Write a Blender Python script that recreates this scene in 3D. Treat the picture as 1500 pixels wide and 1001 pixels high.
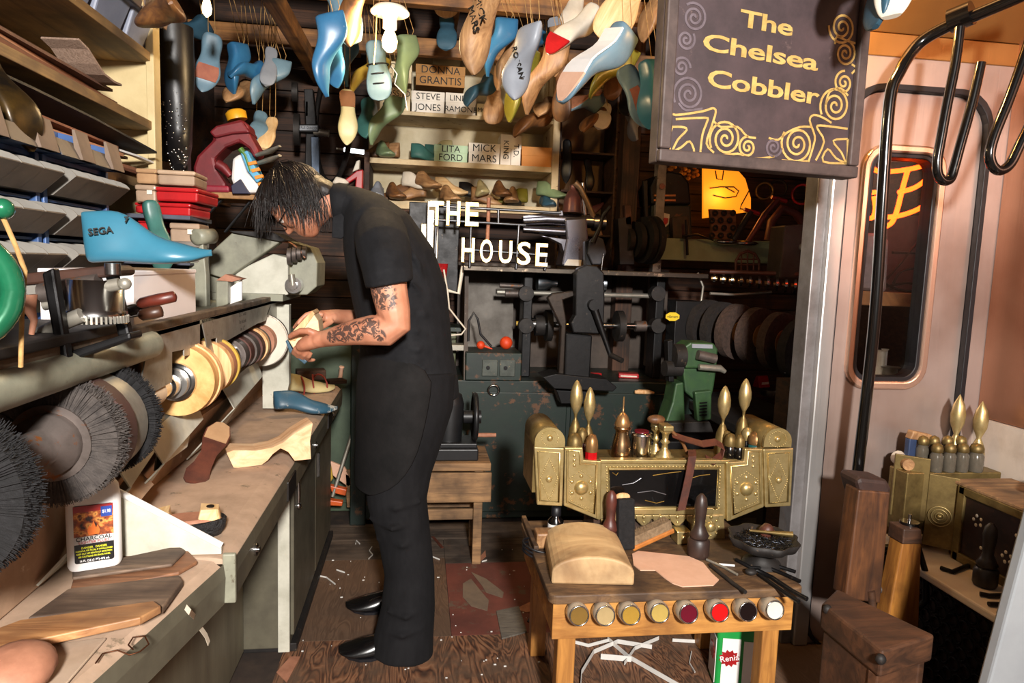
import bpy, bmesh, math, random
from mathutils import Vector, Matrix, Euler
R_ = math.radians
rnd = random.Random(7)
for o in list(bpy.data.objects): bpy.data.objects.remove(o)
scene = bpy.context.scene
col = scene.collection

# ------------------------------------------------------------------ camera
FPX = 1000.0; CAMH = 1.35
def _axes(vpx=615, vpy=385, roll=0.02):
    d = Vector((vpx-750, vpy-500.5, FPX)).normalized()
    k = -(d.x+roll*d.y)/d.z
    r = Vector((1, roll, k)).normalized()
    return r, d, -d.cross(r)
AX, AY, AZ = _axes()
def ray(px, py):
    c = Vector((px-750, py-500.5, FPX)); return Vector((AX.dot(c), AY.dot(c), AZ.dot(c)))
CAM = Vector((0, 0, CAMH))
def at_y(px, py, y): v = ray(px, py); return CAM+v*(y/v.y)
def at_x(px, py, x): v = ray(px, py); return CAM+v*(x/v.x)
def at_z(px, py, z): v = ray(px, py); return CAM+v*((z-CAMH)/v.z)
cd = bpy.data.cameras.new('camera'); cam = bpy.data.objects.new('camera', cd); col.objects.link(cam)
cd.sensor_width = 36; cd.lens = 36*FPX/1500; cd.clip_start = .02
cx, cy, cz = (Vector((AX[i], AY[i], AZ[i])) for i in range(3))   # camera right, down, forward in world
m = Matrix((( cx.x, -cy.x, -cz.x, 0), (cx.y, -cy.y, -cz.y, 0), (cx.z, -cy.z, -cz.z, CAMH), (0, 0, 0, 1)))
cam.matrix_world = m
scene.camera = cam

# ------------------------------------------------------------------ light
w = bpy.data.worlds.new('world'); scene.world = w; w.use_nodes = True
bg = w.node_tree.nodes['Background']; bg.inputs[0].default_value = (1.0, .78, .6, 1); bg.inputs[1].default_value = .15
def area(name, loc, tgt, size, power, colr=(1, 1, 1)):
    l = bpy.data.lights.new(name, 'AREA'); l.energy = power; l.size = size; l.color = colr; l.shape = 'DISK'
    o = bpy.data.objects.new(name, l); col.objects.link(o); o.location = loc
    o.rotation_euler = (Vector(tgt)-Vector(loc)).to_track_quat('-Z', 'Y').to_euler(); return o
def point(name, loc, power, colr, r=.03):
    l = bpy.data.lights.new(name, 'POINT'); l.energy = power; l.color = colr; l.shadow_soft_size = r
    o = bpy.data.objects.new(name, l); col.objects.link(o); o.location = loc; return o
area('camera_flash', (.30, -1.7, 2.25), (.15, 2.6, .95), .30, 330, (1, .96, .91))
vs = scene.view_settings; vs.view_transform = 'Standard'; vs.look = 'None'; vs.exposure = 0.0; vs.gamma = 1; vs.use_curve_mapping = False

# ------------------------------------------------------------------ materials
def lin(c):
    if isinstance(c, str):
        c = tuple(int(c[i:i+2], 16)/255 for i in (0, 2, 4))
    return tuple((x/12.92 if x <= .04045 else ((x+.055)/1.055)**2.4) for x in c)+(1,)
MATS = {}
def nm(name):
    mt = bpy.data.materials.new(name); mt.use_nodes = True
    nt = mt.node_tree; bs = nt.nodes['Principled BSDF']; return mt, nt, bs
def N(nt, t, **kw):
    n = nt.nodes.new(t)
    for k, v in kw.items():
        if k in n.inputs: n.inputs[k].default_value = v
        else: setattr(n, k, v)
    return n
def ramp(nt, stops, fac):
    n = nt.nodes.new('ShaderNodeValToRGB'); e = n.color_ramp.elements
    while len(e) < len(stops): e.new(.5)
    for el, (p, c) in zip(e, stops): el.position = p; el.color = lin(c) if not isinstance(c, tuple) or len(c) < 4 else c
    nt.links.new(fac, n.inputs[0]); return n
def coords(nt, scale=(1, 1, 1), rot=(0, 0, 0), kind='Object'):
    tc = nt.nodes.new('ShaderNodeTexCoord'); mp = nt.nodes.new('ShaderNodeMapping')
    mp.inputs['Scale'].default_value = scale; mp.inputs['Rotation'].default_value = rot
    nt.links.new(tc.outputs[kind], mp.inputs[0]); return mp.outputs[0]
def bump(nt, bs, fac, strength=.2, dist=.01):
    b = nt.nodes.new('ShaderNodeBump'); b.inputs['Strength'].default_value = strength; b.inputs['Distance'].default_value = dist
    nt.links.new(fac, b.inputs['Height']); nt.links.new(b.outputs[0], bs.inputs['Normal'])
def paint(name, c, c2=None, rough=.5, metal=0, scale=9, wear=None, wear_amt=.42, bmp=.08, scl=(1, 1, 1), coat=0, spec=.5):
    """mottled paint / plastic / cast metal; wear = colour of chipped patches"""
    if name in MATS: return MATS[name]
    mt, nt, bs = nm(name); v = coords(nt, scl)
    n1 = N(nt, 'ShaderNodeTexNoise', Scale=scale, Detail=6.0, Roughness=.65); nt.links.new(v, n1.inputs[0])
    cc = c2 or tuple(x*.72 for x in lin(c)[:3])
    r = ramp(nt, [(.32, cc+(1,) if not isinstance(cc, str) else cc), (.62, c)], n1.outputs[0]); out = r.outputs[0]
    if wear:
        n2 = N(nt, 'ShaderNodeTexNoise', Scale=scale*1.9, Detail=8.0, Roughness=.7); nt.links.new(v, n2.inputs[0])
        k = ramp(nt, [(wear_amt-.03, (1, 1, 1, 1)), (wear_amt+.02, (0, 0, 0, 1))], n2.outputs[0])
        mx = N(nt, 'ShaderNodeMix', data_type='RGBA'); nt.links.new(k.outputs[0], mx.inputs[0]); nt.links.new(out, mx.inputs[6]); mx.inputs[7].default_value = lin(wear); out = mx.outputs[2]
    nt.links.new(out, bs.inputs['Base Color'])
    rr = N(nt, 'ShaderNodeMapRange'); rr.inputs[3].default_value = min(1, rough+.15); rr.inputs[4].default_value = max(.05, rough-.1); nt.links.new(n1.outputs[0], rr.inputs[0]); nt.links.new(rr.outputs[0], bs.inputs['Roughness'])
    bs.inputs['Metallic'].default_value = metal; bs.inputs['Coat Weight'].default_value = coat; bs.inputs['Specular IOR Level'].default_value = spec
    if bmp: bump(nt, bs, n1.outputs[0], bmp)
    MATS[name] = mt; return mt
def wood(name, a, b, scale=6, stretch=(1, 1, 1), rough=.6, dirt=None, bmp=.15, contrast=(.35, .65), dirt_amt=.45):
    """grain runs along the axis whose stretch is small"""
    if name in MATS: return MATS[name]
    mt, nt, bs = nm(name); v = coords(nt, stretch)
    n1 = N(nt, 'ShaderNodeTexNoise', Scale=scale, Detail=7.0, Roughness=.6, Distortion=1.2); nt.links.new(v, n1.inputs[0])
    r = ramp(nt, [(contrast[0], a), (contrast[1], b)], n1.outputs[0]); out = r.outputs[0]
    if dirt:
        v2 = coords(nt); n2 = N(nt, 'ShaderNodeTexNoise', Scale=7.0, Detail=6.0); nt.links.new(v2, n2.inputs[0])
        k = ramp(nt, [(dirt_amt-.1, (.85,)*3+(1,)), (dirt_amt+.12, (0, 0, 0, 1))], n2.outputs[0])
        mx = N(nt, 'ShaderNodeMix', data_type='RGBA'); nt.links.new(k.outputs[0], mx.inputs[0]); nt.links.new(out, mx.inputs[6]); mx.inputs[7].default_value = lin(dirt); out = mx.outputs[2]
    nt.links.new(out, bs.inputs['Base Color']); bs.inputs['Roughness'].default_value = rough
    bump(nt, bs, n1.outputs[0], bmp); MATS[name] = mt; return mt
def metal(name, c, rough=.3, scale=20, scl=(1, 1, 1), c2=None, bmp=.04, wear=None, wear_amt=.4):
    return paint(name, c, c2, rough, 1.0, scale, wear, wear_amt, bmp, scl)
def emit(name, c, s, base='ffffff'):
    if name in MATS: return MATS[name]
    mt, nt, bs = nm(name); bs.inputs['Base Color'].default_value = lin(base); bs.inputs['Emission Color'].default_value = lin(c); bs.inputs['Emission Strength'].default_value = s
    MATS[name] = mt; return mt
def glass(name, c='ffffff', rough=.02, trans=1.0, alpha=1):
    if name in MATS: return MATS[name]
    mt, nt, bs = nm(name); bs.inputs['Base Color'].default_value = lin(c); bs.inputs['Roughness'].default_value = rough
    bs.inputs['Transmission Weight'].default_value = trans; bs.inputs['IOR'].default_value = 1.45; bs.inputs['Alpha'].default_value = alpha
    MATS[name] = mt; return mt
def flat(name, c, rough=.6, metal=0): 
    if name in MATS: return MATS[name]
    mt, nt, bs = nm(name); bs.inputs['Base Color'].default_value = lin(c); bs.inputs['Roughness'].default_value = rough; bs.inputs['Metallic'].default_value = metal
    MATS[name] = mt; return mt

# ------------------------------------------------------------------ mesh builder
def frame(o, xdir=None, zdir=None, ydir=None):
    """matrix with origin o; give two of the axes"""
    if zdir is not None and xdir is not None:
        z = Vector(zdir).normalized(); x = Vector(xdir); x = (x-z*x.dot(z)).normalized(); y = z.cross(x)
    elif ydir is not None and zdir is not None:
        y = Vector(ydir).normalized(); z = Vector(zdir); z = (z-y*z.dot(y)).normalized(); x = y.cross(z)
    else:
        z = Vector(zdir).normalized(); x = Vector((1, 0, 0)) if abs(z.x) < .9 else Vector((0, 1, 0)); x = (x-z*x.dot(z)).normalized(); y = z.cross(x)
    return Matrix(((x.x, y.x, z.x, o[0]), (x.y, y.y, z.y, o[1]), (x.z, y.z, z.z, o[2]), (0, 0, 0, 1)))
def T(x=0, y=0, z=0, rx=0, ry=0, rz=0, s=1):
    return Matrix.Translation((x, y, z)) @ Euler((R_(rx), R_(ry), R_(rz))).to_matrix().to_4x4() @ Matrix.Scale(s, 4)
class MB:
    def __init__(s, M=None): s.v = []; s.f = []; s.sm = []; s.M = M
    def add(s, vs, fs, M=None, smooth=False):
        b = len(s.v)
        for p in vs:
            p = Vector(p)
            if M is not None: p = M @ p
            if s.M is not None: p = s.M @ p
            s.v.append(p)
        for f in fs: s.f.append(tuple(i+b for i in f)); s.sm.append(smooth)
        return s
    def box(s, c, d, M=None, taper=(1, 1)):
        x, y, z = (a/2 for a in d); tx, ty = taper
        vs = [(-x, -y, -z), (x, -y, -z), (x, y, -z), (-x, y, -z), (-x*tx, -y*ty, z), (x*tx, -y*ty, z), (x*tx, y*ty, z), (-x*tx, y*ty, z)]
        fs = [(3, 2, 1, 0), (4, 5, 6, 7), (0, 1, 5, 4), (1, 2, 6, 5), (2, 3, 7, 6), (3, 0, 4, 7)]
        Mc = Matrix.Translation(c); return s.add(vs, fs, (M @ Mc) if M is not None else Mc)
    def b2(s, lo, hi, M=None): return s.box([(a+b)/2 for a, b in zip(lo, hi)], [abs(b-a) for a, b in zip(lo, hi)], M)
    def loft(s, rings, cap=True, closed=True, smooth=True, M=None):
        n = len(rings[0]); vs = [p for r in rings for p in r]; fs = []
        for i in range(len(rings)-1):
            for j in range(n if closed else n-1):
                k = (j+1) % n; fs.append((i*n+j, i*n+k, (i+1)*n+k, (i+1)*n+j))
        s.add(vs, fs, M, smooth)
        if cap and closed:
            s.add(rings[0], [tuple(range(n))[::-1]], M); s.add(rings[-1], [tuple(range(n))], M)
        return s
    def lathe(s, prof, n=20, M=None, smooth=True, cap=True, arc=None):
        rings = []
        for r, z in prof: rings.append([(r*math.cos(2*math.pi*j/n), r*math.sin(2*math.pi*j/n), z) for j in range(n)])
        return s.loft(rings, cap, True, smooth, M)
    def cyl(s, p0, p1, r0, r1=None, n=14, smooth=True, M=None):
        p0 = Vector(p0); p1 = Vector(p1); L = (p1-p0).length
        F = frame(p0, zdir=p1-p0); F = M @ F if M is not None else F
        return s.lathe([(r0, 0), (r0 if r1 is None else r1, L)], n, F, smooth)
    def disc(s, c, ax, r, h, n=24, M=None):
        c = Vector(c); ax = Vector(ax).normalized(); return s.cyl(c-ax*h/2, c+ax*h/2, r, None, n, True, M)
    def tube(s, pts, r, n=8, M=None, cap=True, closed=False, flatn=1):
        pts = [Vector(p) for p in pts]; K = len(pts); rs = r if isinstance(r, (list, tuple)) else [r]*K
        rings = []; up = None
        for i, p in enumerate(pts):
            if closed: t = (pts[(i+1) % K]-pts[i-1])
            else: t = (pts[min(i+1, K-1)]-pts[max(i-1, 0)])
            t.normalize()
            if up is None: up = Vector((0, 0, 1)) if abs(t.z) < .9 else Vector((1, 0, 0))
            u = (up-t*up.dot(t)); u = u.normalized() if u.length > 1e-6 else t.orthogonal().normalized(); up = u; b = t.cross(u)
            rings.append([p+(u*math.cos(a)*flatn+b*math.sin(a))*rs[i] for a in (2*math.pi*j/n for j in range(n))])
        if closed: rings.append(rings[0]); return s.loft(rings, False, True, True, M)
        return s.loft(rings, cap, True, True, M)
    def prism(s, poly, h, M=None, z0=0, smooth=False):
        n = len(poly); vs = [(x, y, z0) for x, y in poly]+[(x, y, z0+h) for x, y in poly]
        ar = sum(poly[i][0]*poly[(i+1) % n][1]-poly[(i+1) % n][0]*poly[i][1] for i in range(n))
        fs = [tuple(range(n))[::-1], tuple(range(n, 2*n))]; sd = [(i, (i+1) % n, n+(i+1) % n, n+i) for i in range(n)]
        if ar < 0: fs = [f[::-1] for f in fs]; sd = [f[::-1] for f in sd]
        s.add(vs, fs, M)
        b = len(s.v)-2*n
        for f in sd: s.f.append(tuple(i+b for i in f)); s.sm.append(smooth)
        return s
    def sph(s, c, r, n=14, m=9, M=None):
        r = r if isinstance(r, (list, tuple)) else (r, r, r); rings = []
        for i in range(m+1):
            a = math.pi*i/m; q = max(math.sin(a), .001)
            rings.append([(c[0]+r[0]*q*math.cos(2*math.pi*j/n), c[1]+r[1]*q*math.sin(2*math.pi*j/n), c[2]-r[2]*math.cos(a)) for j in range(n)])
        return s.loft(rings, True, True, True, M)
    def torus(s, c, ax, R, r, n=24, k=8, M=None):
        F = frame(c, zdir=ax); pts = [F @ Vector((R*math.cos(2*math.pi*i/n), R*math.sin(2*math.pi*i/n), 0)) for i in range(n)]
        return s.tube(pts, r, k, M, closed=True)
    def o(s, name, mt, parent=None, bevel=0, sub=0, seg=2):
        me = bpy.data.meshes.new(name); me.from_pydata(s.v, [], s.f); me.polygons.foreach_set('use_smooth', s.sm)
        me.update(); me.materials.append(mt)
        ob = bpy.data.objects.new(name, me); col.objects.link(ob)
        if parent: ob.parent = parent
        fin(ob, bevel, sub, seg); return ob
def fin(ob, bevel=0, sub=0, seg=2):
    if bevel:
        b = ob.modifiers.new('bevel', 'BEVEL'); b.width = bevel; b.segments = seg; b.limit_method = 'ANGLE'; b.angle_limit = R_(40); b.harden_normals = False
    if sub:
        b = ob.modifiers.new('sub', 'SUBSURF'); b.levels = sub; b.render_levels = sub
def tag(o, label=None, cat=None, group=None, kind=None):
    if label: o['label'] = label
    if cat: o['category'] = cat
    if group: o['group'] = group
    if kind: o['kind'] = kind
    return o
def thing(name, label, cat, loc=(0, 0, 0), rot=(0, 0, 0), group=None, M=None):
    o = bpy.data.objects.new(name, None); col.objects.link(o); o.empty_display_size = .05
    if M is not None: o.matrix_world = M
    else: o.location = loc; o.rotation_euler = tuple(R_(a) for a in rot)
    return tag(o, label, cat, group)
def struct(name, mb, mt, bevel=0, parent=None):
    o = mb.o(name, mt, parent, bevel)
    if parent is None: o['kind'] = 'structure'
    return o
def share(src, parent, M, name=None):
    c = src.copy(); col.objects.link(c); c.parent = parent; c.matrix_parent_inverse = Matrix(); c.matrix_basis = M
    if name: c.name = name
    return c
def dup(root, M, label=None):
    r = root.copy(); col.objects.link(r); r.matrix_world = M
    if label: r['label'] = label
    for ch in root.children:
        c = ch.copy(); col.objects.link(c); c.parent = r
        for g in ch.children:
            d = g.copy(); col.objects.link(d); d.parent = c
    return r
def text(name, body, size, mt, parent, M, extrude=.0006, align='CENTER', font=None, sx=1, spacing=1, off=0, line=1):
    """flat lettering in the XY plane of M, as a mesh"""
    cu = bpy.data.curves.new(name, 'FONT'); cu.body = body; cu.size = size; cu.extrude = extrude; cu.align_x = align; cu.align_y = 'CENTER'; cu.space_character = spacing; cu.offset = off; cu.space_line = line; cu.resolution_u = 3
    t = bpy.data.objects.new('tmp', cu); col.objects.link(t)
    me = bpy.data.meshes.new_from_object(t); bpy.data.objects.remove(t)
    for v in me.vertices: v.co.x *= sx
    me.materials.clear(); me.materials.append(mt)
    ob = bpy.data.objects.new(name, me); col.objects.link(ob)
    if parent: ob.parent = parent
    ob.matrix_basis = M; return ob
FRONT = Matrix(((1, 0, 0, 0), (0, 0, -1, 0), (0, 1, 0, 0), (0, 0, 0, 1)))   # XY plane -> faces -Y (towards the camera)
RIGHTF = Matrix(((0, 0, 1, 0), (1, 0, 0, 0), (0, 1, 0, 0), (0, 0, 0, 1)))   # faces +X, reads along +Y
# ================================================================== ROOM
W_dark = wood('old dark boards', '2a1a12', '5a3a26', 5, (.25, 4, 9), .75, '1a120d')
W_dark2 = wood('darker boards', '1d1411', '40291c', 5, (.25, 4, 9), .8)
W_beam = wood('rafter pine', '6b431f', 'a8743c', 5, (.4, 6, 6), .65, '3a2413')
W_ply = None
def plywood(name, a, b, c, rot=0):
    mt, nt, bs = nm(name); v = coords(nt, (8, 1.3, 1), (0, 0, rot))
    n0 = N(nt, 'ShaderNodeTexNoise', Scale=1.1, Detail=3.0, Distortion=2.0); nt.links.new(v, n0.inputs[0])
    mu = N(nt, 'ShaderNodeMath', operation='MULTIPLY'); mu.inputs[1].default_value = 11; nt.links.new(n0.outputs[0], mu.inputs[0])
    fr = N(nt, 'ShaderNodeMath', operation='PINGPONG'); fr.inputs[1].default_value = .5; nt.links.new(mu.outputs[0], fr.inputs[0])
    r = ramp(nt, [(.05, a), (.3, b), (.5, c)], fr.outputs[0])
    n2 = N(nt, 'ShaderNodeTexNoise', Scale=5.0, Detail=8.0, Roughness=.7); nt.links.new(coords(nt), n2.inputs[0])
    k = ramp(nt, [(.38, (1, 1, 1, 1)), (.62, (0, 0, 0, 1))], n2.outputs[0])
    mx = N(nt, 'ShaderNodeMix', data_type='RGBA'); nt.links.new(k.outputs[0], mx.inputs[0]); nt.links.new(r.outputs[0], mx.inputs[6]); mx.inputs[7].default_value = lin('5a4434')
    nt.links.new(mx.outputs[2], bs.inputs['Base Color']); bs.inputs['Roughness'].default_value = .7; bump(nt, bs, fr.outputs[0], .25, .004); return mt
floor = struct('floor', MB().b2((-1.35, -1.6, -.06), (2.8, 4.5, -.006)), paint('subfloor', '3a2d24', '241b16', .85))
M_plyA = plywood('worn plywood', '33190e', '7d5034', '93684a', 0)
M_plyB = plywood('dusty plywood', '523c2c', '5f4837', '69503d', R_(12))
M_red = paint('rust red painted board', '6c3a2f', '522c24', .7, scale=5, wear='5d4a3d', wear_amt=.42)
M_grb = wood('grey floor boards', '40342b', '625347', 5, (.3, 6, 6), .75, '2c231d')
for nme, lo, hi, mt in (('plywood_sheet', (-.44, .6, -.006), (1.2, 2.36, 0), M_plyA), ('plywood_sheet', (-.44, 2.362, -.006), (.14, 3.03, 0), M_plyB), ('painted_board', (.142, 2.362, -.006), (1.45, 2.97, 0), M_red),
                        ('floor_board', (-.6, 3.032, -.006), (.14, 3.25, 0), M_grb), ('floor_board', (.142, 2.972, -.006), (1.9, 3.25, 0), M_grb), ('floor_board', (-.9, 3.252, -.006), (1.9, 3.46, 0), M_grb), ('plywood_sheet', (1.202, .6, -.006), (2.1, 2.36, 0), M_plyB)):
    MB().b2(lo, hi).o(nme, mt, floor)
# back wall: horizontal boards
wb = struct('wall_back', MB().b2((-1.35, 4.32, 0), (2.8, 4.4, 2.9)), W_dark2)
z = 0.0; i = 0
while z < 2.75:
    h = rnd.uniform(.10, .15); j = rnd.uniform(-.3, .9)
    for x0, x1 in ((-1.3, j), (j+.004, 2.75)):
        d = rnd.uniform(.018, .03); MB().b2((x0, 4.32-d, z+.003), (x1, 4.32, z+h-.003)).o('plank', (W_dark, W_dark2)[rnd.random() < .35], wb, .003)
    z += h
wl = struct('wall_left', MB().b2((-1.35, -1.6, 0), (-1.2, 4.35, 2.9)), W_dark2)
struct('wall_right', MB().b2((2.78, 2.4, 0), (2.85, 4.4, 2.9)), W_dark2)
ce = struct('ceiling', MB().b2((-1.35, -1.6, 2.86), (2.85, 4.4, 2.95)), W_dark2)
# rafters and the rails that the lasts hang from
def beam(p0, p1, w=.05, h=.09, mt=W_beam, nme='rafter'):
    p0 = Vector(p0); p1 = Vector(p1); L = (p1-p0).length
    o = MB().box((L/2, 0, 0), (L, w, h)).o(nme, mt, ce, .004)
    o.matrix_basis = frame(p0, xdir=p1-p0, zdir=(0, 0, 1) if abs((p1-p0).normalized().z) < .9 else (1, 0, 0)); return o
beam((-1.2, 3.35, 2.58), (2.6, 3.35, 2.62), .06, .10)
beam((-1.2, 3.86, 2.50), (2.7, 3.86, 2.58), .05, .09)
beam((-.62, 2.3, 2.40), (-.60, 4.2, 2.28), .06, .08)
beam((-.40, 3.36, 2.60), (-.40, 4.25, 2.60), .07, .14)
beam((-1.2, 2.75, 2.72), (2.0, 2.75, 2.72), .06, .10)
beam((.15, 1.2, 2.70), (.15, 4.3, 2.70), .06, .10)
beam((.75, 1.2, 2.70), (.75, 4.3, 2.70), .06, .10)
beam((1.18, 3.9, 0), (1.18, 3.9, 2.86), .10, .10, W_dark, 'post')
beam((1.33, 3.78, .8), (1.33, 3.78, 2.86), .07, .05, paint('whitewashed post', '8d8178', '62574e', .7, wear='3c2c22', wear_amt=.4), 'post')

# ------------------------------------------------ subway door front
def copper(name, c, rough, sx=(30, 30, .6), metal=.75, tone=None):
    mt, nt, bs = nm(name); v = coords(nt, sx)
    n1 = N(nt, 'ShaderNodeTexNoise', Scale=6.0, Detail=5.0); nt.links.new(v, n1.inputs[0])
    n2 = N(nt, 'ShaderNodeTexNoise', Scale=2.2, Detail=5.0); nt.links.new(coords(nt), n2.inputs[0])
    r = ramp(nt, [(.3, tone or c), (.62, c)], n2.outputs[0])
    nt.links.new(r.outputs[0], bs.inputs['Base Color']); bs.inputs['Metallic'].default_value = metal
    rr = N(nt, 'ShaderNodeMapRange'); rr.inputs[3].default_value = rough-.06; rr.inputs[4].default_value = rough+.12; nt.links.new(n1.outputs[0], rr.inputs[0]); nt.links.new(rr.outputs[0], bs.inputs['Roughness'])
    bump(nt, bs, n1.outputs[0], .03); MATS[name] = mt; return mt
M_cop = copper('brushed pinkish steel', 'b5a39b', .36, metal=.6, tone='8f786d')
M_cop2 = copper('coppery steel', 'a3765e', .34, metal=.7, tone='85563f')
M_cop3 = copper('bulb lit brushed steel', 'b5854c', .3, metal=.75, tone='96663a')  # header steel with the bulb's golden light painted into its colour
M_alu = copper('aluminium strip', 'c9c6c4', .33, tone='a9a6a4')
M_rub = paint('black rubber', '16151a', '0d0c0f', .45, scale=30)
M_blk = paint('gloss black enamel', '0c0b0b', '070606', .14, scale=3, bmp=.01, coat=.6)
YD = 2.25
def rrect(x0, x1, z0, z1, r, n=6):
    pts = []
    for cx_, cz_, a0 in ((x1-r, z1-r, 0), (x0+r, z1-r, 90), (x0+r, z0+r, 180), (x1-r, z0+r, 270)):
        for k in range(n+1): a = R_(a0+90*k/n); pts.append((cx_+r*math.cos(a), cz_+r*math.sin(a)))
    return pts
def ringplate(outer, inner, y0, y1, mb=None):
    """plate between two loops of equal count, in XZ, y0 front to y1 back"""
    mb = mb or MB(); n = len(outer)
    vs = [(x, y0, z) for x, z in outer]+[(x, y0, z) for x, z in inner]+[(x, y1, z) for x, z in outer]+[(x, y1, z) for x, z in inner]
    fs = []
    for i in range(n):
        j = (i+1) % n
        fs += [(i, n+i, n+j, j), (2*n+i, 2*n+j, 3*n+j, 3*n+i), (i, j, 2*n+j, 2*n+i), (n+i, 3*n+i, 3*n+j, n+j)]
    return mb.add(vs, fs)
DO = rrect(1.445, 1.955, -.02, 1.99, .12); DI = rrect(1.535, 1.795, .985, 1.785, .06)
dwall = struct('wall_front', ringplate(rrect(1.40, 2.06, -.03, 2.10, .002), rrect(1.425, 1.975, -.025, 2.01, .13), YD-.03, YD+.05), M_cop)
MB().b2((1.385, YD-.05, 0), (1.44, YD+.06, 2.5)).o('corner_strip', M_alu, dwall, .006)
MB().b2((1.345, YD-.03, 0), (1.386, YD+.05, 2.5)).o('jamb', paint('grey jamb', '8f8b8b', '706a68', .4, .5), dwall, .004)
door = struct('door_1', ringplate(DO, DI, YD-.02, YD+.03), M_cop, .004)
ringplate(rrect(1.425, 1.975, -.025, 2.01, .13), DO, YD-.045, YD+.0).o('rubber_gasket', M_rub, door, .006)
wf = ringplate(rrect(1.505, 1.825, .955, 1.815, .085), DI, YD-.034, YD+.02).o('window_frame', copper('polished window frame', 'd8b49f', .18), door, .008, seg=3)
ringplate(DI, rrect(1.550, 1.780, 1.0, 1.77, .05), YD-.026, YD+.03).o('window_gasket', M_rub, door, .003)
MB().prism(rrect(1.54, 1.79, .99, 1.78, .05), .006, Matrix(((1, 0, 0, 0), (0, 0, 1, YD+.005), (0, 1, 0, 0), (0, 0, 0, 1)))).o('pane', glass('window glass', 'ffffff', .01), door); MATS['window glass'].node_tree.nodes['Principled BSDF'].inputs['IOR'].default_value = 1.16
# header panels above the door and the coppery right wall
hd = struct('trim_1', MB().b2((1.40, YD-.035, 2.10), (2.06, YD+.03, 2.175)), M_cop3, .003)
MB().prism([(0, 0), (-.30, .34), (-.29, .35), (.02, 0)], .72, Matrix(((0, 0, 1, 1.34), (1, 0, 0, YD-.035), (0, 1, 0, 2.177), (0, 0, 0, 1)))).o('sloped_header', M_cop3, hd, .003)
wr = struct('wall_side', MB().b2((2.045, .35, .86), (2.085, YD-.03, 2.45)), M_cop2, .004)
MB().b2((2.04, YD-.34, .05), (2.046, YD-.32, 2.4)).o('seam_strip', M_cop2, wr)
MB().b2((2.035, .35, 0), (2.085, YD-.03, .858)).o('lower_panel', paint('cream laminate', 'cfc0b2', 'b9a898', .5), wr)
# framed dark picture on the sloped ceiling at the far right
# ================================================================== SHARED KIT: materials, lasts, shoe boxes
M_sage = paint('sage green machine enamel', '8b8a78', '747263', .42, scale=14, wear='5b5343', wear_amt=.33)
M_sageL = paint('pale sage enamel', 'c4c1b2', 'aba898', .45, scale=12, wear='7b7465', wear_amt=.31)
M_sageB = paint('shaded sage enamel', '5f5a4b', '4c473b', .42, scale=8, wear='57503f', wear_amt=.34)  # sage copy darkened to paint in the shade on apron and cabinets
M_dust = paint('dusty sage tray', 'b39780', '99806a', .75, scale=10, wear='7b6a55', wear_amt=.37)
M_dustp = paint('dust caked panel', 'b59478', '96785e', .8, scale=8, wear='cbb79f', wear_amt=.36)
M_steel = paint('scuffed sheet steel', 'a09b90', '857f73', .4, .55, 14, wear='6f675a', wear_amt=.36)
M_chrome = metal('bright steel', 'c9c9c9', .16, 12)
M_iron = paint('black cast iron', '1c1b1c', '100f10', .42, .55, 18, wear='4a4038', wear_amt=.34)
M_irond = paint('dusty black iron', '2b2725', '1a1716', .6, .35, 16, wear='5a4a3c', wear_amt=.36)
M_dgreen = paint('dark green enamel, chipped', '1d2b25', '141d1a', .42, .1, 6, wear='5a3c26', wear_amt=.42)
M_mgreen = paint('mid green machine enamel', '35532f', '27402a', .42, .1, 14, wear='6a5c44', wear_amt=.35)
M_brass = paint('aged brass', 'bda877', '9c8654', .36, .72, 22, wear='6a5936', wear_amt=.33)
M_brassL = paint('bright brass', 'cdb780', 'a8915a', .3, .75, 18)
M_brassD = paint('dull dark brass', '8a7548', '665431', .42, .7, 18)
M_copperb = paint('coppery brass', 'ad8558', '85623c', .32, .7, 16)
M_leath = paint('brown leather', '5a2f22', '3e2018', .5, scale=24, bmp=.12)
M_tan = paint('tan leather', 'a9745a', '8c5c45', .65, scale=18)
M_nude = paint('pale vegetable leather', 'd9ae94', 'cfa287', .7, scale=14, bmp=.03)
M_blackl = paint('black leather', '141315', '0c0b0d', .38, scale=22)
M_twine = paint('jute twine', 'b08a55', '8a683c', .9, scale=60)
M_white = paint('white plastic', 'eae6e2', 'dcd8d4', .4, scale=4, bmp=.01)
M_card = paint('brown cardboard', 'a8835e', '94704e', .8, scale=12)
M_redpl = paint('red plastic', 'b01e22', '8a1519', .3, scale=6, bmp=.02, wear='5a1512', wear_amt=.3)
M_ink = flat('black marker ink', '17140f', .7)
M_pine = wood('pale turned wood', 'c98f5a', 'eac08c', 5, (9, 9, .8), .6)
M_lastwood = wood('maple last wood', '8a6340', 'b68c60', 5, (7, .9, 7), .5, '5d402a', dirt_amt=.42)
M_lastwoodL = wood('light last wood', 'c9a06c', 'e6c798', 5, (7, .9, 7), .5)
M_lastwoodD = wood('dark last wood', '5d3c26', '86592f', 5, (7, .9, 7), .5, '3a2518')
M_blue = paint('blue plastic last', '37719a', '2b5c83', .3, scale=5, bmp=.02, wear='7d93a0', wear_amt=.31)
M_blueL = paint('pale blue plastic', '6c8898', '56707f', .38, scale=7, bmp=.03, wear='a59b8c', wear_amt=.34)
M_blueT = paint('teal blue plastic', '37738a', '2e667c', .3, scale=5, bmp=.02)
M_blueD = paint('dark slate blue plastic', '35576a', '27414f', .4, scale=6)
M_teal = paint('green teal plastic', '3f6e66', '2d534e', .38, scale=6)
M_yell = paint('yellow plastic last', 'bf9d3c', 'a38432', .38, scale=6)
M_yelgr = paint('olive yellow plastic', '857d2c', '6a6322', .32, scale=6)
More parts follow.
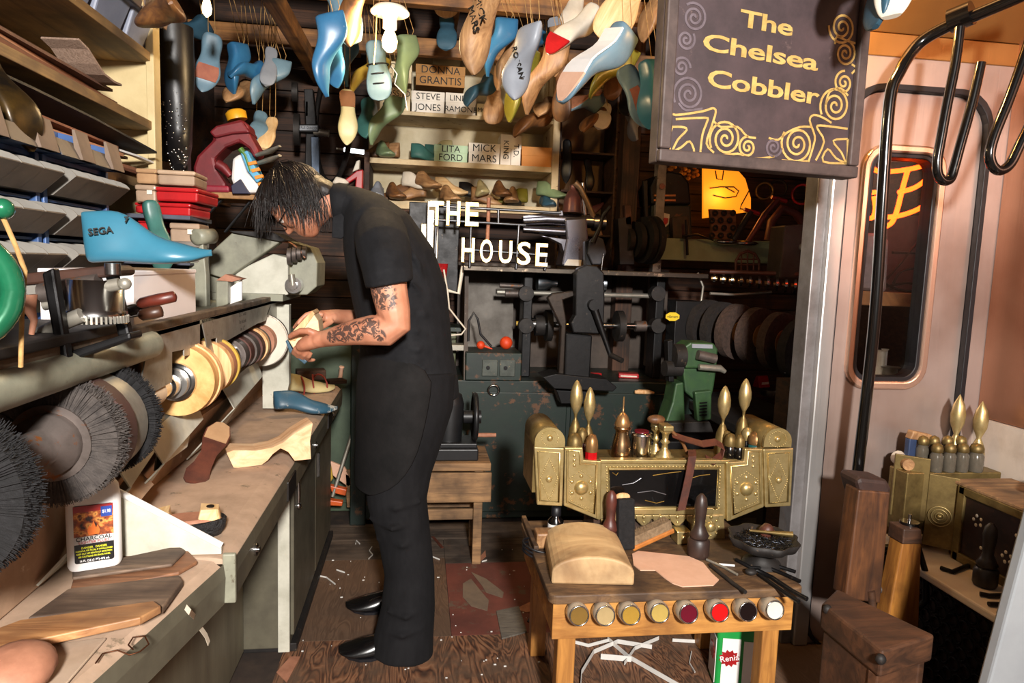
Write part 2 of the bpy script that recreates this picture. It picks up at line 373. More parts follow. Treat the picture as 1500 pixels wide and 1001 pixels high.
M_cream = paint('cream plastic last', 'cbbf90', 'b8ac7a', .42, scale=6)
M_greenc = paint('green cream plastic', '7d9068', '66785a', .4, scale=6)
M_grey = paint('grey plastic', '8d929b', '7b8089', .42, scale=6)
M_bone = paint('bone white plastic', 'd9d0c0', 'c3b7a4', .45, scale=8)

LASTMESH = {}
def last_mesh(style='point', L=.26, W=.078, heel=.04, H=.085):
    """shoe last: heel at y=0, toe at y=L, sole below, cone above"""
    L = round(L, 3); key = (style, L, W, heel, H)
    if key in LASTMESH: return LASTMESH[key]
    S = 15; rings = []
    prof = [(0, .30, 0), (.015, .55, 0), (.06, .74, 0), (.14, .80, 0), (.24, .76, 0), (.34, .70, 0), (.44, .74, 0), (.54, .88, 0), (.64, 1.0, 0), (.73, .98, 0), (.82, .86, 0), (.89, .66, 0), (.95, .42, 0), (.985, .2, 0), (1, .07, 0)]
    if style == 'round': prof = [(t, (w if t < .7 else {.73: 1.02, .82: 1.0, .89: .92, .95: .76, .985: .5, 1: .2}[t]), 0) for t, w, _ in prof]
    if style == 'square': prof = [(t, (w if t < .7 else {.73: 1.0, .82: .92, .89: .8, .95: .66, .985: .54, 1: .46}[t]), 0) for t, w, _ in prof]
    ring = [(-.55, 0), (0, -.0), (.55, 0), (.88, .05), (1, .2), (.93, .48), (.72, .78), (.4, .98), (0, 1.0), (-.4, .98), (-.72, .78), (-.93, .48), (-1, .2), (-.88, .05)]
    def sm(a, b, t): t = max(0, min(1, (t-a)/(b-a))); return t*t*(3-2*t)
    for t, w, _ in prof:
        zb = heel*(1-sm(.2, .62, t))+.012*sm(.8, 1, t)
        top = (heel+H)*(1-sm(.26, .66, t))+.052*sm(.26, .66, t); top = top*(1-sm(.62, 1, t))+(.026)*sm(.62, 1, t)
        if t == 0: zb += H*.12; top -= H*.02
        hw = W/2*w; cone = 1-.35*(1-sm(.3, .6, t))
        rr = []
        for u, v in ring:
            kx = 1 if v < .3 else (1-(1-cone)*((v-.3)/.7))
            rr.append((hw*u*kx+.006*math.sin(t*3.1), t*L, zb+(top-zb)*v))
        rings.append(rr)
    mb = MB().loft(rings)
    me = bpy.data.meshes.new('last'); me.from_pydata(mb.v, [], mb.f); me.polygons.foreach_set('use_smooth', [True]*len(mb.f)); me.update(); me.materials.append(flat('plain last', '888888'))
    LASTMESH[key] = me; return me
def sole_patch_mesh(style, L, W, heel, t0, t1, wf=.9, off=.0025):
    """thin sheet glued under the sole between t0 and t1"""
    def sm(a, b, t): t = max(0, min(1, (t-a)/(b-a))); return t*t*(3-2*t)
    ws = [(0, .3), (.06, .74), (.14, .8), (.34, .7), (.44, .74), (.64, 1), (.73, .98), (.82, .86), (.89, .66), (.95, .42), (1, .07)]
    def wd(t):
        for (a, x), (b, y) in zip(ws, ws[1:]):
            if a <= t <= b: return x+(y-x)*(t-a)/(b-a)
        return .1
    lo = []; K = 8
    for k in range(K+1):
        t = t0+(t1-t0)*k/K; zb = heel*(1-sm(.2, .62, t))+.012*sm(.8, 1, t); hw = W/2*wd(t)*wf
        lo.append([(-hw+.006*math.sin(t*3.1), t*L, zb-off), (hw+.006*math.sin(t*3.1), t*L, zb-off), (hw+.006*math.sin(t*3.1), t*L, zb+.004), (-hw+.006*math.sin(t*3.1), t*L, zb+.004)])
    return MB().loft(lo, smooth=False)
def last(label, M, mt, style='point', L=.26, W=.078, heel=.04, H=.085, group=None, name='shoe_last', patch=None, cat='shoe last'):
    r = thing(name, label, cat, M=M, group=group)
    me = last_mesh(style, L, W, heel, H)
    b = bpy.data.objects.new('last_body', me); col.objects.link(b); b.parent = r
    b.material_slots[0].link = 'OBJECT'; b.material_slots[0].material = mt; fin(b, sub=1)
    for p in (patch or ()):
        sole_patch_mesh(style, L, W, heel, p[1], p[2], p[3] if len(p) > 3 else .9).o(p[4] if len(p) > 4 else 'sole_patch', p[0], r)
    return r
def hang_last(hp, tp, mt, label, roll=0, L=.26, style='point', W=.078, heel=.04, H=.085, patch=None, fore=1.0, ytop=2.66, group='shoe lasts hanging from the rafters', string=True, y=None, tilt=0):
    """hp, tp: pixels of the heel top and the toe tip; depth follows from the last's real length. roll turns it about its long axis (0: sole to the camera, 180: instep to the camera)"""
    a = at_y(*hp, 1.0); b = at_y(*tp, 1.0); l1 = (b-a).length; Y = y or min(max(L/l1, 1.55), 3.55)
    A = at_y(*hp, Y); B = at_y(*tp, Y); inp = l1*Y; d = (B-A).normalized(); W *= 1.28; H *= 1.2
    if inp > L*1.02: L = inp
    fore = min(1, inp/L)
    if fore < .995: d = (d*fore+Vector((0, -1, 0))*math.sqrt(max(0, 1-fore*fore))).normalized()
    view = (A-CAM).normalized(); zax = view-d*view.dot(d); zax.normalize()           # last z axis pointing away from the camera = sole to the camera
    zax = Matrix.Rotation(R_(roll), 3, d) @ zax
    M = frame(A, ydir=d, zdir=zax)
    r = last(label, M, mt, style, L, W, heel, H, group, patch=patch)
    if string and ytop > A.z+.05:
        top = Vector((A.x+rnd.uniform(-.02, .02), A.y, ytop)); s0 = M @ Vector((0, .03, heel+H*.6)); Mi = M.inverted()
        for dx in (-.006, .008):
            MB(Mi).tube([s0, s0+Vector((dx*2, 0, .05)), top+Vector((dx, 0, 0))], .0014, 5).o('twine_loop', M_twine, r)
    return r
def shoe_box(label, lo, hi, mt, txt=None, mt_lid=None, lid=.45, rz=0, tcol=None, size=.05, group=None, vertical=False, textM=None, face='-y'):
    """cardboard box with an overlapping lid, lettered on the face towards the room"""
    c = Vector([(a+b)/2 for a, b in zip(lo, hi)]); d = Vector([abs(b-a) for a, b in zip(lo, hi)])
    r = thing('shoe_box', label, 'shoe box', (c.x, c.y, lo[2]), (0, 0, rz), group)
    MB().b2((-d.x/2+.002, -d.y/2+.002, 0), (d.x/2-.002, d.y/2-.002, d.z-.004)).o('box_base', mt, r, .002)
    MB().b2((-d.x/2, -d.y/2, d.z*(1-lid)), (d.x/2, d.y/2, d.z)).o('box_lid', mt_lid or mt, r, .002)
    if txt:
        lines = txt.split('\n')
        for i, l in enumerate(lines):
            Mt = Matrix.Translation((0, -d.y/2-.0005, d.z*(1-(i+.5)/len(lines)))) @ FRONT
            if vertical: Mt = Matrix.Translation((d.x*(.25-.5*i) if len(lines) > 1 else 0, -d.y/2-.0005, d.z/2)) @ FRONT @ T(rz=-90)
            text('lettering', l, size*.84, tcol or M_ink, r, Mt, .0004)
    return r
# ================================================================== LEFT: finishing machine and its bench
fm = thing('finishing_machine', 'sage green shoe finishing machine with a shaft of brushes and sanding wheels above its tray', 'machine', (-.6, 1.0, 0))
Mi = Matrix.Translation((.6, -1.0, 0))
def L_(): return MB(Mi)
# tray with rolled edge and apron: far section
def tray(y0, y1, x0f, x1f, nme='work_tray'):
    pr = [(-.70, .735), (-.70, .75), (-.05, .75), (-.022, .746), (-.006, .733), (0, .715), (0, .655), (-.012, .655), (-.012, .735)]
    rings = [[(x0f+px, y0, pz) for px, pz in pr], [(x1f+px, y1, pz) for px, pz in pr]]
    return L_().loft(rings, smooth=False).o(nme, M_dust, fm, .004)
tray(1.375, 3.32, -.36, -.36)
tray(.55, 1.365, -.53, -.375)
L_().b2((-.378, 1.364, .657), (-.353, 1.376, .760)).o('joint_strip', M_sage, fm, .003)
ap = L_().loft([[(-.3595, 1.38, .657), (-.3565, 1.38, .712), (-.3605, 1.38, .74), (-.37, 1.38, .66)], [(-.3595, 3.318, .657), (-.3565, 3.318, .712), (-.3605, 3.318, .74), (-.37, 3.318, .66)]], smooth=False).o('apron', M_sageB, fm)
L_().loft([[(-.5285, .56, .657), (-.5255, .56, .712), (-.5295, .56, .74), (-.54, .56, .66)], [(-.374, 1.362, .657), (-.371, 1.362, .712), (-.375, 1.362, .74), (-.385, 1.362, .66)]], smooth=False).o('apron', M_sageB, fm)
for y in (1.55, 2.45, 2.95): L_().disc((-.356, y, .69), (1, 0, 0), .014, .006).disc((-.352, y, .69), (1, 0, 0), .006, .01).o('rosette_bolt', M_chrome, fm)
for y in (1.99, 2.85): 
    p = L_().b2((-.362, y-.06, .665), (-.353, y+.06, .722)).o('maker_plate', flat('dark plate', '1a1614', .4), fm, .002)
# lower cabinets
lc = L_().b2((-1.1, 2.27, .03), (-.415, 3.30, .652)).o('cabinet', M_sageB, fm, .004)
L_().b2((-.45, 2.262, .02), (-.412, 2.272, .652)).o('lit_cabinet_edge', M_sageL, fm, .002)  # flash light on the cabinet's end face, painted in as a pale strip
hd_ = L_().b2((-.418, 2.30, .06), (-.404, 2.78, .62)).o('cabinet_door', M_sageB, fm, .004)
L_().lathe([(.006, 0), (.009, .05), (.006, .1)], 10, T(-.40, 2.36, .50)).sph((-.40, 2.36, .5), .012).o('handle', M_chrome, hd_)
hd_ = L_().b2((-.418, 2.79, .06), (-.404, 3.28, .62)).o('cabinet_door', M_sageB, fm, .004)
L_().b2((-.404, 2.84, .45), (-.396, 2.86, .55)).o('handle', M_chrome, hd_)
L_().b2((-1.1, .5, .03), (-.56, 2.26, .652)).o('side_cabinet', paint('brown sage panel', '6f6a58', '4f4739', .5, scale=5, scl=(1, 1, .2)), fm, .004)
L_().b2((-1.1, 2.3, 0), (-.395, 3.31, .03)).o('plinth', M_irond, fm, .003)
L_().b2((-.55, 1.28, .40), (-.52, 1.33, .64)).o('drawer_bracket', wood('orange pine', '9a5c2a', 'c5823f', 6, (6, 6, .8)), fm, .003)
# back panels behind the tray
L_().b2((-.70, .5, .752), (-.66, 1.36, 1.16)).o('back_panel', M_dustp, fm, .003)
L_().prism([(1.45, .752), (3.28, .752), (3.28, .92), (1.45, .92)], .02, Matrix(((0, 0, 1, -.69), (1, 0, 0, 0), (0, 1, 0, 0), (0, 0, 0, 1)))).o('back_panel', M_dustp, fm)
L_().b2((-.86, 1.4, .88), (-.80, 3.28, 1.16)).o('back_panel', M_dustp, fm)
L_().loft([[(-.60, y, .90), (-.605, y, .908), (-.80, y, .87), (-.80, y, .862)] for y in (1.45, 3.26)], smooth=False).o('dust_ledge', M_dustp, fm)
L_().loft([[(-.60, y, .90), (-.605, y, .908), (-.69, y, .77), (-.685, y, .762)] for y in (1.45, 3.26)], smooth=False).o('dust_chute', M_dustp, fm)
# divider between near and far trays
L_().prism([(-.67, .752), (-.385, .752), (-.385, .765), (-.57, .875), (-.67, .93)], .008, Matrix(((1, 0, 0, 0), (0, 0, 1, 1.385), (0, 1, 0, 0), (0, 0, 0, 1)))).o('divider_panel', M_sageL, fm)
L_().tube([(-.67, 1.389, .932), (-.57, 1.389, .878), (-.385, 1.389, .768)], .007, 8).o('divider_rim', M_white, fm)
# sheet metal hoppers under the wheels
def hopper(y0, y1, zt, xt):
    P = [(-.585, y0, zt), (-.555, y0+.01, zt-.06), (-.60, y0+.18, .762), (-.65, y0+.18, .762)]
    mb = L_().loft([[(xt, y0, zt), (xt-.02, y1, zt+.03)], [(xt+.03, y0+.02, zt-.07), (xt+.01, y1+.02, zt-.04)], [(-.655, y0-.16, .765), (-.655, y1-.20, .765)]], False, False, False)
    o = mb.o('hopper_chute', M_sageL, fm); sd = o.modifiers.new('s', 'SOLIDIFY'); sd.thickness = .004
    L_().loft([[(xt+.03, y0+.02, zt-.07), (xt+.034, y1+.02, zt-.03), (xt+.036, y1+.02, zt-.03), (xt+.033, y0+.02, zt-.07)], [(xt-.0, y0+.03, zt+.00), (xt+.01, y1+.03, zt+.03), (xt+.012, y1+.03, zt+.03), (xt+.002, y0+.03, zt)]], smooth=False).o('hopper_flap', M_sageL, fm)
for y0, y1, zt in ((1.58, 1.86, .945), (2.18, 2.56, .945), (1.40, 1.52, .95)): hopper(y0, y1, zt, -.60)
def plate(pts, nme, mt=M_sageL, th=.004):
    o = L_().add(pts, [tuple(range(len(pts)))]).o(nme, mt, fm); o.modifiers.new('s', 'SOLIDIFY').thickness = th; return o
def px(lst, x): return [at_x(a, b, x) for a, b in lst]
plate([at_x(232, 640, -.60), at_x(285, 597, -.60), at_x(272, 655, -.59), at_x(225, 690, -.61)], 'hopper_flap')
plate([at_x(190, 655, -.61), at_x(218, 668, -.585), at_x(230, 660, -.60), at_x(205, 640, -.64)], 'hopper_flap')
plate([at_x(168, 730, -.60), at_x(205, 695, -.62), at_x(224, 712, -.58), at_x(205, 735, -.57)], 'scoop_lip', M_dustp)
# shaft and its wheels
SX, SZ = -.575, 1.045
def wheel(nme, y, r, h, mt, prof=None, bev=.004):
    return L_().disc((SX, y, SZ), (0, 1, 0), r, h, 36).o(nme, mt, fm, bev)
L_().disc((SX, 1.76, SZ), (0, 1, 0), .017, 1.90, 16).o('shaft', M_chrome, fm)
M_bris = paint('black bristle', '100e10', '070607', .85, scale=60, scl=(1, 1, 1), bmp=.5)
M_brisg = paint('grey bristle', '463f3b', '2e2927', .88, scale=55, bmp=.5)
def brush(y, r, rin, h, mt, face, nb=2600, nme='polishing_brush'):
    b = L_().disc((SX, y, SZ), (0, 1, 0), r*.95, h*.8, 48).o(nme, mt, fm, .006)
    mb = L_()
    for k in range(nb):       # radial bristle tufts
        a = rnd.uniform(0, 2*math.pi); yy = y+rnd.uniform(-h/2, h/2); d = Vector((math.cos(a), 0, math.sin(a))); q = r*rnd.uniform(.975, 1.02)
        t = Vector((-d.z, 0, d.x))*.0010; p0 = Vector((SX, yy, SZ))+d*rin; p1 = Vector((SX, yy+rnd.uniform(-.004, .004), SZ))+d*q
        mb.add([p0-t, p0+t, p1+t*.4, p1-t*.4], [(0, 1, 2, 3)])
    s = mb.o('bristles', mt, b); s['kind'] = 'stuff'
    L_().disc((SX, y, SZ), (0, 1, 0), rin, h*1.05, 32).o('hub', face, b, .003); return b
M_hub = paint('rusty steel hub', '6b615c', '4a423d', .5, .6, 14, wear='7a4a26', wear_amt=.4)
brush(.885, .115, .05, .05, M_bris, M_hub)
brush(1.165, .105, .062, .045, M_brisg, M_hub)
L_().lathe([(.05, 0), (.05, .02), (.030, .03), (.030, .08), (.024, .085), (.024, .11)][::-1], 24, frame((SX, 1.145, SZ), zdir=(0, -1, 0))).o('flange', M_hub, fm)
wheel('brush_backing', 1.208, .100, .035, paint('brown backing', '4a302a', '33211d', .6), bev=.003)
wheel('spacer_drum', 1.265, .092, .055, M_steel)
brush(1.318, .105, .05, .03, M_bris, M_hub)
wheel('collar', 1.43, .024, .12, M_chrome); wheel('wrapped_tape', 1.545, .028, .06, paint('masking tape', 'd8c0a2', 'c4a98a', .7))
wheel('collar', 1.60, .022, .05, M_chrome); wheel('collar', 1.65, .027, .03, M_chrome); wheel('collar', 1.69, .036, .02, metal('white alloy', 'd5d2ce', .3)); wheel('flange', 1.712, .046, .012, M_chrome)
wheel('wooden_wheel', 1.742, .086, .04, wood('ringed wheel wood', 'b98447', 'e0b374', 7, (1, 12, 1), .55), bev=.002); wheel('felt_rim', 1.775, .090, .026, M_pine)
wheel('sanding_wheel', 1.93, .075, .03, M_pine); wheel('sanding_belt', 1.965, .073, .04, M_tan); wheel('rubber_wheel', 2.00, .077, .012, M_yell)
for i, (y, r, h, mt) in enumerate(((2.06, .05, .05, M_tan), (2.10, .036, .02, M_chrome), (2.14, .042, .04, M_chrome), (2.20, .05, .05, M_hub), (2.26, .052, .05, M_leath), (2.32, .056, .05, M_hub), (2.38, .06, .045, M_leath), (2.44, .063, .03, M_pine), (2.47, .062, .02, M_hub))): wheel('shaft_bobbin', y, r, h, mt)
wheel('sanding_disc', 2.60, .095, .012, M_bone); wheel('sanding_disc_rim', 2.615, .098, .02, metal('pale disc steel', 'b5aca2', .4)); wheel('disc_pad', 2.57, .06, .05, M_tan)
# rail, guards, canopy
L_().b2((-1.10, .62, 1.175), (-.545, 2.90, 1.19)).o('top_deck', M_sage, fm, .003)
L_().b2((-.572, .62, 1.188), (-.543, 2.90, 1.205)).o('top_rail', paint('grimy rail', '6d5c4a', '3d332b', .6, .3, 18), fm, .003)
gp = [(.029*math.cos(R_(a)), .029*math.sin(R_(a))) for a in range(-100, 111, 15)]
L_().loft([[(-.550+u, y, 1.163+v) for u, v in gp]+[(-.550+u*.9, y, 1.163+v*.9) for u, v in gp[::-1]] for y in (.55, 1.40, 1.46, 1.485)], smooth=True).o('guard_hood', M_sage, fm)
def sheet(pts, nme, x=-.548): return plate(px(pts, x), nme, M_steel, .003)
sheet([(228, 478), (291, 465), (291, 518), (268, 522), (268, 512), (250, 516), (250, 560), (222, 575), (205, 560), (214, 510)], 'steel_guard')
g2 = sheet([(293, 465), (398, 440), (388, 470), (376, 474), (330, 500), (316, 503), (316, 495), (307, 497), (318, 540), (309, 541)], 'steel_guard')
sheet([(398, 440), (413, 436), (413, 490), (399, 480), (390, 460)], 'steel_guard')
p0 = at_x(348, 458, -.545); 
for i, (t, dz) in enumerate((('Two wheels, belt made to order', 0), ('5" x 2" width', -.022), ('For the belt', -.044), ('use 1/2"', -.066))):
    text('scribbled_note', t, .017, M_ink, fm, Mi @ Matrix.Translation((-.5452, p0.y+.06, p0.z+.012+dz)) @ RIGHTF, .0003)
L_().loft([[(-.60, 2.74, .76), (-.52, 2.74, .76), (-.50, 2.74, .86), (-.50, 2.74, 1.17), (-.60, 2.74, 1.17)], [(-.60, 2.78, .76), (-.52, 2.78, .76), (-.50, 2.78, .86), (-.50, 2.78, 1.17), (-.60, 2.78, 1.17)]], smooth=False).o('end_bracket', M_sageL, fm, .004)
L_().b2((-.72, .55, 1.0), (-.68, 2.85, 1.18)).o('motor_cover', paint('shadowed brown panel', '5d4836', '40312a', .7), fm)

# ---------------------------------------------- belt sander housing beyond
bs_ = thing('belt_sander', 'pale sage belt sander with a slanted side cover, behind the finishing machine by the man', 'machine', (-.6, 2.8, 1.19))
Mb = Matrix.Translation((.6, -2.8, -1.19))
def fp(lst, y): return [at_y(a, b, y) for a, b in lst]
def slab(pts, y, dy, nme, mt, par, Mx=None, bev=.004):
    P = fp(pts, y); Q = fp(pts, y); Q = [Vector((p.x, p.y+dy, p.z)) for p in Q]; n = len(P)
    vs = P+Q; fs = [tuple(range(n)), tuple(range(n, 2*n))[::-1]]+[(i, n+i, n+(i+1) % n, (i+1) % n) for i in range(n)]
    mb = MB(Mx).add(vs, fs); o = mb.o(nme, mt, par, bev); 
    bm = bmesh.new(); bm.from_mesh(o.data); bmesh.ops.recalc_face_normals(bm, faces=bm.faces); bm.to_mesh(o.data); bm.free(); return o
slab([(302, 400), (306, 372), (341, 340), (400, 346), (410, 355), (330, 409)], 2.62, .06, 'side_cover', M_sage, bs_, Mb)
slab([(345, 398), (400, 372), (422, 378), (422, 432), (345, 442)], 2.66, .3, 'housing', M_sageL, bs_, Mb)
slab([(422, 352), (455, 362), (465, 385), (464, 420), (450, 432), (424, 432)], 2.70, .22, 'gear_case', M_sage, bs_, Mb)
pc = at_y(431, 418, 2.66); MB(Mb).disc(pc, (0, 1, 0), .030, .05).disc(pc-Vector((0, .03, 0)), (0, 1, 0), .016, .02).o('crank_boss', M_chrome, bs_, .002)
pd = at_y(429, 402, 2.66); MB(Mb).tube([pc-Vector((0, .03, 0)), pd-Vector((0, .03, 0))], .012, 8).o('crank_arm', M_steel, bs_)
for k in range(4): q = at_y(425+7*k, 375-2*k, 2.66); MB(Mb).disc(q, (1, 0, 0), .034-.004*k, .014, 20).o('roller_disc', M_hub, bs_, .002)
MB(Mb).tube([at_y(405, 352, 2.66), at_y(425, 356, 2.66), at_y(440, 366, 2.66), at_y(447, 378, 2.66)], .016, 8, flatn=.25).o('sanding_belt', M_tan, bs_)
slab([(335, 338), (400, 340), (420, 352), (410, 354), (341, 341)], 2.6, .25, 'dusty_cap', M_irond, bs_, Mb, .002)
slab([(300, 443), (305, 400), (345, 398), (345, 445)], 2.66, .25, 'base', M_sage, bs_, Mb)
MB(Mb).b2((-.78, 2.62, 1.19), (-.50, 3.0, 1.215)).o('foot_plate', M_sage, bs_)
pv = thing('pivot_bracket', 'small sage bracket with a round eye standing behind the white box', 'bracket', (-.7, 2.25, 1.19)); Mp = Matrix.Translation((.7, -2.25, -1.19))
slab([(275, 400), (284, 352), (297, 352), (302, 402), (303, 450), (275, 450)], 2.25, .04, 'stem', M_sage, pv, Mp)
q = at_y(294, 347, 2.25); MB(Mp).lathe([(.013, -.02), (.024, -.02), (.024, .05), (.013, .05)], 20, frame(q, zdir=(.5, 1, .1))).o('eye', M_sage, pv)

# ---------------------------------------------- things on the top deck
shoe_box('plain white boot box on the finishing machine under the teal last', (-.765, 1.50, 1.1915), (-.582, 1.90, 1.312), paint('white card', 'efe6e4', 'e6dad8', .6, scale=3, bmp=.01), lid=.08)
tin = thing('tin_box', 'small sage tin box with an open white flap beside the white boot box', 'tin', (-.6, 2.25, 1.19)); Mp = Matrix.Translation((.6, -2.25, -1.19))
slab([(316, 412), (334, 412), (334, 446), (316, 452)], 2.22, .08, 'tin_body', M_sage, tin, Mp)
slab([(336, 422), (354, 410), (354, 440), (336, 446)], 2.25, .01, 'paper_flap', M_white, tin, Mp, .001)
slab([(316, 411), (340, 413), (355, 409), (330, 402)], 2.22, .06, 'rust_lid', M_tan, tin, Mp, .001)
h = at_y(131, 397, 1.56); t = at_y(284, 372, 1.58); Lg = (t-h).length
d = (t-h); d.z = .02; M0 = frame((h.x, h.y, 1.313), ydir=d, zdir=(0, 0, 1)); M0 = M0 @ T(rx=0)
big = last('big teal plastic last with black writing lying on the white boot box', M0, M_blueT, 'point', .245, .085, .012, .108)
text('lettering', 'SEGA', .020, M_ink, big, Matrix.Translation((.0355, .042, .075)) @ Matrix(((0, 0, 1, 0), (1, 0, 0, 0), (0, 1, 0, 0), (0, 0, 0, 1))) @ T(rx=-14, rz=4), .0006, off=.0004)
text('lettering', '7', .018, M_ink, big, Matrix.Translation((.030, .092, .096)) @ RIGHTF @ T(rx=-20), .0006, off=.0005)
last('slim gold edged blue last standing upright behind the teal last', frame(at_y(240, 398, 2.0), ydir=(.1, 0, -1), zdir=(-.5, .8, 0)) @ T(y=-.2), M_teal, 'round', .2, .06)
# black skiving machine
sk = thing('skiving_machine', 'black iron skiving machine with a ribbed steel drum on the finishing machine rail', 'machine', (-.6, 1.15, 1.205)); Mp = Matrix.Translation((.6, -1.15, -1.205))
def S_(): return MB(Mp)
S_().b2((-.76, .95, 1.205), (-.535, 1.36, 1.222)).o('base_plate', M_irond, sk, .003)
slab([(60, 400), (78, 392), (100, 530), (84, 535)], 1.12, .02, 'side_frame', M_iron, sk, Mp)
slab([(152, 400), (168, 398), (190, 492), (172, 494)], 1.22, .02, 'side_frame', M_iron, sk, Mp)
slab([(20, 402), (168, 388), (178, 396), (176, 404), (22, 420)], 1.2, .06, 'top_bar', paint('rusty brown bar', '4a2e22', '2a1b16', .5, .4), sk, Mp)
slab([(80, 522), (190, 487), (192, 498), (84, 536)], 1.15, .05, 'lower_bar', M_iron, sk, Mp)
q0 = at_y(140, 456, 1.2); S_().lathe([(.0, -.02), (.046, -.02), (.046, .0), (.042, .002), (.042, .05), (.02, .05)][::-1], 32, frame(q0, zdir=(.0, .05, 1))).o('steel_drum', M_chrome, sk)
for k in range(40):
    a = 2*math.pi*k/40; 
rib = S_()
for k in range(44): a = 2*math.pi*k/44; rib.box((0, 0, 0), (.003, .003, .012), frame(q0+Vector((.0465*math.cos(a), .0465*math.sin(a), -.012)), xdir=(math.cos(a), math.sin(a), 0), zdir=(0, 0, 1)))
rib.o('drum_teeth', M_steel, sk)
S_().tube([at_y(60, 430, 1.2), at_y(100, 424, 1.2), at_y(146, 418, 1.2)], [.016, .018, .019], 14).o('roller', M_hub, sk)
S_().tube([at_y(64, 448, 1.2), at_y(150, 432, 1.2)], .008, 8).o('tie_rod', M_steel, sk)
q = at_y(166, 418, 1.18); S_().tube([at_y(146, 424, 1.18), q, at_y(180, 416, 1.18)], .006, 8).sph(at_y(183, 416, 1.18), .010).disc(q, (1, 0, .2), .010, .02).o('set_screw', M_steel, sk)
S_().tube([at_y(42, 432, 1.1), at_y(44, 455, 1.1), at_y(50, 470, 1.1), at_y(46, 490, 1.1)], [.012, .008, .005, .004], 8).o('lever', M_tan, sk)
S_().b2((-.74, 1.0, 1.222), (-.62, 1.12, 1.30)).o('gear_block', M_iron, sk, .006)
S_().tube([at_y(40, 500, 1.15), at_y(100, 470, 1.15), at_y(120, 462, 1.15)], .012, 10).o('axle', M_steel, sk)
S_().disc(at_y(165, 394, 1.2), (0, 0, 1), .012, .018).o('knurled_nut', M_chrome, sk)
# knives beside it
def knife(label, a, b, y, mt, blade=True, nm_='skiving_knife'):
    A = at_y(*a, y); B = at_y(*b, y); A.z = max(A.z, 1.2); k = thing(nm_, label, 'knife', A); Mk = Matrix.Translation(-A); d = B-A
    MB(Mk).tube([A+d*.35, A+d*.42, A+d*.7, A+d*.97, B], [.006, .011, .012, .011, .005], 10).o('handle', mt, k)
    MB(Mk).tube([A, A+d*.4], [.004, .008], 6, flatn=.3).o('blade', M_steel, k)
knife('red and black wooden handled knife propped against the white boot box', (170, 452), (258, 434), 1.42, paint('worn red handle', '5d2418', '2b1712', .4, scale=18))
knife('plain brown wooden handled knife lying on the machine rail below the red one', (185, 466), (238, 456), 1.40, paint('worn brown handle', '4f2f1e', '2c1a12', .4))
knife('dark stubby handled knife between the skiving machine and the boot box', (168, 462), (222, 448), 1.46, paint('near black handle', '2c1f1a', '1a1210', .4))
# green hand wheel at the left edge, nearest thing on the deck
M_gw = paint('glossy green enamel', '1f6b4a', '12482f', .2, .3, 6, bmp=.02, coat=.5)
gc = at_y(-85, 425, .82); gw = thing('hand_wheel', 'glossy green enamel hand wheel at the near end of the finishing machine', 'wheel', (gc.x, gc.y, 1.205)); Mp = Matrix.Translation((-gc.x, -gc.y, -1.205)); ga = Vector((.6, -1, 0)).normalized(); gu = Vector((1, .6, 0)).normalized()
MB(Mp).torus(gc, ga, .062, .013, 40, 12).o('wheel_rim', M_gw, gw)
MB(Mp).disc(gc, ga, .018, .05).o('hub', M_gw, gw, .004)
for k in range(4):
    a = R_(90*k+45); MB(Mp).cyl(gc, gc+gu*math.cos(a)*.055+Vector((0, 0, math.sin(a)*.055)), .006).o('spoke', M_gw, gw)
MB(Mp).cyl(gc, gc-ga*.12, .009).o('axle', M_steel, gw); e_ = gc-ga*.12; MB(Mp).b2((e_.x-.03, e_.y-.03, 1.205), (e_.x+.03, e_.y+.03, 1.30)).o('bearing_block', M_iron, gw, .004)
kb = at_y(4, 306, .86); gk = thing('green_knob', 'round glossy green knob on a twine tied stem above the green hand wheel', 'knob', kb); gk.parent = gw; gk.matrix_parent_inverse = Matrix.Translation((-gc.x, -gc.y, -1.205)); del gk['category']; MB().sph((0, 0, 0), .012).o('ball', M_gw, gk); MB().tube([(0, 0, -.01), (.006, .01, -.04), (.01, .02, -.07), (.0, .03, -.11), (-.01, .04, kb.z*-1+1.206)], .003, 6).o('stem', M_twine, gk)
# ================================================================== LEFT: shelves, organisers, boxes, things on the tray
M_creamw = paint('cream painted wood', 'cdb98a', 'b8a274', .6, scale=6, wear='9c865c', wear_amt=.3)
M_ovenb = wood('unpainted shelf board', '6b5236', 'a3814f', 4, (5, .5, 5), .65, '54402c')
su = thing('wall_shelves', 'cream painted wall shelves with thick bare wood boards, full of leather offcuts', 'shelves', (-1.05, 2.0, 1.2)); Mp = Matrix.Translation((1.05, -2.0, -1.2))
MB(Mp).b2((-1.195, 2.50, 1.195), (-.885, 2.53, 2.62)).o('end_panel', M_creamw, su, .003)
MB(Mp).b2((-.905, 2.47, 1.55), (-.88, 2.53, 2.62)).o('face_strip', M_creamw, su, .003)
MB(Mp).b2((-1.198, .3, 1.195), (-1.185, 2.53, 2.62)).o('back_panel', paint('tan back board', '8c7350', '6e583c', .7), su)
for nme, zt in (('shelf_board', 2.005), ('shelf_board', 1.785), ('shelf_board', 1.585)):
    MB(Mp).b2((-1.185, .4, zt-.028), (-.89, 2.50, zt)).o(nme, M_ovenb, su, .002)
MB(Mp).b2((-1.15, .4, 1.195), (-1.12, 2.5, 1.557)).o('lower_panel', W_dark2, su)
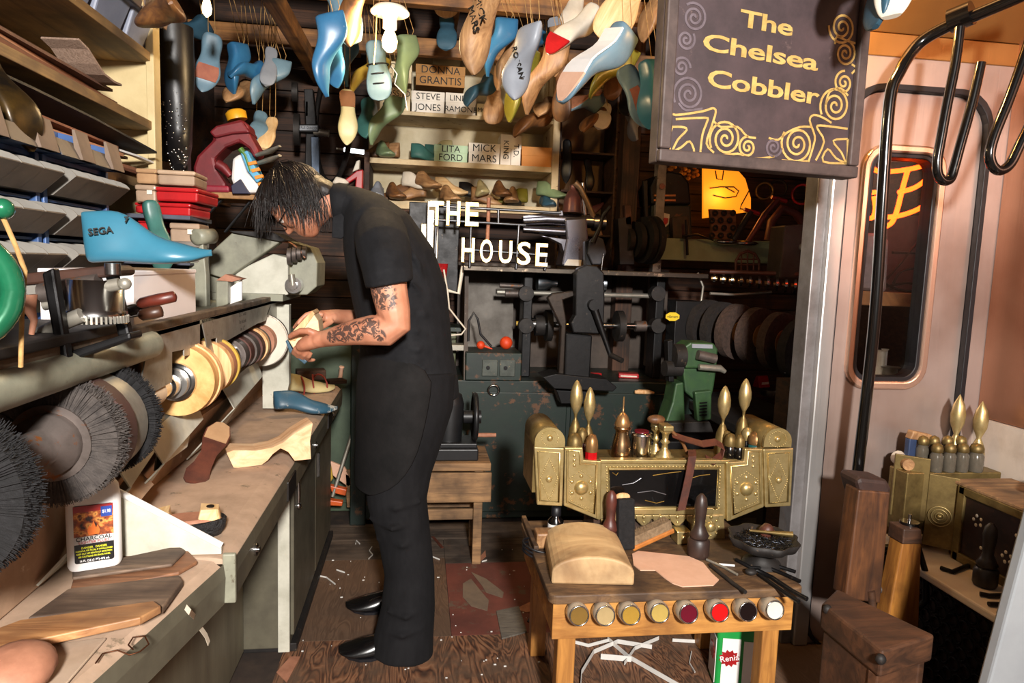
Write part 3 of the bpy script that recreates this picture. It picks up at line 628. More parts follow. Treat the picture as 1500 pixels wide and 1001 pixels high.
# leather sheets on the shelves, each sheet a thing
M_l = [paint('leather sheet %d' % i, c, None, .7, scale=14) for i, c in enumerate(('8c5a42', '74452f', 'a06a4c', '5b3a2a', 'b17c5c', '6a4a3a'))]
def sheet_stack(zs, x0, x1, y0, y1, n, where, th=.006, far=2.46):
    z_ = zs
    for k in range(n):
        t = th*rnd.uniform(.6, 1.4); a = rnd.uniform(-6, 6); w_ = rnd.uniform(.7, 1); yy1 = min(far, y1-rnd.uniform(0, .25)); xx1 = x1-rnd.uniform(0, .05)
        lab = '%s leather sheet, %s of the pile %s' % (('reddish brown', 'dark brown', 'tan', 'deep brown', 'pale tan', 'grey brown')[k % 6], ('lowest', 'second from the bottom', 'third from the bottom', 'fourth from the bottom', 'fifth from the bottom', 'sixth from the bottom', 'seventh from the bottom', 'topmost')[min(k, 7) if k < n-1 else 7], where)
        yc = (y0+yy1)/2; ly = (yy1-y0)
        o = MB().prism([(-(.15), -ly/2), (xx1-(x0+x1)/2, -ly/2+rnd.uniform(0, .06)), (xx1-(x0+x1)/2-rnd.uniform(0, .05), ly/2), (-.12, ly/2-rnd.uniform(0, .1))], t).o('leather_sheet', M_l[k % 6])
        o.location = ((x0+x1)/2, yc, z_); o.rotation_euler = (R_(rnd.uniform(0, .4)), 0, R_(a*.4)); z_ += t+.003; tag(o, lab, 'leather', 'leather sheets '+where)
    return z_
zt = sheet_stack(1.5865, -1.17, -.88, 1.35, 2.48, 7, 'on the lowest wall shelf', .008)
zt2 = sheet_stack(1.787, -1.17, -.90, 1.6, 2.35, 6, 'on the middle wall shelf', .007, 2.3)
# black rubber sheet drooping over the pile, curled ribbed sole sheet
def ribbon(name, pts, w, wdir, th, mt, label, cat, parent=None):
    """flat strip along pts"""
    pts = [Vector(p) for p in pts]; wd_ = Vector(wdir).normalized()*w/2; rings = []
    for i, p in enumerate(pts):
        t = (pts[min(i+1, len(pts)-1)]-pts[max(0, i-1)]).normalized(); n_ = t.cross(wd_).normalized()*th/2
        rings.append([p-wd_-n_, p+wd_-n_, p+wd_+n_, p-wd_+n_])
    o = MB().loft(rings, smooth=False)
    c = pts[0]; o.v = [v-c for v in o.v]; ob = o.o(name, mt, parent); ob.location = c
    if label: tag(ob, label, cat)
    return ob
z0 = zt+.006
ribbon('rubber_sheet', [(-1.0, 1.5, 1.715), (-.98, 1.75, 1.705), (-.96, 2.0, 1.69), (-.95, 2.2, 1.675), (-.95, 2.4, 1.665)], .2, (1, 0, .1), .006, paint('black rubber sheet', '1b1a1c', '121113', .6), 'drooping black rubber sheet on the leather pile of the lowest wall shelf', 'rubber sheet')
ribbon('white_strip', [(-.93, 2.2, 1.66), (-.90, 2.36, 1.655), (-.895, 2.49, 1.65)], .02, (1, 0, 0), .006, M_white, 'white plastic strip at the end of the leather pile on the lowest wall shelf', 'strip')
cs = [(-1.0, 1.98+.045*k*.5, 1.93-.0) for k in range(2)]
ribbon('sole_sheet', [(-.97, 2.06, 1.915), (-.96, 2.09, 1.90), (-.95, 2.12, 1.87), (-.945, 2.15, 1.85), (-.94, 2.20, 1.842), (-.94, 2.25, 1.845)], .10, (1, -.1, 0), .006, wood('ribbed brown rubber', '7c6453', '9a8170', 12, (14, 14, .3), .7, bmp=.5), 'curled ribbed brown sole rubber on the middle wall shelf', 'sole rubber')
# grey bins and a wooden drawer on the top shelf
def grey_bin(label, y0, y1, x1, tagtxt):
    b = thing('storage_bin', label, 'storage bin', (x1, (y0+y1)/2, 2.006), group='grey plastic bins on the top wall shelf'); w_ = (y1-y0)
    M_b = paint('grey bin plastic', '8a8fa0', '757a8b', .4, scale=5)
    MB().loft([[(-.25, -w_/2+.012, 0), (-.035, -w_/2+.012, 0), (-.035, w_/2-.012, 0), (-.25, w_/2-.012, 0)], [(-.25, -w_/2, .095), (0, -w_/2, .095), (0, w_/2, .095), (-.25, w_/2, .095)]], smooth=False).o('bin_body', M_b, b, .006)
    MB().b2((-.26, -w_/2-.004, .092), (.012, w_/2+.004, .106)).o('rim', M_b, b, .003)
    hp_ = MB().b2((0, -w_/2, .09), (.008, w_/2, .145), T(ry=12)).o('label_holder', paint('brown label holder', '7a6558', '64534a', .5), b, .002)
    MB().b2((.008, -.04, .105), (.0095, .04, .128), T(ry=12)).o('paper_label', paint('label paper', 'cbb6ab', 'c0a99d', .7), hp_)
    text('lettering', tagtxt, .012, M_ink, hp_, T(ry=12) @ Matrix.Translation((.010, 0, .117)) @ RIGHTF, .0002)
    return b
grey_bin('grey plastic bin with a paper label, nearest of the three on the top wall shelf', 1.93, 2.12, -.89, 'SOLES')
grey_bin('grey plastic bin with a paper label, between two others on the top wall shelf', 2.13, 2.32, -.885, 'N 2')
grey_bin('grey plastic bin with a paper label, farthest on the top wall shelf by the boots', 2.33, 2.52, -.88, 'HEEL BLOCKS')
dw = thing('wooden_drawer', 'dark wooden drawer box on the top wall shelf beside the grey bins', 'shelf drawer', (-1.03, 1.75, 2.006)); MB().b2((-.13, -.25, 0), (.14, .17, .12)).o('drawer_box', W_dark, dw, .003); MB().b2((.14, -.24, .012), (.152, .16, .11)).o('drawer_front', W_dark, dw, .003)
# blue organisers with tilting bins
M_orgb = paint('blue organiser plastic', '3d5c8f', '2c4570', .45, scale=8, wear='6a6f78', wear_amt=.3)
M_binf = paint('dusty smoke plastic', '6c6054', '594f46', .5, scale=10)
M_bini = paint('smoke grey plastic', '858078', '716d67', .4, scale=6)
def tilt_bin(parent, M, w, d=.085, h=.062, nd=4):
    """tray with slanted front and quarter-round dividers; along local y, front towards +x"""
    b = MB(M); t = .003
    b.prism([(0, 0), (.4*d, 0), (d, h*.72), (d-t, h*.72+t), (.4*d-t, t), (0, t)], w, Matrix(((1, 0, 0, 0), (0, 0, 1, -w/2), (0, 1, 0, 0), (0, 0, 0, 1))))
    b.b2((-t, -w/2, 0), (0, w/2, h))
    o = b.o('tilt_bin', M_binf, parent)
    for k in range(nd+1):
        y = -w/2+w*k/nd; pts = [(0, 0), (.4*d, 0), (d, h*.72)]+[(d*math.cos(R_(a)), h*.72+(h*.45)*math.sin(R_(a))) for a in range(10, 91, 16)]
        MB(M).prism(pts, .0025, Matrix(((1, 0, 0, 0), (0, 0, 1, y-.001), (0, 1, 0, 0), (0, 0, 0, 1)))).o('divider', M_bini, o)
    return o
def organiser(label, y0, y1, x0, zrows, ztop, nd):
    zb = 1.192; g = thing('parts_organiser', label, 'organiser', (x0, (y0+y1)/2, zb)); w_ = y1-y0
    MB().b2((-.16, -w_/2, 0), (-.15, w_/2, ztop-zb)).o('back', M_orgb, g)
    for s in (-1, 1): MB().b2((-.16, s*(w_/2-.008)-.008, 0), (.012, s*(w_/2-.008)+.008, ztop-zb)).o('side_panel', M_orgb, g, .002)
    for zr in zrows:
        MB().b2((-.155, -w_/2+.016, zr-zb-.014), (.0, w_/2-.016, zr-zb-.008)).o('shelf', M_orgb, g)
        tilt_bin(g, T(x=-.012, z=zr-zb), w_-.036, nd=nd)
    MB().b2((-.16, -w_/2, ztop-zb-.01), (-.0, w_/2, ztop-zb)).o('top', M_orgb, g)
    return g
g1 = organiser('blue parts organiser with rows of tilting smoke bins, nearer of the two', 1.32, 1.69, -.86, (1.21, 1.295, 1.385, 1.475), 1.565, 4)
g2_ = organiser('blue parts organiser with rows of tilting smoke bins, beside the red boxes', 1.705, 2.035, -.86, (1.21, 1.295, 1.385, 1.475), 1.565, 4)
for y0, y1, lab in ((1.32, 1.50, 'blue open bin with a brown front on top of the nearer organiser, left one'), (1.51, 1.69, 'blue open bin with a brown front on top of the nearer organiser, right one'), (1.71, 1.86, 'blue open bin with a brown front on top of the farther organiser, left one'), (1.87, 2.03, 'blue open bin with a brown front on top of the farther organiser, right one')):
    b = thing('open_bin', lab, 'storage bin', (-.832, (y0+y1)/2, 1.566), group=None); w_ = y1-y0
    for s in (-1, 1): MB().prism([(-.053, 0), (.02, 0), (-.015, .062), (-.053, .07)], .004, Matrix(((1, 0, 0, 0), (0, 0, 1, s*(w_/2-.004)-.002), (0, 1, 0, 0), (0, 0, 0, 1)))).o('side', M_orgb, b)
    MB().b2((-.053, -w_/2, 0), (.02, w_/2, .004)).o('bottom', M_orgb, b); MB().b2((-.057, -w_/2, 0), (-.053, w_/2, .07)).o('back', M_orgb, b)
    MB().prism([(.02, 0), (.024, 0), (.004, .04), (0, .04)], w_*.96, Matrix(((1, 0, 0, 0), (0, 0, 1, -w_*.48), (0, 1, 0, 0), (0, 0, 0, 1)))).o('front', M_binf, b)
    MB().prism([(.012, .0), (.03, .0), (.012, .07), (.006, .07)], w_*.42, Matrix(((1, 0, 0, 0), (0, 0, 1, w_*.06), (0, 1, 0, 0), (0, 0, 0, 1)))).o('card_front', paint('brown card front', '7d6a5a', '6a594c', .7), b)
bs2 = last('tall black and gold last standing on the nearer blue organiser by the shelf', frame(at_x(20, 150, -.84), ydir=(.15, .3, -1), zdir=(-1, .3, 0)) @ T(y=-.12, z=-.02), paint('black gold paint', '17130f', '4f3a16', .3, .3, 9), 'point', .22, .09, .05, .05)
# boxes stacked beyond the organisers
def tray_box(label, a, b, y, dy, mt, lidmt=None, nm_='parts_box', lidh=.3, clasp=False):
    A = at_y(*a, y); B = at_y(*b, y); w_ = B.x-A.x; h_ = A.z-B.z
    g = thing(nm_, label, 'box', ((A.x+B.x)/2, y+dy/2, B.z), (0, 0, rnd.uniform(-4, 4)))
    MB().box((0, 0, h_*(1-lidh)/2), (w_*.95, dy*.96, h_*(1-lidh)-.001), taper=(1.03, 1.03)).o('box_body', mt, g, .006)
    MB().box((0, 0, h_*(1-lidh/2)), (w_, dy, h_*lidh)).o('lid', lidmt or mt, g, .005)
    if clasp: MB().b2((w_*.1, -dy/2-.004, h_*.45), (w_*.35, -dy/2, h_*.7)).o('label_plate', M_bone, g, .001)
    return g
M_brt = paint('brownish clear plastic', 'a38a74', '87705d', .3, scale=8)
zc = 1.19
cab = thing('small_cabinet', 'small dark slate cabinet holding parts boxes beside the blue organisers', 'cabinet', (-.82, 2.3, 1.192))
MB().b2((-.09, -.10, 0), (-.07, .12, .27)).o('side_panel', paint('slate blue board', '474a58', '373a46', .6), cab, .002)
MB().b2((-.20, .10, 0), (.12, .12, .27)).o('back_panel', MATS['slate blue board'], cab); MB().b2((-.20, -.10, .262), (.13, .12, .275)).o('top', MATS['slate blue board'], cab, .002)
MB().b2((-.20, -.10, .0), (-.19, .12, .27)).o('side_panel', MATS['slate blue board'], cab, .002); MB().b2((-.07, -.09, .125), (.125, .1, .132)).o('shelf', MATS['slate blue board'], cab)
tray_box('smoky lidded parts box in the slate cabinet, upper one', (246, 326), (290, 357), 2.24, .13, M_brt, clasp=True)
tray_box('smoky lidded parts box in the slate cabinet, lower one', (247, 352), (290, 385), 2.24, .13, paint('smoky plastic', '7d746c', '5f5750', .3), clasp=True)
tray_box('red plastic parts box inside the left bay of the slate cabinet', (200, 320), (230, 340), 2.24, .13, M_redpl)
tray_box('bright red plastic parts box on the slate cabinet under a slightly larger one', (224, 296), (283, 318), 2.2, .17, M_redpl)
tray_box('large bright red plastic parts box, topmost red one on the slate cabinet', (228, 273), (293, 297), 2.2, .19, M_redpl)
tray_box('short red plastic parts box pressed against the blue organiser', (197, 296), (223, 313), 2.24, .14, M_redpl)
tray_box('brown clear plastic parts box with a paper label beside the big red box', (198, 270), (230, 297), 2.2, .16, M_brt, clasp=True)
tray_box('brown clear plastic parts box with bags inside, on top of the big red box', (228, 248), (284, 273), 2.22, .15, M_brt, paint('crinkled bag', 'b59a80', '947a62', .35))
tray_box('tan cardboard parts box at the top left of the box stack by the shelf end', (198, 246), (230, 270), 2.22, .15, M_card)
# things on the tray
bt = thing('lighter_fluid_bottle', 'white plastic charcoal lighter fluid bottle standing on a board on the near tray', 'bottle', at_z(140, 826, .768), (0, 0, 22))
def rr2(w, d, r, z, n=4): return [(x, y, z) for x, y in rrect(-w/2, w/2, -d/2, d/2, r, n)]
MB().loft([rr2(.082, .05, .016, 0), rr2(.088, .056, .02, .006), rr2(.088, .056, .02, .125), rr2(.082, .052, .02, .15), rr2(.06, .044, .018, .168), rr2(.034, .034, .016, .176), rr2(.030, .030, .0148, .186)]).o('bottle_body', M_white, bt)
MB().lathe([(.017, .184), (.018, .186), (.018, .206), (.015, .21)], 20).o('cap', M_redpl, bt)
lb = MB().prism(rrect(-.031, .031, .016, .124, .004, 3), .0008, Matrix(((1, 0, 0, 0), (0, 0, -1, -.0284), (0, 1, 0, 0), (0, 0, 0, 1)))).o('label', None or flat('label black', '141110', .4), bt)
def lbl(x0, x1, z0, z1, mt, d=.0300, nme='label_panel'): return MB().b2((x0, -d, z0), (x1, -.0288, z1)).o(nme, mt, lb)
lbl(-.031, .031, .112, .1235, paint('label red', 'a5201f', '7c1616', .4)); 
mtf, nt, bsf = nm('flames print'); v_ = coords(nt, (1, 1, 1)); n_ = N(nt, 'ShaderNodeTexNoise', Scale=70.0, Detail=5.0); nt.links.new(v_, n_.inputs[0]); r_ = ramp(nt, [(.38, '2a120a'), (.5, 'a04a1c'), (.58, 'e09a4a'), (.66, '5a2412')], n_.outputs[0]); nt.links.new(r_.outputs[0], bsf.inputs['Base Color'])
lbl(-.031, .031, .066, .112, mtf); lbl(-.031, .031, .052, .066, flat('label silver', 'c9c6c2', .4)); lbl(.012, .0295, .1, .119, flat('price blue', '24408f', .4), .0304)
MB().prism([(x, z_+.0065) for x, z_ in ((-.008, .062), (.008, .062), (.010, .07), (.006, .08), (.004, .074), (0, .088), (-.004, .076), (-.007, .08), (-.010, .07))], .0005, Matrix(((1, 0, 0, 0), (0, 0, -1, -.0303), (0, 1, 0, 0), (0, 0, 0, 1)))).o('flame', flat('flame orange', 'e8742a', .5), lb)
def ltx(t, z_, s, mt, x=0, sx=1): return text('lettering', t, s, mt, lb, Matrix.Translation((x, -.0305, z_)) @ FRONT, .0002, sx=sx, off=.0001)
ltx('CHARCOAL', .0615, .0105, M_ink); ltx('LIGHTER FLUID', .0548, .007, flat('print red', 'a8201c', .5)); ltx('$1.98', .1095, .0085, flat('print white', 'f2f0ee', .5), .0208, .7)
for i, t in enumerate(('DANGER   DANGER', 'HARMFUL OR FATAL IF SWALLOWED', 'KEEP OUT OF REACH OF CHILDREN', 'SEE CAUTIONS ON BACK PANEL')): ltx(t, .045-.0055*i, .0042 if i else .0055, flat('print yellow', 'd8d830', .5), 0, .82)
ltx('16 FL OZ (1 PT) 473 mL', .0205, .0055, flat('print white', 'f2f0ee', .5), 0, .85)
# wooden boards stacked on the near tray
M_bd = wood('old grey brown board', '4a3a2e', '7a6350', 5, (.8, 9, 9), .7, '3a2b22'); M_bd2 = wood('reddish board', '5d3c28', '8c5f40', 5, (.8, 9, 9), .65)
def board(label, pts, z0, th, mt, bev=.003):
    P = [at_z(a, b, z0+th) for a, b in pts]; c = sum(P, Vector())/len(P); c.z = z0
    o = MB().prism([(p.x-c.x, p.y-c.y) for p in P], th).o('wooden_board', mt, None, bev); o.location = c; return tag(o, label, 'board')
board('grey brown board, lowest of the stack under the lighter fluid bottle', [(100, 872), (262, 838), (290, 822), (270, 800), (110, 838)], .7515, .008, M_bd2)
board('dark board directly under the lighter fluid bottle', [(106, 846), (252, 826), (272, 806), (262, 799), (106, 832)], .7605, .007, M_bd)
board('wide dusty board with an angled end in the middle of the near tray', [(40, 905), (100, 862), (262, 842), (268, 850), (238, 890), (225, 886)], .7515, .014, M_bd)
board('thick orange edged board with a chamfered corner at the front of the near tray', [(-30, 950), (-30, 930), (30, 908), (225, 880), (236, 888), (205, 905), (-30, 955)], .7665, .013, wood('orange edged board', '8a5a34', 'b98858', 5, (.8, 9, 9), .55, '6a4a33'), .002)
board('pale plastic sheet lying under the boards at the bottom left corner', [(-30, 960), (140, 935), (156, 934), (90, 1010), (-30, 1040)], .7515, .004, paint('pale dusty acrylic', 'b09a86', '98826e', .4))
rw = thing('wooden_roller', 'rounded tan wooden block end at the bottom left corner of the near tray', 'block', at_z(20, 1015, .756)); MB().sph((0, 0, .03), (.05, .06, .032)).o('block_body', M_tan, rw)
wr_ = MB().tube([at_z(140, 972, .756), at_z(150, 958, .757), at_z(172, 953, .757), at_z(190, 960, .756), at_z(205, 955, .756), at_z(218, 944, .756), at_z(212, 932, .757), at_z(195, 934, .757), at_z(188, 945, .756), at_z(195, 952, .756)], .0012, 6).o('wire_offcut', metal('thin copper wire', '6b4430', .5)); tag(wr_, 'thin bent wire lying on the near tray edge', 'wire')
ribbon('masking_tape', [at_z(272, 890, .757), at_z(278, 897, .757), at_x(286, 905, -.40), at_x(292, 918, -.395), at_x(302, 932, -.393), at_x(306, 943, -.392)], .012, (0, 1, .3), .001, paint('cream tape', 'd9cdb9', 'c7b9a2', .8), 'torn cream masking tape hanging over the tray edge', 'tape')
# wooden clog last in black woven cover
A = at_z(228, 775, .752); B = at_z(322, 742, .752)
def on_tray(label, hp_, tp_, mt, style='point', W=.08, heel=.02, H=.07, z=.7515, rx=0, patch=None, L=None):
    A = at_z(*hp_, z); B = at_z(*tp_, z); Lg = L or (B-A).length
    return last(label, frame(A, ydir=B-A, zdir=(0, 0, 1)) @ T(ry=rx), mt, style, min(max(Lg, .2), .3), W, heel, H, patch=patch)
cl = thing('clog_upper', 'wooden last wrapped in black woven leather on the tray near the divider', 'clog', at_z(275, 785, .7515), (0, 0, 14))
o = MB().loft([[(-.085+x*.3, 0+0*x, 0) for x in (0,)]*0 or [(.0, 0, 0)]*3, [(.0, 0, 0)]*3], cap=False) if False else None
def oval(rx, ry, z_, n=24, k=1): return [(rx*math.cos(2*math.pi*j/n)*(1 if math.cos(2*math.pi*j/n) > 0 else 1.25), ry*math.sin(2*math.pi*j/n), z_) for j in range(n)]
MB().loft([oval(.068, .034, 0), oval(.075, .040, .012), oval(.078, .042, .034), oval(.074, .039, .038), oval(.072, .037, .030)], cap=True).o('woven_upper', paint('black woven leather', '191617', '0d0c0c', .5, scale=90, bmp=.9), cl)
MB().loft([oval(.070, .036, .028), oval(.066, .034, .036), oval(.06, .028, .042)]).o('insole', M_tan, cl)
MB().loft([[(.02, -.028, .036), (.066, -.02, .036), (.066, .02, .036), (.02, .028, .036)], [(.026, -.022, .062), (.062, -.016, .058), (.062, .016, .058), (.026, .022, .062)]], smooth=False).o('heel_block', M_lastwoodL, cl, .006)
kb_ = MB().loft([[(-.078, -.024, .03), (-.03, -.03, .03), (-.03, .03, .03), (-.078, .024, .03)], [(-.072, -.018, .058), (-.034, -.022, .064), (-.034, .022, .064), (-.072, .018, .058)]], smooth=False).o('toe_block', M_lastwoodL, cl, .008)
text('lettering', '8B', .022, M_ink, kb_, Matrix.Translation((-.052, -.0285, .047)) @ FRONT @ T(rx=-15), .0004)
MB().disc((.045, 0, .060), (0, 0, 1), .008, .004).o('peg_hole', M_iron, cl)
# leaning insole
ins = thing('leather_insole', 'brown leather insole propped against the dust chute beside the wooden platform', 'insole', at_z(285, 706, .752))
ii = [(-.03, 0), (-.034, .03), (-.024, .06), (-.02, .10), (-.034, .15), (-.036, .185), (-.02, .215), (.0, .22), (.022, .212), (.034, .18), (.034, .15), (.022, .10), (.024, .05), (.03, .02), (.02, -.008), (-.02, -.01)]
IF = frame((0, 0, 0), ydir=(.02, .17, .10), zdir=(.35, -.6, .7)); MB(IF).prism(ii, .005).o('sole_sheet', M_leath, ins)
MB(IF).prism([(x*.9, y) for x, y in ii if y > .11], .002, z0=.005).o('fibre_face', M_card, ins)
# unfinished wooden platform shoe
pf = thing('wooden_platform', 'unfinished pale wooden platform sole with a carved heel, on the middle of the tray', 'wooden sole', at_z(340, 680, .7515), (0, 0, 20))
prof_ = [(0, .0), (.012, -.002), (.075, .0), (.092, .012), (.106, .030), (.128, .046), (.150, .032), (.168, .003), (.215, .003), (.212, .06), (.22, .115), (.20, .106), (.165, .086), (.135, .062), (.105, .050), (.06, .045), (.0, .052), (-.018, .046)]
M_plat = wood('carved pine with rings', 'cf9a6d', 'f0cba0', 9, (1, 5, 2), .55)
rings = []
for dy in (-.042, -.036, .036, .042): rings.append([(x, dy, z_ if abs(dy) < .04 else (z_*.97+.001)) for x, z_ in prof_])
MB(T(s=1.0)).loft(rings, smooth=False).o('platform_body', M_plat, pf, .003)
# painted last and strapped last at the far end
on_tray('dark blue last with torn white paper patches on the tray', (402, 612), (465, 607), paint('blue with torn paper', '2f5468', '243f50', .4, scale=5, wear='c9c3b8', wear_amt=.43), 'point', .085, .03, .07, rx=-10, patch=None, L=.24)
x = on_tray('cream last with red straps at the far end of the tray', (405, 580), (488, 572), M_cream, 'round', .09, .02, .075, L=.27)
for k, (y, a) in enumerate(((.17, 25), (.2, -20), (.11, 4))): MB().torus((0, y, .035), (math.sin(R_(a)), math.cos(R_(a)), .1), .045-.006*k*0, .004, 24, 6).o('strap', paint('red strap', 'a8483f', '8c3530', .6), x)
# clutter at the far end of the tray
def scrap(label, p, dims, rz, mt, nm_='wood_offcut', cat='offcut', z=.7515, bev=.004): o = MB().b2((-dims[0]/2, -dims[1]/2, 0), (dims[0]/2, dims[1]/2, dims[2])).o(nm_, mt, None, bev); o.location = (p.x, p.y, z); o.rotation_euler = (0, 0, R_(rz)); return tag(o, label, cat)
scrap('dark wooden block behind the strapped last', at_z(455, 556, .75), (.14, .08, .05), 15, W_dark); scrap('brown leather folded piece under the man hands', at_z(430, 566, .75), (.14, .06, .03), -20, M_leath, 'leather_scrap', 'leather scrap')
scrap('dark offcut at the far front corner of the tray', at_z(492, 562, .75), (.09, .07, .02), 25, W_dark2)
pk = thing('spool', 'pink white thread spool on the far corner of the tray', 'spool', at_z(507, 556, .75)-Vector((.03, 0, 0)), (10, 8, 0)); MB().lathe([(.012, 0), (.014, .005), (.010, .012), (.010, .06), (.014, .066), (.012, .07)], 14).o('thread_body', M_nude, pk)
# ================================================================== BACK: shelf unit with boxes
M_chip = paint('chipped cream shelf paint', 'c9b48e', 'b39c76', .65, scale=9, wear='6b4628', wear_amt=.37)
M_chipb = paint('stained cream board', 'cfc2a4', 'b5a684', .7, scale=4, wear='8a6c46', wear_amt=.28)
YS = 3.92
def P_(a, b, y=YS): return at_y(a, b, y)
sh = thing('shelf_unit', 'chipped cream shelf unit on the back wall holding lettered shoe boxes and old lasts', 'shelves', (.25, YS, 1.6)); Mp = Matrix.Translation((-.25, -YS, -1.6))
xl, xr = -.315, .775; zA = P_(680, 168).z; zB = P_(680, 238).z; zC = P_(680, 298).z; zT = 2.62; yb = YS+.33
def B_(lo, hi, nme, mt=M_chip, bev=.003): return MB(Mp).b2(lo, hi).o(nme, mt, sh, bev)
B_((xl, yb-.012, zC), (xr, yb, zT), 'back_panel', M_chipb)
B_((xl, YS, zC-.03), (xl+.03, yb-.012, zB+.03), 'side_board', W_dark); B_((xr-.04, YS-.005, zC-.04), (xr, yb-.012, zT), 'side_board')
for zz, t in ((zA, .022), (zB, .03), (zC, .045)): B_((xl+.03 if zz != zA else xl+.05, YS, zz-t), (xr-.04, yb-.012, zz), 'shelf_board')
B_((xl-.05, YS-.03, zC-.075), (xr+.01, yb, zC-.05), 'base_board', W_dark)
def sbox(label, a, b, mt, txt=None, y=YS+.02, dy=.16, size=.05, floor_z=None, **k):
    A = P_(*a, y); B = P_(*b, y); z0 = B.z if floor_z is None else floor_z; h_ = A.z-B.z
    return shoe_box(label, (A.x, y, z0), (B.x, y+dy, z0+h_), mt, txt, size=size, group=None, **k)
C_w = paint('white box card', 'e6ddd0', 'dacfbf', .7, scale=4, bmp=.01); C_c = paint('cream box card', 'e0cda6', 'd3be92', .7, scale=4, bmp=.01); C_b = paint('brown box card', 'a9793f', '946834', .7, scale=6, bmp=.01)
C_g = paint('pale green box card', 'b5cfae', 'a5c19e', .7, scale=4, bmp=.01); C_o = paint('orange box card', 'cf8a45', 'bd7a38', .7, scale=4, bmp=.01)
za2 = zA+P_(625, 130).z-P_(625, 164).z+.001
sbox('cream shoe box lettered CLARK at the left of the upper shelf', (556, 128), (601, 165), C_c, 'DOSS JO\nCLARK', floor_z=zA+.0005, size=.052)
sbox('cream shoe box ending SH and TE on top of the CLARK box', (560, 93), (603, 127), C_c, 'JOSH\nTATE', floor_z=zA+.152, size=.055)
sbox('white shoe box lettered STEVE JONES', (603, 129), (651, 164), C_w, 'STEVE\nJONES', floor_z=zA+.0005, size=.06)
sbox('white shoe box lettered LINDA RAMONE', (653, 132), (697, 167), C_w, 'LINDA\nRAMONE', floor_z=zA+.0005, size=.052)
sbox('brown cardboard shoe box lettered DONNA GRANTIS', (609, 95), (681, 131), C_b, 'DONNA\nGRANTIS', floor_z=zA+.148, size=.068)
sbox('small cream shoe box lettered ROMUL on top of the brown box', (634, 76), (676, 95), C_c, 'ROMUL', floor_z=zA+.306, size=.055)
sbox('narrow cream shoe box lettered MO beside the LINDA RAMONE box', (699, 148), (714, 168), C_c, 'MO', floor_z=zA+.0005, size=.04)
sbox('pale green shoe box lettered LITA FORD', (636, 203), (685, 231), C_g, 'LITA\nFORD', floor_z=zB+.0005, size=.062)
sbox('white shoe box lettered MICK MARS', (687, 199), (732, 232), C_w, 'MICK\nMARS', floor_z=zB+.0005, size=.068)
sbox('white shoe box standing on end lettered KING', (734, 186), (748.5, 232), C_w, 'KING', floor_z=zB+.0005, size=.052, vertical=True)
sbox('white shoe box standing on end lettered T.D.', (749.5, 188), (763, 233), C_w, 'T.D.', floor_z=zB+.0005, size=.05, vertical=True)
sbox('plain orange shoe box at the right end of the shelf', (765, 202), (812, 234), C_o, None, floor_z=zB+.0005)
# lasts lying on the shelves
def shelf_last(label, p, rz, mt, z0, L=.22, W=.075, style='point', ry=0, y=None, heel=.02, H=.07, rx=0):
    q = P_(p[0], p[1], y or YS+.12); return last(label, T(q.x, q.y, z0+.0005, rx, ry, rz), mt, style, L, W, heel, H, group='lasts lying on the back shelves')
zc = zC
names = (('grey speckled last end at the left of the bottom shelf', 555, 180, M_grey, 0, 0), ('upright slim blue last at the left of the bottom shelf', 561, 90, M_blueD, .03, 60), ('brown wooden last leaning on the left of the bottom shelf pile', 572, 200, M_lastwoodD, 0, 0), ('cream and grey last lying across the top of the left pile', 590, 240, M_bone, .07, 0), ('light wooden last with its sole up over the left pile', 612, 215, M_lastwood, .07, 0),
         ('dark wooden last low in the left pile of the bottom shelf', 600, 100, M_lastwoodD, 0, 0), ('amber wooden last in the middle of the left pile', 625, 80, M_lastwood, .01, 0), ('square ended wooden last at the right of the left pile', 637, 250, M_lastwoodL, .05, 0), ('round ended amber last at the right foot of the left pile', 650, 200, M_lastwood, 0, 0),
         ('black pointed shoe upper in the middle of the bottom shelf', 672, 260, M_blackl, .03, 0), ('tan wooden last lying in front of the black shoe', 690, 275, M_lastwood, 0, 0), ('cream yellow last standing on its toe on the right pile', 712, 170, M_cream, .05, 20), ('brown last behind the cream yellow one', 728, 190, M_lastwoodD, .04, 0), ('slate last at the foot of the right pile', 738, 200, M_irond, 0, 0),
         ('tan and grey last in the right pile', 752, 170, M_lastwood, .01, 0), ('olive last lying in the right pile', 772, 110, M_yelgr, .01, 0), ('green and cream last on top at the right end', 787, 230, M_greenc, .05, 0), ('dark blue round last at the right end of the bottom shelf', 797, 185, M_blueD, 0, 0))
for i, (lab, px_, rz, mt, dz, ry) in enumerate(names): shelf_last(lab, (px_, 285), rz, mt, zC+dz, ry=ry, L=.20, W=.09, H=.085, y=YS+.09+.05*(i % 2), style=('round', 'point')[i % 2])
for lab, px_, rz, mt, dz in (('grey green last at the left end of the shelf beside the pale green box', 557, 200, M_greenc, 0), ('brown wooden last standing left of the teal pair', 570, 90, M_lastwoodD, 0), ('brown pointed last left of the teal pair', 585, 70, M_lastwood, 0), ('teal round last, left of the pair beside the pale green box', 602, 260, M_teal, 0), ('teal round last, right of the pair beside the pale green box', 622, 275, M_teal, 0), ('dark teal last standing behind the pale green box', 645, 180, M_teal, .02), ('cream heeled last lying behind the pale green box', 662, 100, M_cream, .05)):
    shelf_last(lab, (px_, 228), rz, mt, zB+dz, L=.19, W=.085, H=.085, y=YS+.10+(.12 if dz else 0), style='round')
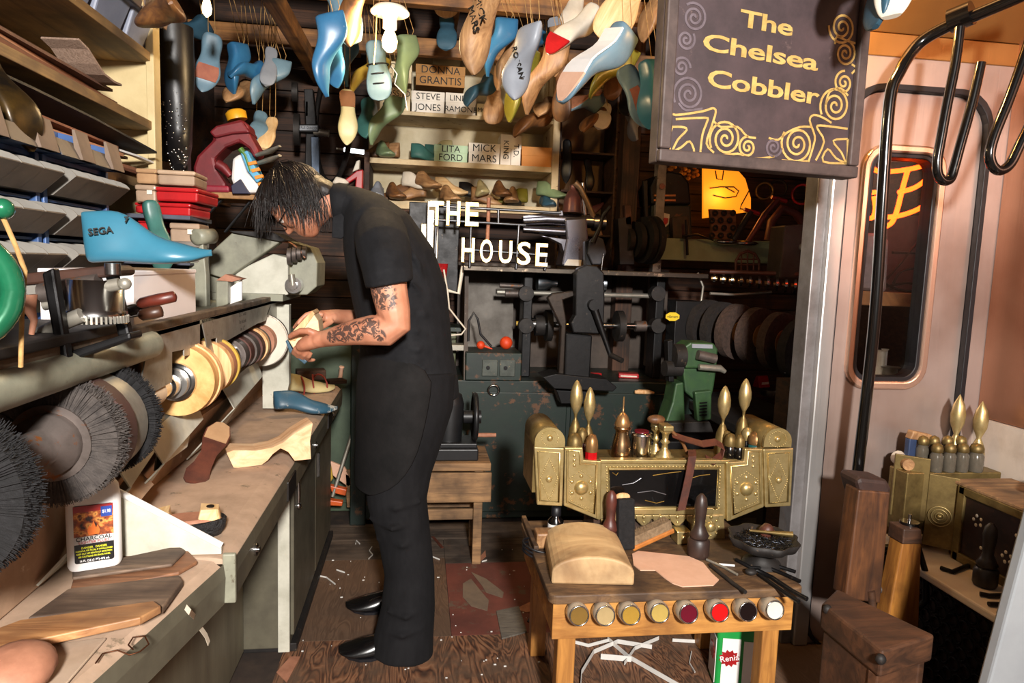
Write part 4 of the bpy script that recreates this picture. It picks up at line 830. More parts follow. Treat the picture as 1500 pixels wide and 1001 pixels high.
# wooden pigeonhole rack to the right of the shelf unit
rk = thing('pigeonhole_rack', 'bare wooden pigeonhole rack with odd lasts, right of the chipped shelf unit', 'shelves', (.95, 3.95, 1.3)); Mp = Matrix.Translation((-.95, -3.95, -1.3))
for z_ in (1.55, 1.80, 2.02): MB(Mp).b2((.80, 3.95, z_-.012), (1.12, 4.2, z_)).o('shelf_board', W_dark, rk, .002)
for x_ in (.79, 1.12): MB(Mp).b2((x_-.012, 3.94, 1.3), (x_, 4.22, 2.4)).o('side_board', W_dark, rk, .002)
MB(Mp).b2((.79, 4.2, 1.3), (1.12, 4.215, 2.4)).o('back_board', wood('tan ply back', '6b5035', '8c6b47', 4), rk)
last('reddish purple flat last leaning in the lower pigeonhole', frame((.90, 4.0, 1.57), ydir=(.7, 0, .6), zdir=(-.6, 0, .7)), paint('plum leather', '5b2e33', '3f2024', .5), 'point', .24, .05, .0, .02)
last('dark tall last standing in the upper pigeonhole', frame((.97, 4.02, 2.0), ydir=(.1, 0, -1), zdir=(0, 1, 0)), M_blackl, 'point', .2, .06, .02, .04)
last('black pointed last hanging at the left of the pigeonhole rack', frame((.80, 3.9, 2.08), ydir=(.05, 0, -1), zdir=(.5, 1, 0)), M_blackl, 'point', .25, .07, .03, .06)

# ------------------------------------------------ lit letters
M_neon = emit('lit letter face', 'ffeec4', 2.6); M_letside = paint('brass letter edge', 'cfa85a', 'b08c40', .3, .8)
ls = thing('lit_letter_sign', 'illuminated white letters reading THE HOUSE on a pipe frame above the long machine', 'sign', P_(660, 392, 3.38)); o_ = Vector(ls.location); Mp = Matrix.Translation(-o_)
def letter(ch, x0, x1, y0, y1, y=3.36):
    A = P_(x0, y0, y); B = P_(x1, y1, y); h_ = A.z-B.z; w_ = B.x-A.x
    M_ = Mp @ Matrix.Translation(((A.x+B.x)/2, y, (A.z+B.z)/2)) @ FRONT
    a = text('letter', ch, 1.0, M_neon, None, Matrix(), .0); vs = a.data.vertices; X = [v.co.x for v in vs]; Yv = [v.co.y for v in vs]
    sx_, sy_ = w_/(max(X)-min(X)), h_/(max(Yv)-min(Yv)); cx_, cy_ = (max(X)+min(X))/2, (max(Yv)+min(Yv))/2
    bpy.data.objects.remove(a)
    b = text('letter', ch, 1.0, M_neon, ls, M_ @ Matrix.Diagonal((sx_, sy_, 1, 1)) @ Matrix.Translation((-cx_, -cy_, 0)), .010, off=.004)
    c = text('letter_edge', ch, 1.0, M_letside, b, Matrix.Translation((0, 0, -.012)), .012, off=.016)
for ch, x0, x1, y0, y1 in (('T', 631, 649, 295, 330), ('H', 655, 673, 295, 330), ('E', 683, 700, 297, 331), ('H', 677, 694, 349, 384), ('O', 704, 721, 351, 385), ('U', 732, 749, 353, 386), ('S', 759, 776, 355, 388), ('E', 786, 801, 357, 390)): letter(ch, x0, x1, y0, y1)
for pts in ([(640, 302), (822, 312)], [(636, 322), (770, 330)], [(640, 302), (636, 394)], [(690, 330), (688, 392)], [(730, 308), (730, 328)], [(690, 366), (800, 374)], [(760, 330), (756, 394)], [(800, 376), (798, 396)]): MB(Mp).tube([P_(*q, 3.40) for q in pts], .007, 8).o('pipe', metal('grey conduit', '6f7074', .4), ls)
MB(Mp).tube([P_(716, 290, 3.42), P_(715, 330, 3.42), P_(714, 352, 3.42)], .010, 6).o('hanging_strap', M_tan, ls)

# ------------------------------------------------ long dark green machine
gm = thing('line_finisher', 'long dark green chipped machine with shafts, bearings and a control box along the back', 'machine', (.5, 3.5, 0)); Mp = Matrix.Translation((-.5, -3.5, 0))
def G_(): return MB(Mp)
G_().b2((-.30, 3.46, .02), (1.48, 4.05, .76)).o('base_cabinet', M_dgreen, gm, .008)
for x0, x1 in ((.28, .78), (.80, 1.45)): G_().b2((x0, 3.448, .06), (x1, 3.462, .70)).o('access_door', M_dgreen, gm, .005)
G_().b2((-.33, 3.44, 0), (-.25, 3.50, 1.0)).o('corner_post', M_dgreen, gm, .006)
lt = at_y(723, 572, 3.44); G_().torus(lt, (0, 1, .2), .028, .006, 20, 6).o('door_latch', M_chrome, gm)
cb = G_().b2((.24, 3.44, .76), (.53, 3.70, .905)).o('control_box', M_dgreen, gm, .006)
for x in (.325, .415): 
    pl = G_().b2((x, 3.432, .785), (x+.08, 3.442, .87)).o('cover_plate', paint('chipped grey green plate', '4a4f49', '333833', .45, .3, 16, wear='8c7a60', wear_amt=.38), cb, .003)
    G_().disc((x+.03, 3.43, .83), (0, 1, 0), .010, .012).o('socket', M_iron, pl)
dg_back = paint('greasy brown back sheet', '4f443c', '382f29', .6, .3, 5)
G_().b2((.22, 3.95, .76), (1.48, 3.98, 1.36)).o('back_sheet', dg_back, gm)
G_().b2((.215, 3.42, 1.318), (1.50, 3.98, 1.345)).o('top_shelf', metal('worn dark steel shelf', '4d463f', .4, 14, wear='8a7a68', wear_amt=.4), gm, .004)
G_().prism([(3.46, .76), (3.95, .76), (3.95, 1.32), (3.60, 1.32)], .02, Matrix(((0, 0, 1, .235), (1, 0, 0, 0), (0, 1, 0, 0), (0, 0, 0, 1)))).o('side_plate', dg_back, gm)
G_().add([(.26, 3.80, .762), (.53, 3.80, .762), (.53, 3.86, 1.318), (.26, 3.86, 1.318)], [(0, 1, 2, 3)]).o('inner_plate', M_steel if False else paint('dull grey plate', '5d5750', '474039', .55, .4, 6), gm)
# shafts and pulleys
def rod(a, b, y, r, nme='shaft', mt=M_steel, n=12): return G_().tube([P_(*a, y), P_(*b, y)], r, n).o(nme, mt, gm)
rod((728, 428), (960, 434), 3.62, .013); rod((732, 418), (772, 420), 3.62, .014, 'roller', M_hub); rod((760, 475), (950, 478), 3.62, .016, 'shaft', M_chrome); rod((740, 430), (770, 430), 3.60, .022, 'roller', M_hub)
for px_, py_, r, h, mt in ((790, 477, .055, .05, M_irond), (803, 477, .085, .03, M_irond), (780, 475, .035, .06, M_chrome), (907, 478, .085, .035, M_irond), (760, 474, .012, .03, M_yell), (938, 478, .03, .06, M_hub)):
    q = P_(px_, py_, 3.62); G_().disc(q, (1, 0, .02), r, h, 28).o('pulley', mt, gm, .003)
for px_ in (770, 962): 
    q = P_(px_, 450, 3.62); G_().b2((q.x-.02, 3.58, .76), (q.x+.03, 3.70, 1.318)).o('bearing_stand', M_iron, gm, .006)
    for py_ in (430, 477): k_ = P_(px_, py_, 3.58); G_().disc(k_, (0, 1, 0), .04, .06).o('bearing_housing', M_irond, gm, .004)
for px_ in (800, 873):
    q = P_(px_, 415, 3.66); G_().lathe([(.05, -.05), (.048, -.01), (.02, .03), (.016, .06)], 20, frame(q, zdir=(1 if px_ < 850 else -1, 0, 0))).o('lamp_cup', metal('dull lamp reflector', '8a9096', .35), gm)
G_().b2((1.33, 3.42, .95), (1.47, 3.55, 1.2)).o('switch_panel', M_iron, gm, .005)
yl = G_(); yc = P_(985, 464, 3.41); yl.prism([(.04*math.cos(R_(22.5+45*k))*1.0, .024*math.sin(R_(22.5+45*k))) for k in range(8)], .003, Matrix.Translation(yc) @ FRONT).o('yellow_badge', flat('badge yellow', 'e0c020', .5), gm)
text('lettering', 'vibram', .022, M_ink, gm, Mp @ Matrix.Translation(yc-Vector((0, .004, 0))) @ FRONT, .0003)
# left part: electrical box, yellow black lead, red cup beside the man
G_().b2((-.05, 3.62, .78), (.2, 3.9, 1.0)).o('side_cabinet', paint('olive cabinet', '4f5232', '3b3d26', .5), gm, .004)
G_().b2((-.02, 3.55, 1.0), (.22, 3.8, 1.02)).o('side_shelf', M_dgreen, gm)
G_().b2((.10, 3.50, .905), (.235, 3.60, .935)).o('edge_tray', M_steel, gm, .003)
G_().b2((.0, 3.55, 1.02), (.06, 3.60, 1.55)).o('standard', M_steel, gm, .005); G_().b2((-.06, 3.6, 1.2), (.2, 3.64, 1.66)).o('bracket_plate', M_iron, gm, .004)
G_().b2((.03, 3.50, 1.37), (.09, 3.56, 1.66)).o('switch_box', metal('white switch box', 'd9d6cf', .4), gm, .006)
G_().tube([P_(678, 390, 3.5), P_(672, 430, 3.5), P_(652, 425, 3.5)], .010, 8).o('hose', M_bone, gm); G_().tube([P_(650, 395, 3.45), P_(656, 430, 3.45), P_(658, 452, 3.45), P_(672, 470, 3.45), P_(682, 482, 3.45), P_(676, 490, 3.45), P_(655, 492, 3.45)], .005, 6).o('white_cord', M_bone, gm)
G_().tube([P_(686, 500, 3.5), P_(687, 470, 3.5), P_(694, 458, 3.5), P_(700, 468, 3.5), P_(704, 490, 3.5), P_(720, 508, 3.5)], .006, 6).o('black_cord', M_rub, gm)
rc = thing('red_cup', 'red plastic cup on the side shelf behind the man', 'cup', P_(646, 412, 3.56)); MB().lathe([(.025, 0), (.035, .09), (.032, .09), (.023, .004)], 18).o('cup_body', M_redpl, rc)
ob1 = thing('orange_ball', 'round orange rubber ball on the control box', 'ball', P_(741, 512, 3.5)); MB().sph((0, 0, .034), .034).o('ball_body', paint('orange rubber', 'd8441a', 'c03812', .5), ob1)
ob2 = thing('rubber_bulb', 'small orange rubber bulb with a nozzle beside the orange ball', 'bulb', P_(704, 512, 3.5)); MB().sph((0, 0, .022), .022).cyl((.01, 0, .02), (.06, -.01, .004), .008, .003).o('bulb_body', MATS['orange rubber'], ob2)
# red packets and brush on the machine table
def packet(label, p, y, w_, d_, h_, rz, z0=None, mt=None):
    q = at_y(*p, y); g = thing('tack_packet', label, 'packet', (q.x, q.y, z0 if z0 is not None else q.z), (0, 0, rz)); MB().b2((-w_/2, -d_/2, 0), (w_/2, d_/2, h_)).o('packet_body', mt or M_redpl, g, .004); MB().b2((-w_/2*.8, -d_/2-.001, h_*.3), (w_/2*.8, -d_/2, h_*.6)).o('printed_band', M_bone, g); return g
packet('red tack packet behind the black post machine', (873, 553), 3.56, .05, .04, .03, 10, .761); packet('white and red torn packet on the machine table right of the black post machine', (920, 556), 3.6, .11, .06, .025, -12, .761)
kn = thing('wooden_handle_awl', 'wooden handled tool lying on the machine edge behind the brass box', 'awl', P_(935, 578, 3.43)); MB().tube([(-.02, 0, .012), (0, 0, .014), (.05, 0, .013), (.085, 0, .009)], [.008, .013, .013, .006], 10).o('handle', M_pine, kn); MB().tube([(.08, 0, .011), (.14, 0, .009)], .004, 6).o('spike', M_iron, kn)
# ------------------------------------------------ black post machine
bp = thing('shoe_patcher', 'black iron cutting machine with a crank handle on a tall post', 'machine', P_(850, 572, 3.3)); o_ = Vector(bp.location); Mp = Matrix.Translation(-o_)
slab([(795, 553), (815, 548), (890, 556), (904, 568), (898, 574), (812, 570)], 3.22, .16, 'base_plate', M_iron, bp, Mp); slab([(815, 572), (870, 574), (866, 592), (822, 592)], 3.28, .1, 'foot', M_iron, bp, Mp)
slab([(829, 488), (868, 492), (864, 560), (827, 556)], 3.25, .10, 'post', M_iron, bp, Mp, .008)
slab([(844, 402), (848, 393), (860, 388), (875, 390), (885, 400), (886, 440), (884, 490), (840, 488), (836, 474), (843, 462)], 3.22, .07, 'head_plate', M_iron, bp, Mp, .006)
slab([(802, 437), (810, 430), (840, 426), (842, 434), (825, 440), (830, 470), (826, 556), (818, 556), (822, 480), (806, 446)], 3.27, .05, 'jaw_arm', paint('oily brown iron', '3a3029', '221c18', .35, .6, 18), bp, Mp, .006)
c0 = P_(869, 447, 3.20); c1 = P_(894, 520, 3.18); c2 = P_(906, 526, 3.17)
MB(Mp).disc(c0, (0, 1, 0), .026, .05).tube([c0, (c0+c1)/2, c1], [.020, .015, .012], 10).o('crank_arm', M_iron, bp); MB(Mp).cyl(c1, c2+Vector((0, -.06, 0)), .013).o('crank_grip', M_irond, bp)
slab([(864, 354), (872, 345), (884, 350), (889, 370), (880, 388), (868, 388), (861, 372)], 3.22, .03, 'sheave', paint('dark grey plate', '3c3c40', '2a2a2d', .4, .6), bp, Mp, .005)
slab([(857, 354), (866, 350), (868, 396), (858, 396)], 3.25, .05, 'sheave_bracket', M_iron, bp, Mp)
MB(Mp).tube([P_(868, 356, 3.20), P_(878, 335, 3.20), P_(884, 315, 3.20), P_(894, 303, 3.20)], [.014, .010, .009, .010], 8).o('hand_lever', M_iron, bp)
MB(Mp).tube([P_(881, 396, 3.2), P_(884, 372, 3.2)], .003, 5).o('link_rod', M_chrome, bp)
# ------------------------------------------------ bright arm sewing machine
am = thing('arm_sewing_machine', 'polished grey cylinder arm sewing machine on the top shelf right of the lit letters', 'sewing machine', P_(840, 392, 3.5)); o_ = Vector(am.location); Mp = Matrix.Translation(-o_)
M_pol = metal('polished grey enamel', '9b9aa3', .22, 10, c2='6c6870')
slab([(827, 320), (860, 318), (862, 350), (852, 390), (822, 390), (830, 350)], 3.46, .16, 'pillar', M_pol, am, Mp, .010)
MB(Mp).tube([P_(766, 323, 3.5), P_(800, 321, 3.5), P_(860, 324, 3.5), P_(884, 326, 3.5)], [.026, .030, .036, .034], 16).o('upper_arm', M_pol, am)
MB(Mp).tube([P_(766, 336, 3.5), P_(830, 340, 3.5)], [.018, .024], 14).o('lower_arm', M_pol, am)
slab([(790, 345), (830, 350), (832, 362), (826, 372), (822, 358), (806, 350)], 3.47, .06, 'arm_web', M_pol, am, Mp, .004)
slab([(766, 316), (824, 308), (826, 316), (766, 320)], 3.47, .05, 'top_fin', M_pol, am, Mp, .003)
MB(Mp).lathe([(.055, 0), (.05, .015), (.045, .07), (.028, .105), (.018, .115), (.02, .14)], 20, T(*P_(838, 312, 3.5))).o('bell_cap', paint('smoky red enamel', '6b3f38', '4c3a38', .3, .5, 10), am)
MB(Mp).tube([P_(842, 268, 3.48), P_(850, 275, 3.48), P_(862, 300, 3.48), P_(875, 330, 3.48), P_(880, 345, 3.48)], [.018, .016, .014, .013, .012], 10).o('bent_lever', paint('worn tan iron', '8a7258', '6a5542', .4, .5), am)
q = P_(872, 326, 3.5); MB(Mp).disc(q, (1, 0, 0), .045, .03).disc(q+Vector((.04, 0, 0)), (1, 0, 0), .038, .02).o('drive_wheel', M_pol, am, .003)
MB(Mp).cyl(P_(857, 320, 3.5), P_(853, 268, 3.5), .016).o('spindle', M_chrome, am); slab([(832, 380), (852, 381), (851, 390), (826, 389)], 3.455, .006, 'maker_plate', M_bone, am, Mp, .001)
# ------------------------------------------------ stool and small press
st = thing('wooden_stool', 'rough plank stool with a deep apron carrying a black hand press', 'stool', (.17, 3.05, 0)); Mp = Matrix.Translation((-.17, -3.05, 0))
M_old = wood('rough old pine', '6e5238', 'a07a52', 5, (.7, 7, 7), .75, '4c3826')
def Q_(lo, hi, nme, bev=.004): return MB(Mp).b2(lo, hi).o(nme, M_old, st, bev)
Q_((-.07, 2.92, .445), (.33, 3.07, .48), 'seat_plank'); Q_((-.07, 3.075, .445), (.33, 3.22, .48), 'seat_plank'); Q_((-.06, 2.925, .30), (.335, 2.945, .435), 'apron_board'); Q_((-.06, 3.195, .30), (.335, 3.215, .435), 'apron_board')
for x, y in ((.26, 2.95), (.26, 3.15), (-.05, 2.95), (-.05, 3.15)): Q_((x, y, 0), (x+.04, y+.04, .445), 'leg')
Q_((-.03, 2.98, .20), (.27, 3.0, .25), 'stretcher'); Q_((-.03, 3.14, .20), (.27, 3.16, .25), 'stretcher'); Q_((.262, 2.98, .12), (.28, 3.15, .17), 'stretcher')
pr = thing('hand_press', 'black hand press with a spoked wheel and white maker label on the plank stool', 'machine', (.17, 3.06, .481)); o_ = Vector(pr.location); Mp = Matrix.Translation(-o_); yP = 3.03
M_bk = paint('smooth black enamel', '222224', '161617', .4, .2, 10)
MB(Mp).b2((.0, 2.95, .482), (.275, 3.15, .535)).o('base', M_bk, pr, .006); MB(Mp).b2((.03, 2.97, .535), (.27, 3.13, .555)).o('bed', M_bk, pr, .004)
MB(Mp).loft([[(.145+.06*u, 3.05+.055*v, .555) for u, v in [(math.cos(2*math.pi*k/16), math.sin(2*math.pi*k/16)) for k in range(16)]], [(.15+.062*u, 3.05+.055*v, .72) for u, v in [(math.cos(2*math.pi*k/16), math.sin(2*math.pi*k/16)) for k in range(16)]], [(.145+.055*u, 3.05+.05*v, .765) for u, v in [(math.cos(2*math.pi*k/16), math.sin(2*math.pi*k/16)) for k in range(16)]], [(.13+.03*u, 3.05+.03*v, .785) for u, v in [(math.cos(2*math.pi*k/16), math.sin(2*math.pi*k/16)) for k in range(16)]]]).o('column', M_bk, pr)
MB(Mp).loft([[(-.02, 3.0, .70), (.14, 3.0, .70), (.14, 3.10, .70), (-.02, 3.10, .70)], [(-.02, 3.01, .77), (.13, 3.01, .78), (.13, 3.09, .78), (-.02, 3.09, .77)]], smooth=False).o('arm', M_bk, pr, .02, seg=3)
MB(Mp).prism(rrect(.06, .155, .725, .75, .011), .003, Matrix(((1, 0, 0, 0), (0, 0, -1, 2.995), (0, 1, 0, 0), (0, 0, 0, 1)))).o('white_label', M_white, pr); text('lettering', 'ELTI', .018, flat('dark red ink', '5b2a2a', .6), pr, Mp @ Matrix.Translation((.125, 2.9915, .737)) @ FRONT, .0003)
MB(Mp).cyl((-.03, 3.05, .665), (.10, 3.05, .67), .011).o('plunger', M_steel, pr); MB(Mp).cyl((-.03, 3.04, .61), (.03, 3.04, .61), .016).o('die', M_chrome, pr)
MB(Mp).torus((.262, 3.05, .66), (1, 0, 0), .10, .012, 36, 8).o('wheel_rim', M_bk, pr); MB(Mp).disc((.262, 3.05, .66), (1, 0, 0), .1, .012, 36).o('wheel_disc', M_iron, pr); MB(Mp).disc((.25, 3.05, .66), (1, 0, 0), .03, .08).o('hub', M_bk, pr, .003)
MB(Mp).tube([(.27, 3.03, .58), (.31, 3.03, .58), (.36, 3.03, .58)], [.009, .011, .009], 10).o('crank_grip', M_tan, pr); MB(Mp).b2((.02, 2.945, .495), (.08, 2.951, .52)).o('maker_plate', M_bone, pr, .001)
# ================================================================== BACK RIGHT: the dark bay behind the brass box
YB = 3.7
mb_ = thing('mint_shelf', 'pale mint painted shelf board across the dark bay behind the hanging sign', 'shelf', P_(1050, 370, YB)); o_ = Vector(mb_.location); Mp = Matrix.Translation(-o_)
M_mint = paint('mint paint', '8f9a7c', '7a866a', .6, scale=5, wear='5d5a45', wear_amt=.32)
slab([(955, 350), (1165, 358), (1165, 388), (955, 380)], YB, .02, 'front_board', M_mint, mb_, Mp); slab([(955, 348), (1190, 356), (1190, 360), (955, 352)], YB, .32, 'shelf_top', M_mint, mb_, Mp)
zM = P_(1050, 353, YB).z
# black and green dome machine with red crest
dm = thing('splitting_machine', 'dark green domed machine with a red crest badge on the mint shelf', 'machine', P_(990, 350, 3.8)); o_ = Vector(dm.location); Mp = Matrix.Translation(-o_)
slab([(952, 352), (954, 300), (1012, 300), (1015, 353)], 3.78, .2, 'body', M_dgreen, dm, Mp, .01)
slab([(954, 300), (952, 275), (960, 258), (980, 250), (1000, 254), (1010, 268), (1013, 300)], 3.76, .22, 'dome', M_iron, dm, Mp, .012)
for yy in (285, 292): slab([(958, yy), (990, yy), (990, yy+3), (958, yy+3)], 3.75, .01, 'brass_rail', M_copperb, dm, Mp, .001)
MB(Mp).disc(P_(969, 273, 3.74), (0, 1, 0), .016, .02).o('gauge', M_chrome, dm)
slab([(966, 314), (973, 312), (981, 314), (980, 328), (974, 334), (967, 328)], 3.77, .008, 'crest_badge', M_bone, dm, Mp, .001); slab([(968, 318), (979, 320), (978, 327), (973, 331), (969, 326)], 3.765, .004, 'crest_red', M_redpl, dm, Mp, .001)
slab([(942, 265), (949, 263), (950, 318), (945, 320)], 3.74, .03, 'side_lever', M_iron, dm, Mp)
slab([(985, 318), (1008, 316), (1012, 350), (986, 350)], 3.72, .05, 'clamp', paint('dull brown iron', '4a3f33', '332a22', .5, .4), dm, Mp)
MB(Mp).tube([P_(1000, 346, 3.65), P_(1022, 344, 3.65), P_(1045, 352, 3.65)], [.008, .006, .005], 6).tube([P_(1005, 322, 3.66), P_(1007, 374, 3.66)], .008, 6).o('rod', M_iron, dm)
# black pulley wheels left of it
pw = thing('pulley_stack', 'dark stack of machine pulleys between the arm machine and the domed machine', 'machine', P_(935, 388, 3.55)); o_ = Vector(pw.location); Mp = Matrix.Translation(-o_)
for px_, r in ((918, .07), (930, .10), (943, .125), (953, .13)): MB(Mp).disc(P_(px_, 352, 3.6), (1, .25, 0), r, .03, 28).o('pulley', M_irond, pw, .005)
slab([(905, 320), (925, 316), (930, 388), (908, 388)], 3.56, .1, 'stand', M_iron, pw, Mp); slab([(915, 300), (925, 300), (926, 330), (916, 330)], 3.56, .05, 'top_bracket', paint('rusty bracket', '4f2e22', '33201a', .5, .4), pw, Mp)
# lit amber pane and flowers
M_amb = emit('amber lit glass', 'f08a1a', 1.1, 'd87a1c')
ap_ = thing('amber_lamp', 'glowing amber glass panel painted with dark curves, under the hanging sign', 'lamp', P_(1065, 318, 4.0)); o_ = Vector(ap_.location); Mp = Matrix.Translation(-o_)
slab([(1030, 244), (1078, 246), (1092, 262), (1100, 290), (1100, 310), (1030, 320)], 4.0, .02, 'glass_panel', M_amb, ap_, Mp, .002)
for pts in ([(1040, 276), (1055, 274), (1075, 274), (1082, 280), (1078, 288), (1062, 290), (1045, 286)], [(1062, 274), (1076, 282)], [(1098, 278), (1086, 300), (1084, 306), (1102, 308)], [(1048, 250), (1050, 262), (1058, 264), (1060, 250)]): MB(Mp).tube([P_(*q, 3.995) for q in pts], .004, 5).o('painted_line', M_ink, ap_)
point('amber_lamp_light', P_(1060, 285, 3.93), 2.0, (1, .45, .1), .06)
fl = thing('amber_flowers', 'bunch of small amber flowers left of the glowing panel', 'flowers', P_(1000, 262, 4.05)); o_ = Vector(fl.location)
M_fl = paint('amber petals', 'c9862a', '8a5212', .7)
for k in range(26): a = P_(rnd.uniform(975, 1022), rnd.uniform(240, 262), 4.05+rnd.uniform(0, .08))-o_; MB().sph(a, (.016, .016, .012), 7, 5).o('flower', M_fl, fl)
# board with dark discs
dk = thing('cutter_board', 'upright tan board set with rows of dark round cutters on the mint shelf', 'board', P_(1060, 352, 3.72)); o_ = Vector(dk.location); Mp = Matrix.Translation(-o_)
slab([(1040, 306), (1078, 308), (1080, 352), (1044, 350)], 3.74, .03, 'board', paint('reddish board', '7a5340', '5d3e30', .6), dk, Mp)
for r_i in range(4):
    for c_i in range(3):
        if r_i == 3 and c_i == 0: pass
        q = P_(1048+c_i*13-(5 if r_i % 2 else 0), 312+r_i*11, 3.73); MB(Mp).torus(q, (0, 1, 0), .012, .006, 14, 6).o('round_cutter', M_irond, dk)
# red handled stretchers
def stretcher(label, pts, toe, mt):
    g = thing('shoe_stretcher', label, 'shoe stretcher', P_(*toe, 3.66)); o_ = Vector(g.location); Mp = Matrix.Translation(-o_)
    MB(Mp).tube([P_(*q, 3.68) for q in pts], .017, 10).o('arm', mt, g); a = P_(*toe, 3.64); MB(Mp).sph(a, (.075, .05, .016)).o('foot_plate', M_chrome, g)
    t_ = P_(*pts[-1], 3.68); MB(Mp).cyl(t_+Vector((-.04, 0, .01)), t_+Vector((.05, 0, -.01)), .011).o('cross_handle', M_redpl, g)
stretcher('iron shoe stretcher with a bright red handle hanging over the mint shelf', [(1095, 356), (1105, 340), (1120, 315), (1140, 292)], (1092, 357), paint('red brown iron', '7a3a30', '4a2a26', .4, .4))
stretcher('iron shoe stretcher in front of the cutter board, left of the red handled one', [(1075, 352), (1085, 335), (1100, 310)], (1064, 355), M_irond)
rw_ = thing('curved_guard', 'dark red curved wheel guard at the right of the stretchers', 'wheel guard', P_(1140, 350, 3.85)); o_ = Vector(rw_.location); Mp = Matrix.Translation(-o_)
MB(Mp).tube([P_(1125, 352, 3.85), P_(1130, 325, 3.85), P_(1145, 306, 3.85), P_(1165, 312, 3.85), P_(1178, 330, 3.85)], .025, 8).o('guard', paint('dull red', '5d2a26', '3c1d1b', .5), rw_)
for px_, py_, r in ((1175, 285, .06), (1120, 280, .05), (1140, 276, .05)): 
    g = thing('hanging_hoop', 'thin %s hoop hanging on the dark wall %s' % (('iron', 'brass', 'red')[(px_ % 3)], {1175: 'beside the subway door jamb', 1120: 'above the stretchers', 1140: 'right above the red handle'}[px_]), 'hoop', P_(px_, py_, 4.1)); MB().torus((0, 0, 0), (.3, 1, 0), r, .008, 28, 6).o('hoop', (M_irond, M_brassD, M_redpl)[px_ % 3], g)
ar = thing('arched_grille', 'small arched wooden grille under the mint shelf', 'grille', P_(1095, 396, 3.62)); o_ = Vector(ar.location); Mp = Matrix.Translation(-o_)
MB(Mp).tube([P_(*q, 3.62) for q in ((1078, 396), (1078, 382), (1084, 372), (1095, 368), (1106, 372), (1112, 382), (1112, 396))], .008, 6).o('arch_rim', M_leath, ar)
for px_ in (1086, 1095, 1104): MB(Mp).tube([P_(px_, 396, 3.62), P_(px_, 371, 3.62)], .005, 5).o('bar', M_leath, ar)
for py_ in (380, 388): MB(Mp).tube([P_(1078, py_, 3.62), P_(1112, py_, 3.62)], .005, 5).o('bar', M_leath, ar)
pv_ = thing('dark_motor_box', 'dark brown metal box hanging beside the subway door jamb', 'box', P_(1165, 408, 3.4)); o_ = Vector(pv_.location); Mp = Matrix.Translation(-o_); slab([(1150, 330), (1188, 328), (1180, 408), (1142, 408)], 3.35, .15, 'box_body', paint('sooty brown metal', '3f332b', '2b231e', .6), pv_, Mp, .008); MB(Mp).sph(P_(1176, 362, 3.34), .02).o('tangled_wire', M_steel, pv_)
# rack bar with steel cutters
cr = thing('cutter_rack', 'rack bar of bright steel cutting wheels under the mint shelf', 'rack', P_(1100, 398, 3.5)); o_ = Vector(cr.location); Mp = Matrix.Translation(-o_)
MB(Mp).tube([P_(1040, 398, 3.55), P_(1170, 402, 3.35)], .012, 8).o('bar', M_leath, cr)
for k in range(10):
    q = P_(1046+k*13, 408+k*1.2, 3.52-.02*k); MB(Mp).disc(q, (1, -.35, 0), .024+.002*k, .012, 18).o('cutting_wheel', M_chrome, cr, .002)
    MB(Mp).disc(q, (1, -.35, 0), .012, .03, 12).o('hub', M_copperb, cr)
MB(Mp).tube([P_(1026, 450, 3.5), P_(1030, 420, 3.5), P_(1022, 400, 3.5)], .007, 6).tube([P_(1040, 430, 3.5), P_(1075, 432, 3.5), P_(1130, 428, 3.5)], .008, 6).o('side_rod', M_steel, cr)
# big buffing brushes on a shaft
bb = thing('buffing_brushes', 'row of large brown buffing brushes on one dark shaft in the bay', 'brushes', P_(1100, 560, 3.2)); o_ = Vector(bb.location); Mp = Matrix.Translation(-o_)
def bufdisc(px_, py_, y, r, mt, face):
    q = P_(px_, py_, y); ax = Vector((.5, -1, -.05)).normalized(); b = MB(Mp).disc(q, ax, r, .045, 40).o('buffing_brush', mt, bb, .008); MB(Mp).disc(q, ax, r*.42, .055, 24).o('hub', face, b, .004)
    mbx = MB(Mp); F_ = frame(q, zdir=ax)
    for k in range(220): a = rnd.uniform(0, 2*math.pi); d = F_.to_3x3() @ Vector((math.cos(a), math.sin(a), 0)); t_ = ax*.002; p0 = q+ax*rnd.uniform(-.024, .024)+d*r*.8; p1 = q+ax*rnd.uniform(-.026, .026)+d*r*rnd.uniform(1.0, 1.06); mbx.add([p0-t_, p0+t_, p1], [(0, 1, 2)])
    s = mbx.o('bristles', mt, b); s['kind'] = 'stuff'
M_bf = paint('brown bristle', '4a3830', '31251f', .9, scale=60, bmp=.5); M_bfd = paint('black brown bristle', '231d1b', '151110', .9, scale=60, bmp=.5)
M_cork = paint('tan hub board', 'a87a48', '8c6238', .7)
for px_, py_, y, mt in ((1036, 478, 3.45, M_bfd), (1056, 482, 3.36, M_bfd), (1078, 486, 3.27, M_bf), (1108, 492, 3.17, M_bf), (1140, 500, 3.07, M_bf), (1170, 512, 2.97, M_bfd)): bufdisc(px_, py_, y, .14, mt, M_cork)
MB(Mp).tube([P_(1020, 474, 3.5), P_(1180, 514, 2.94)], .016, 8).o('shaft', M_iron, bb)
MB(Mp).b2((1.93, 2.98, .0), (2.03, 3.10, 1.0)).o('pedestal', M_iron, bb, .006)
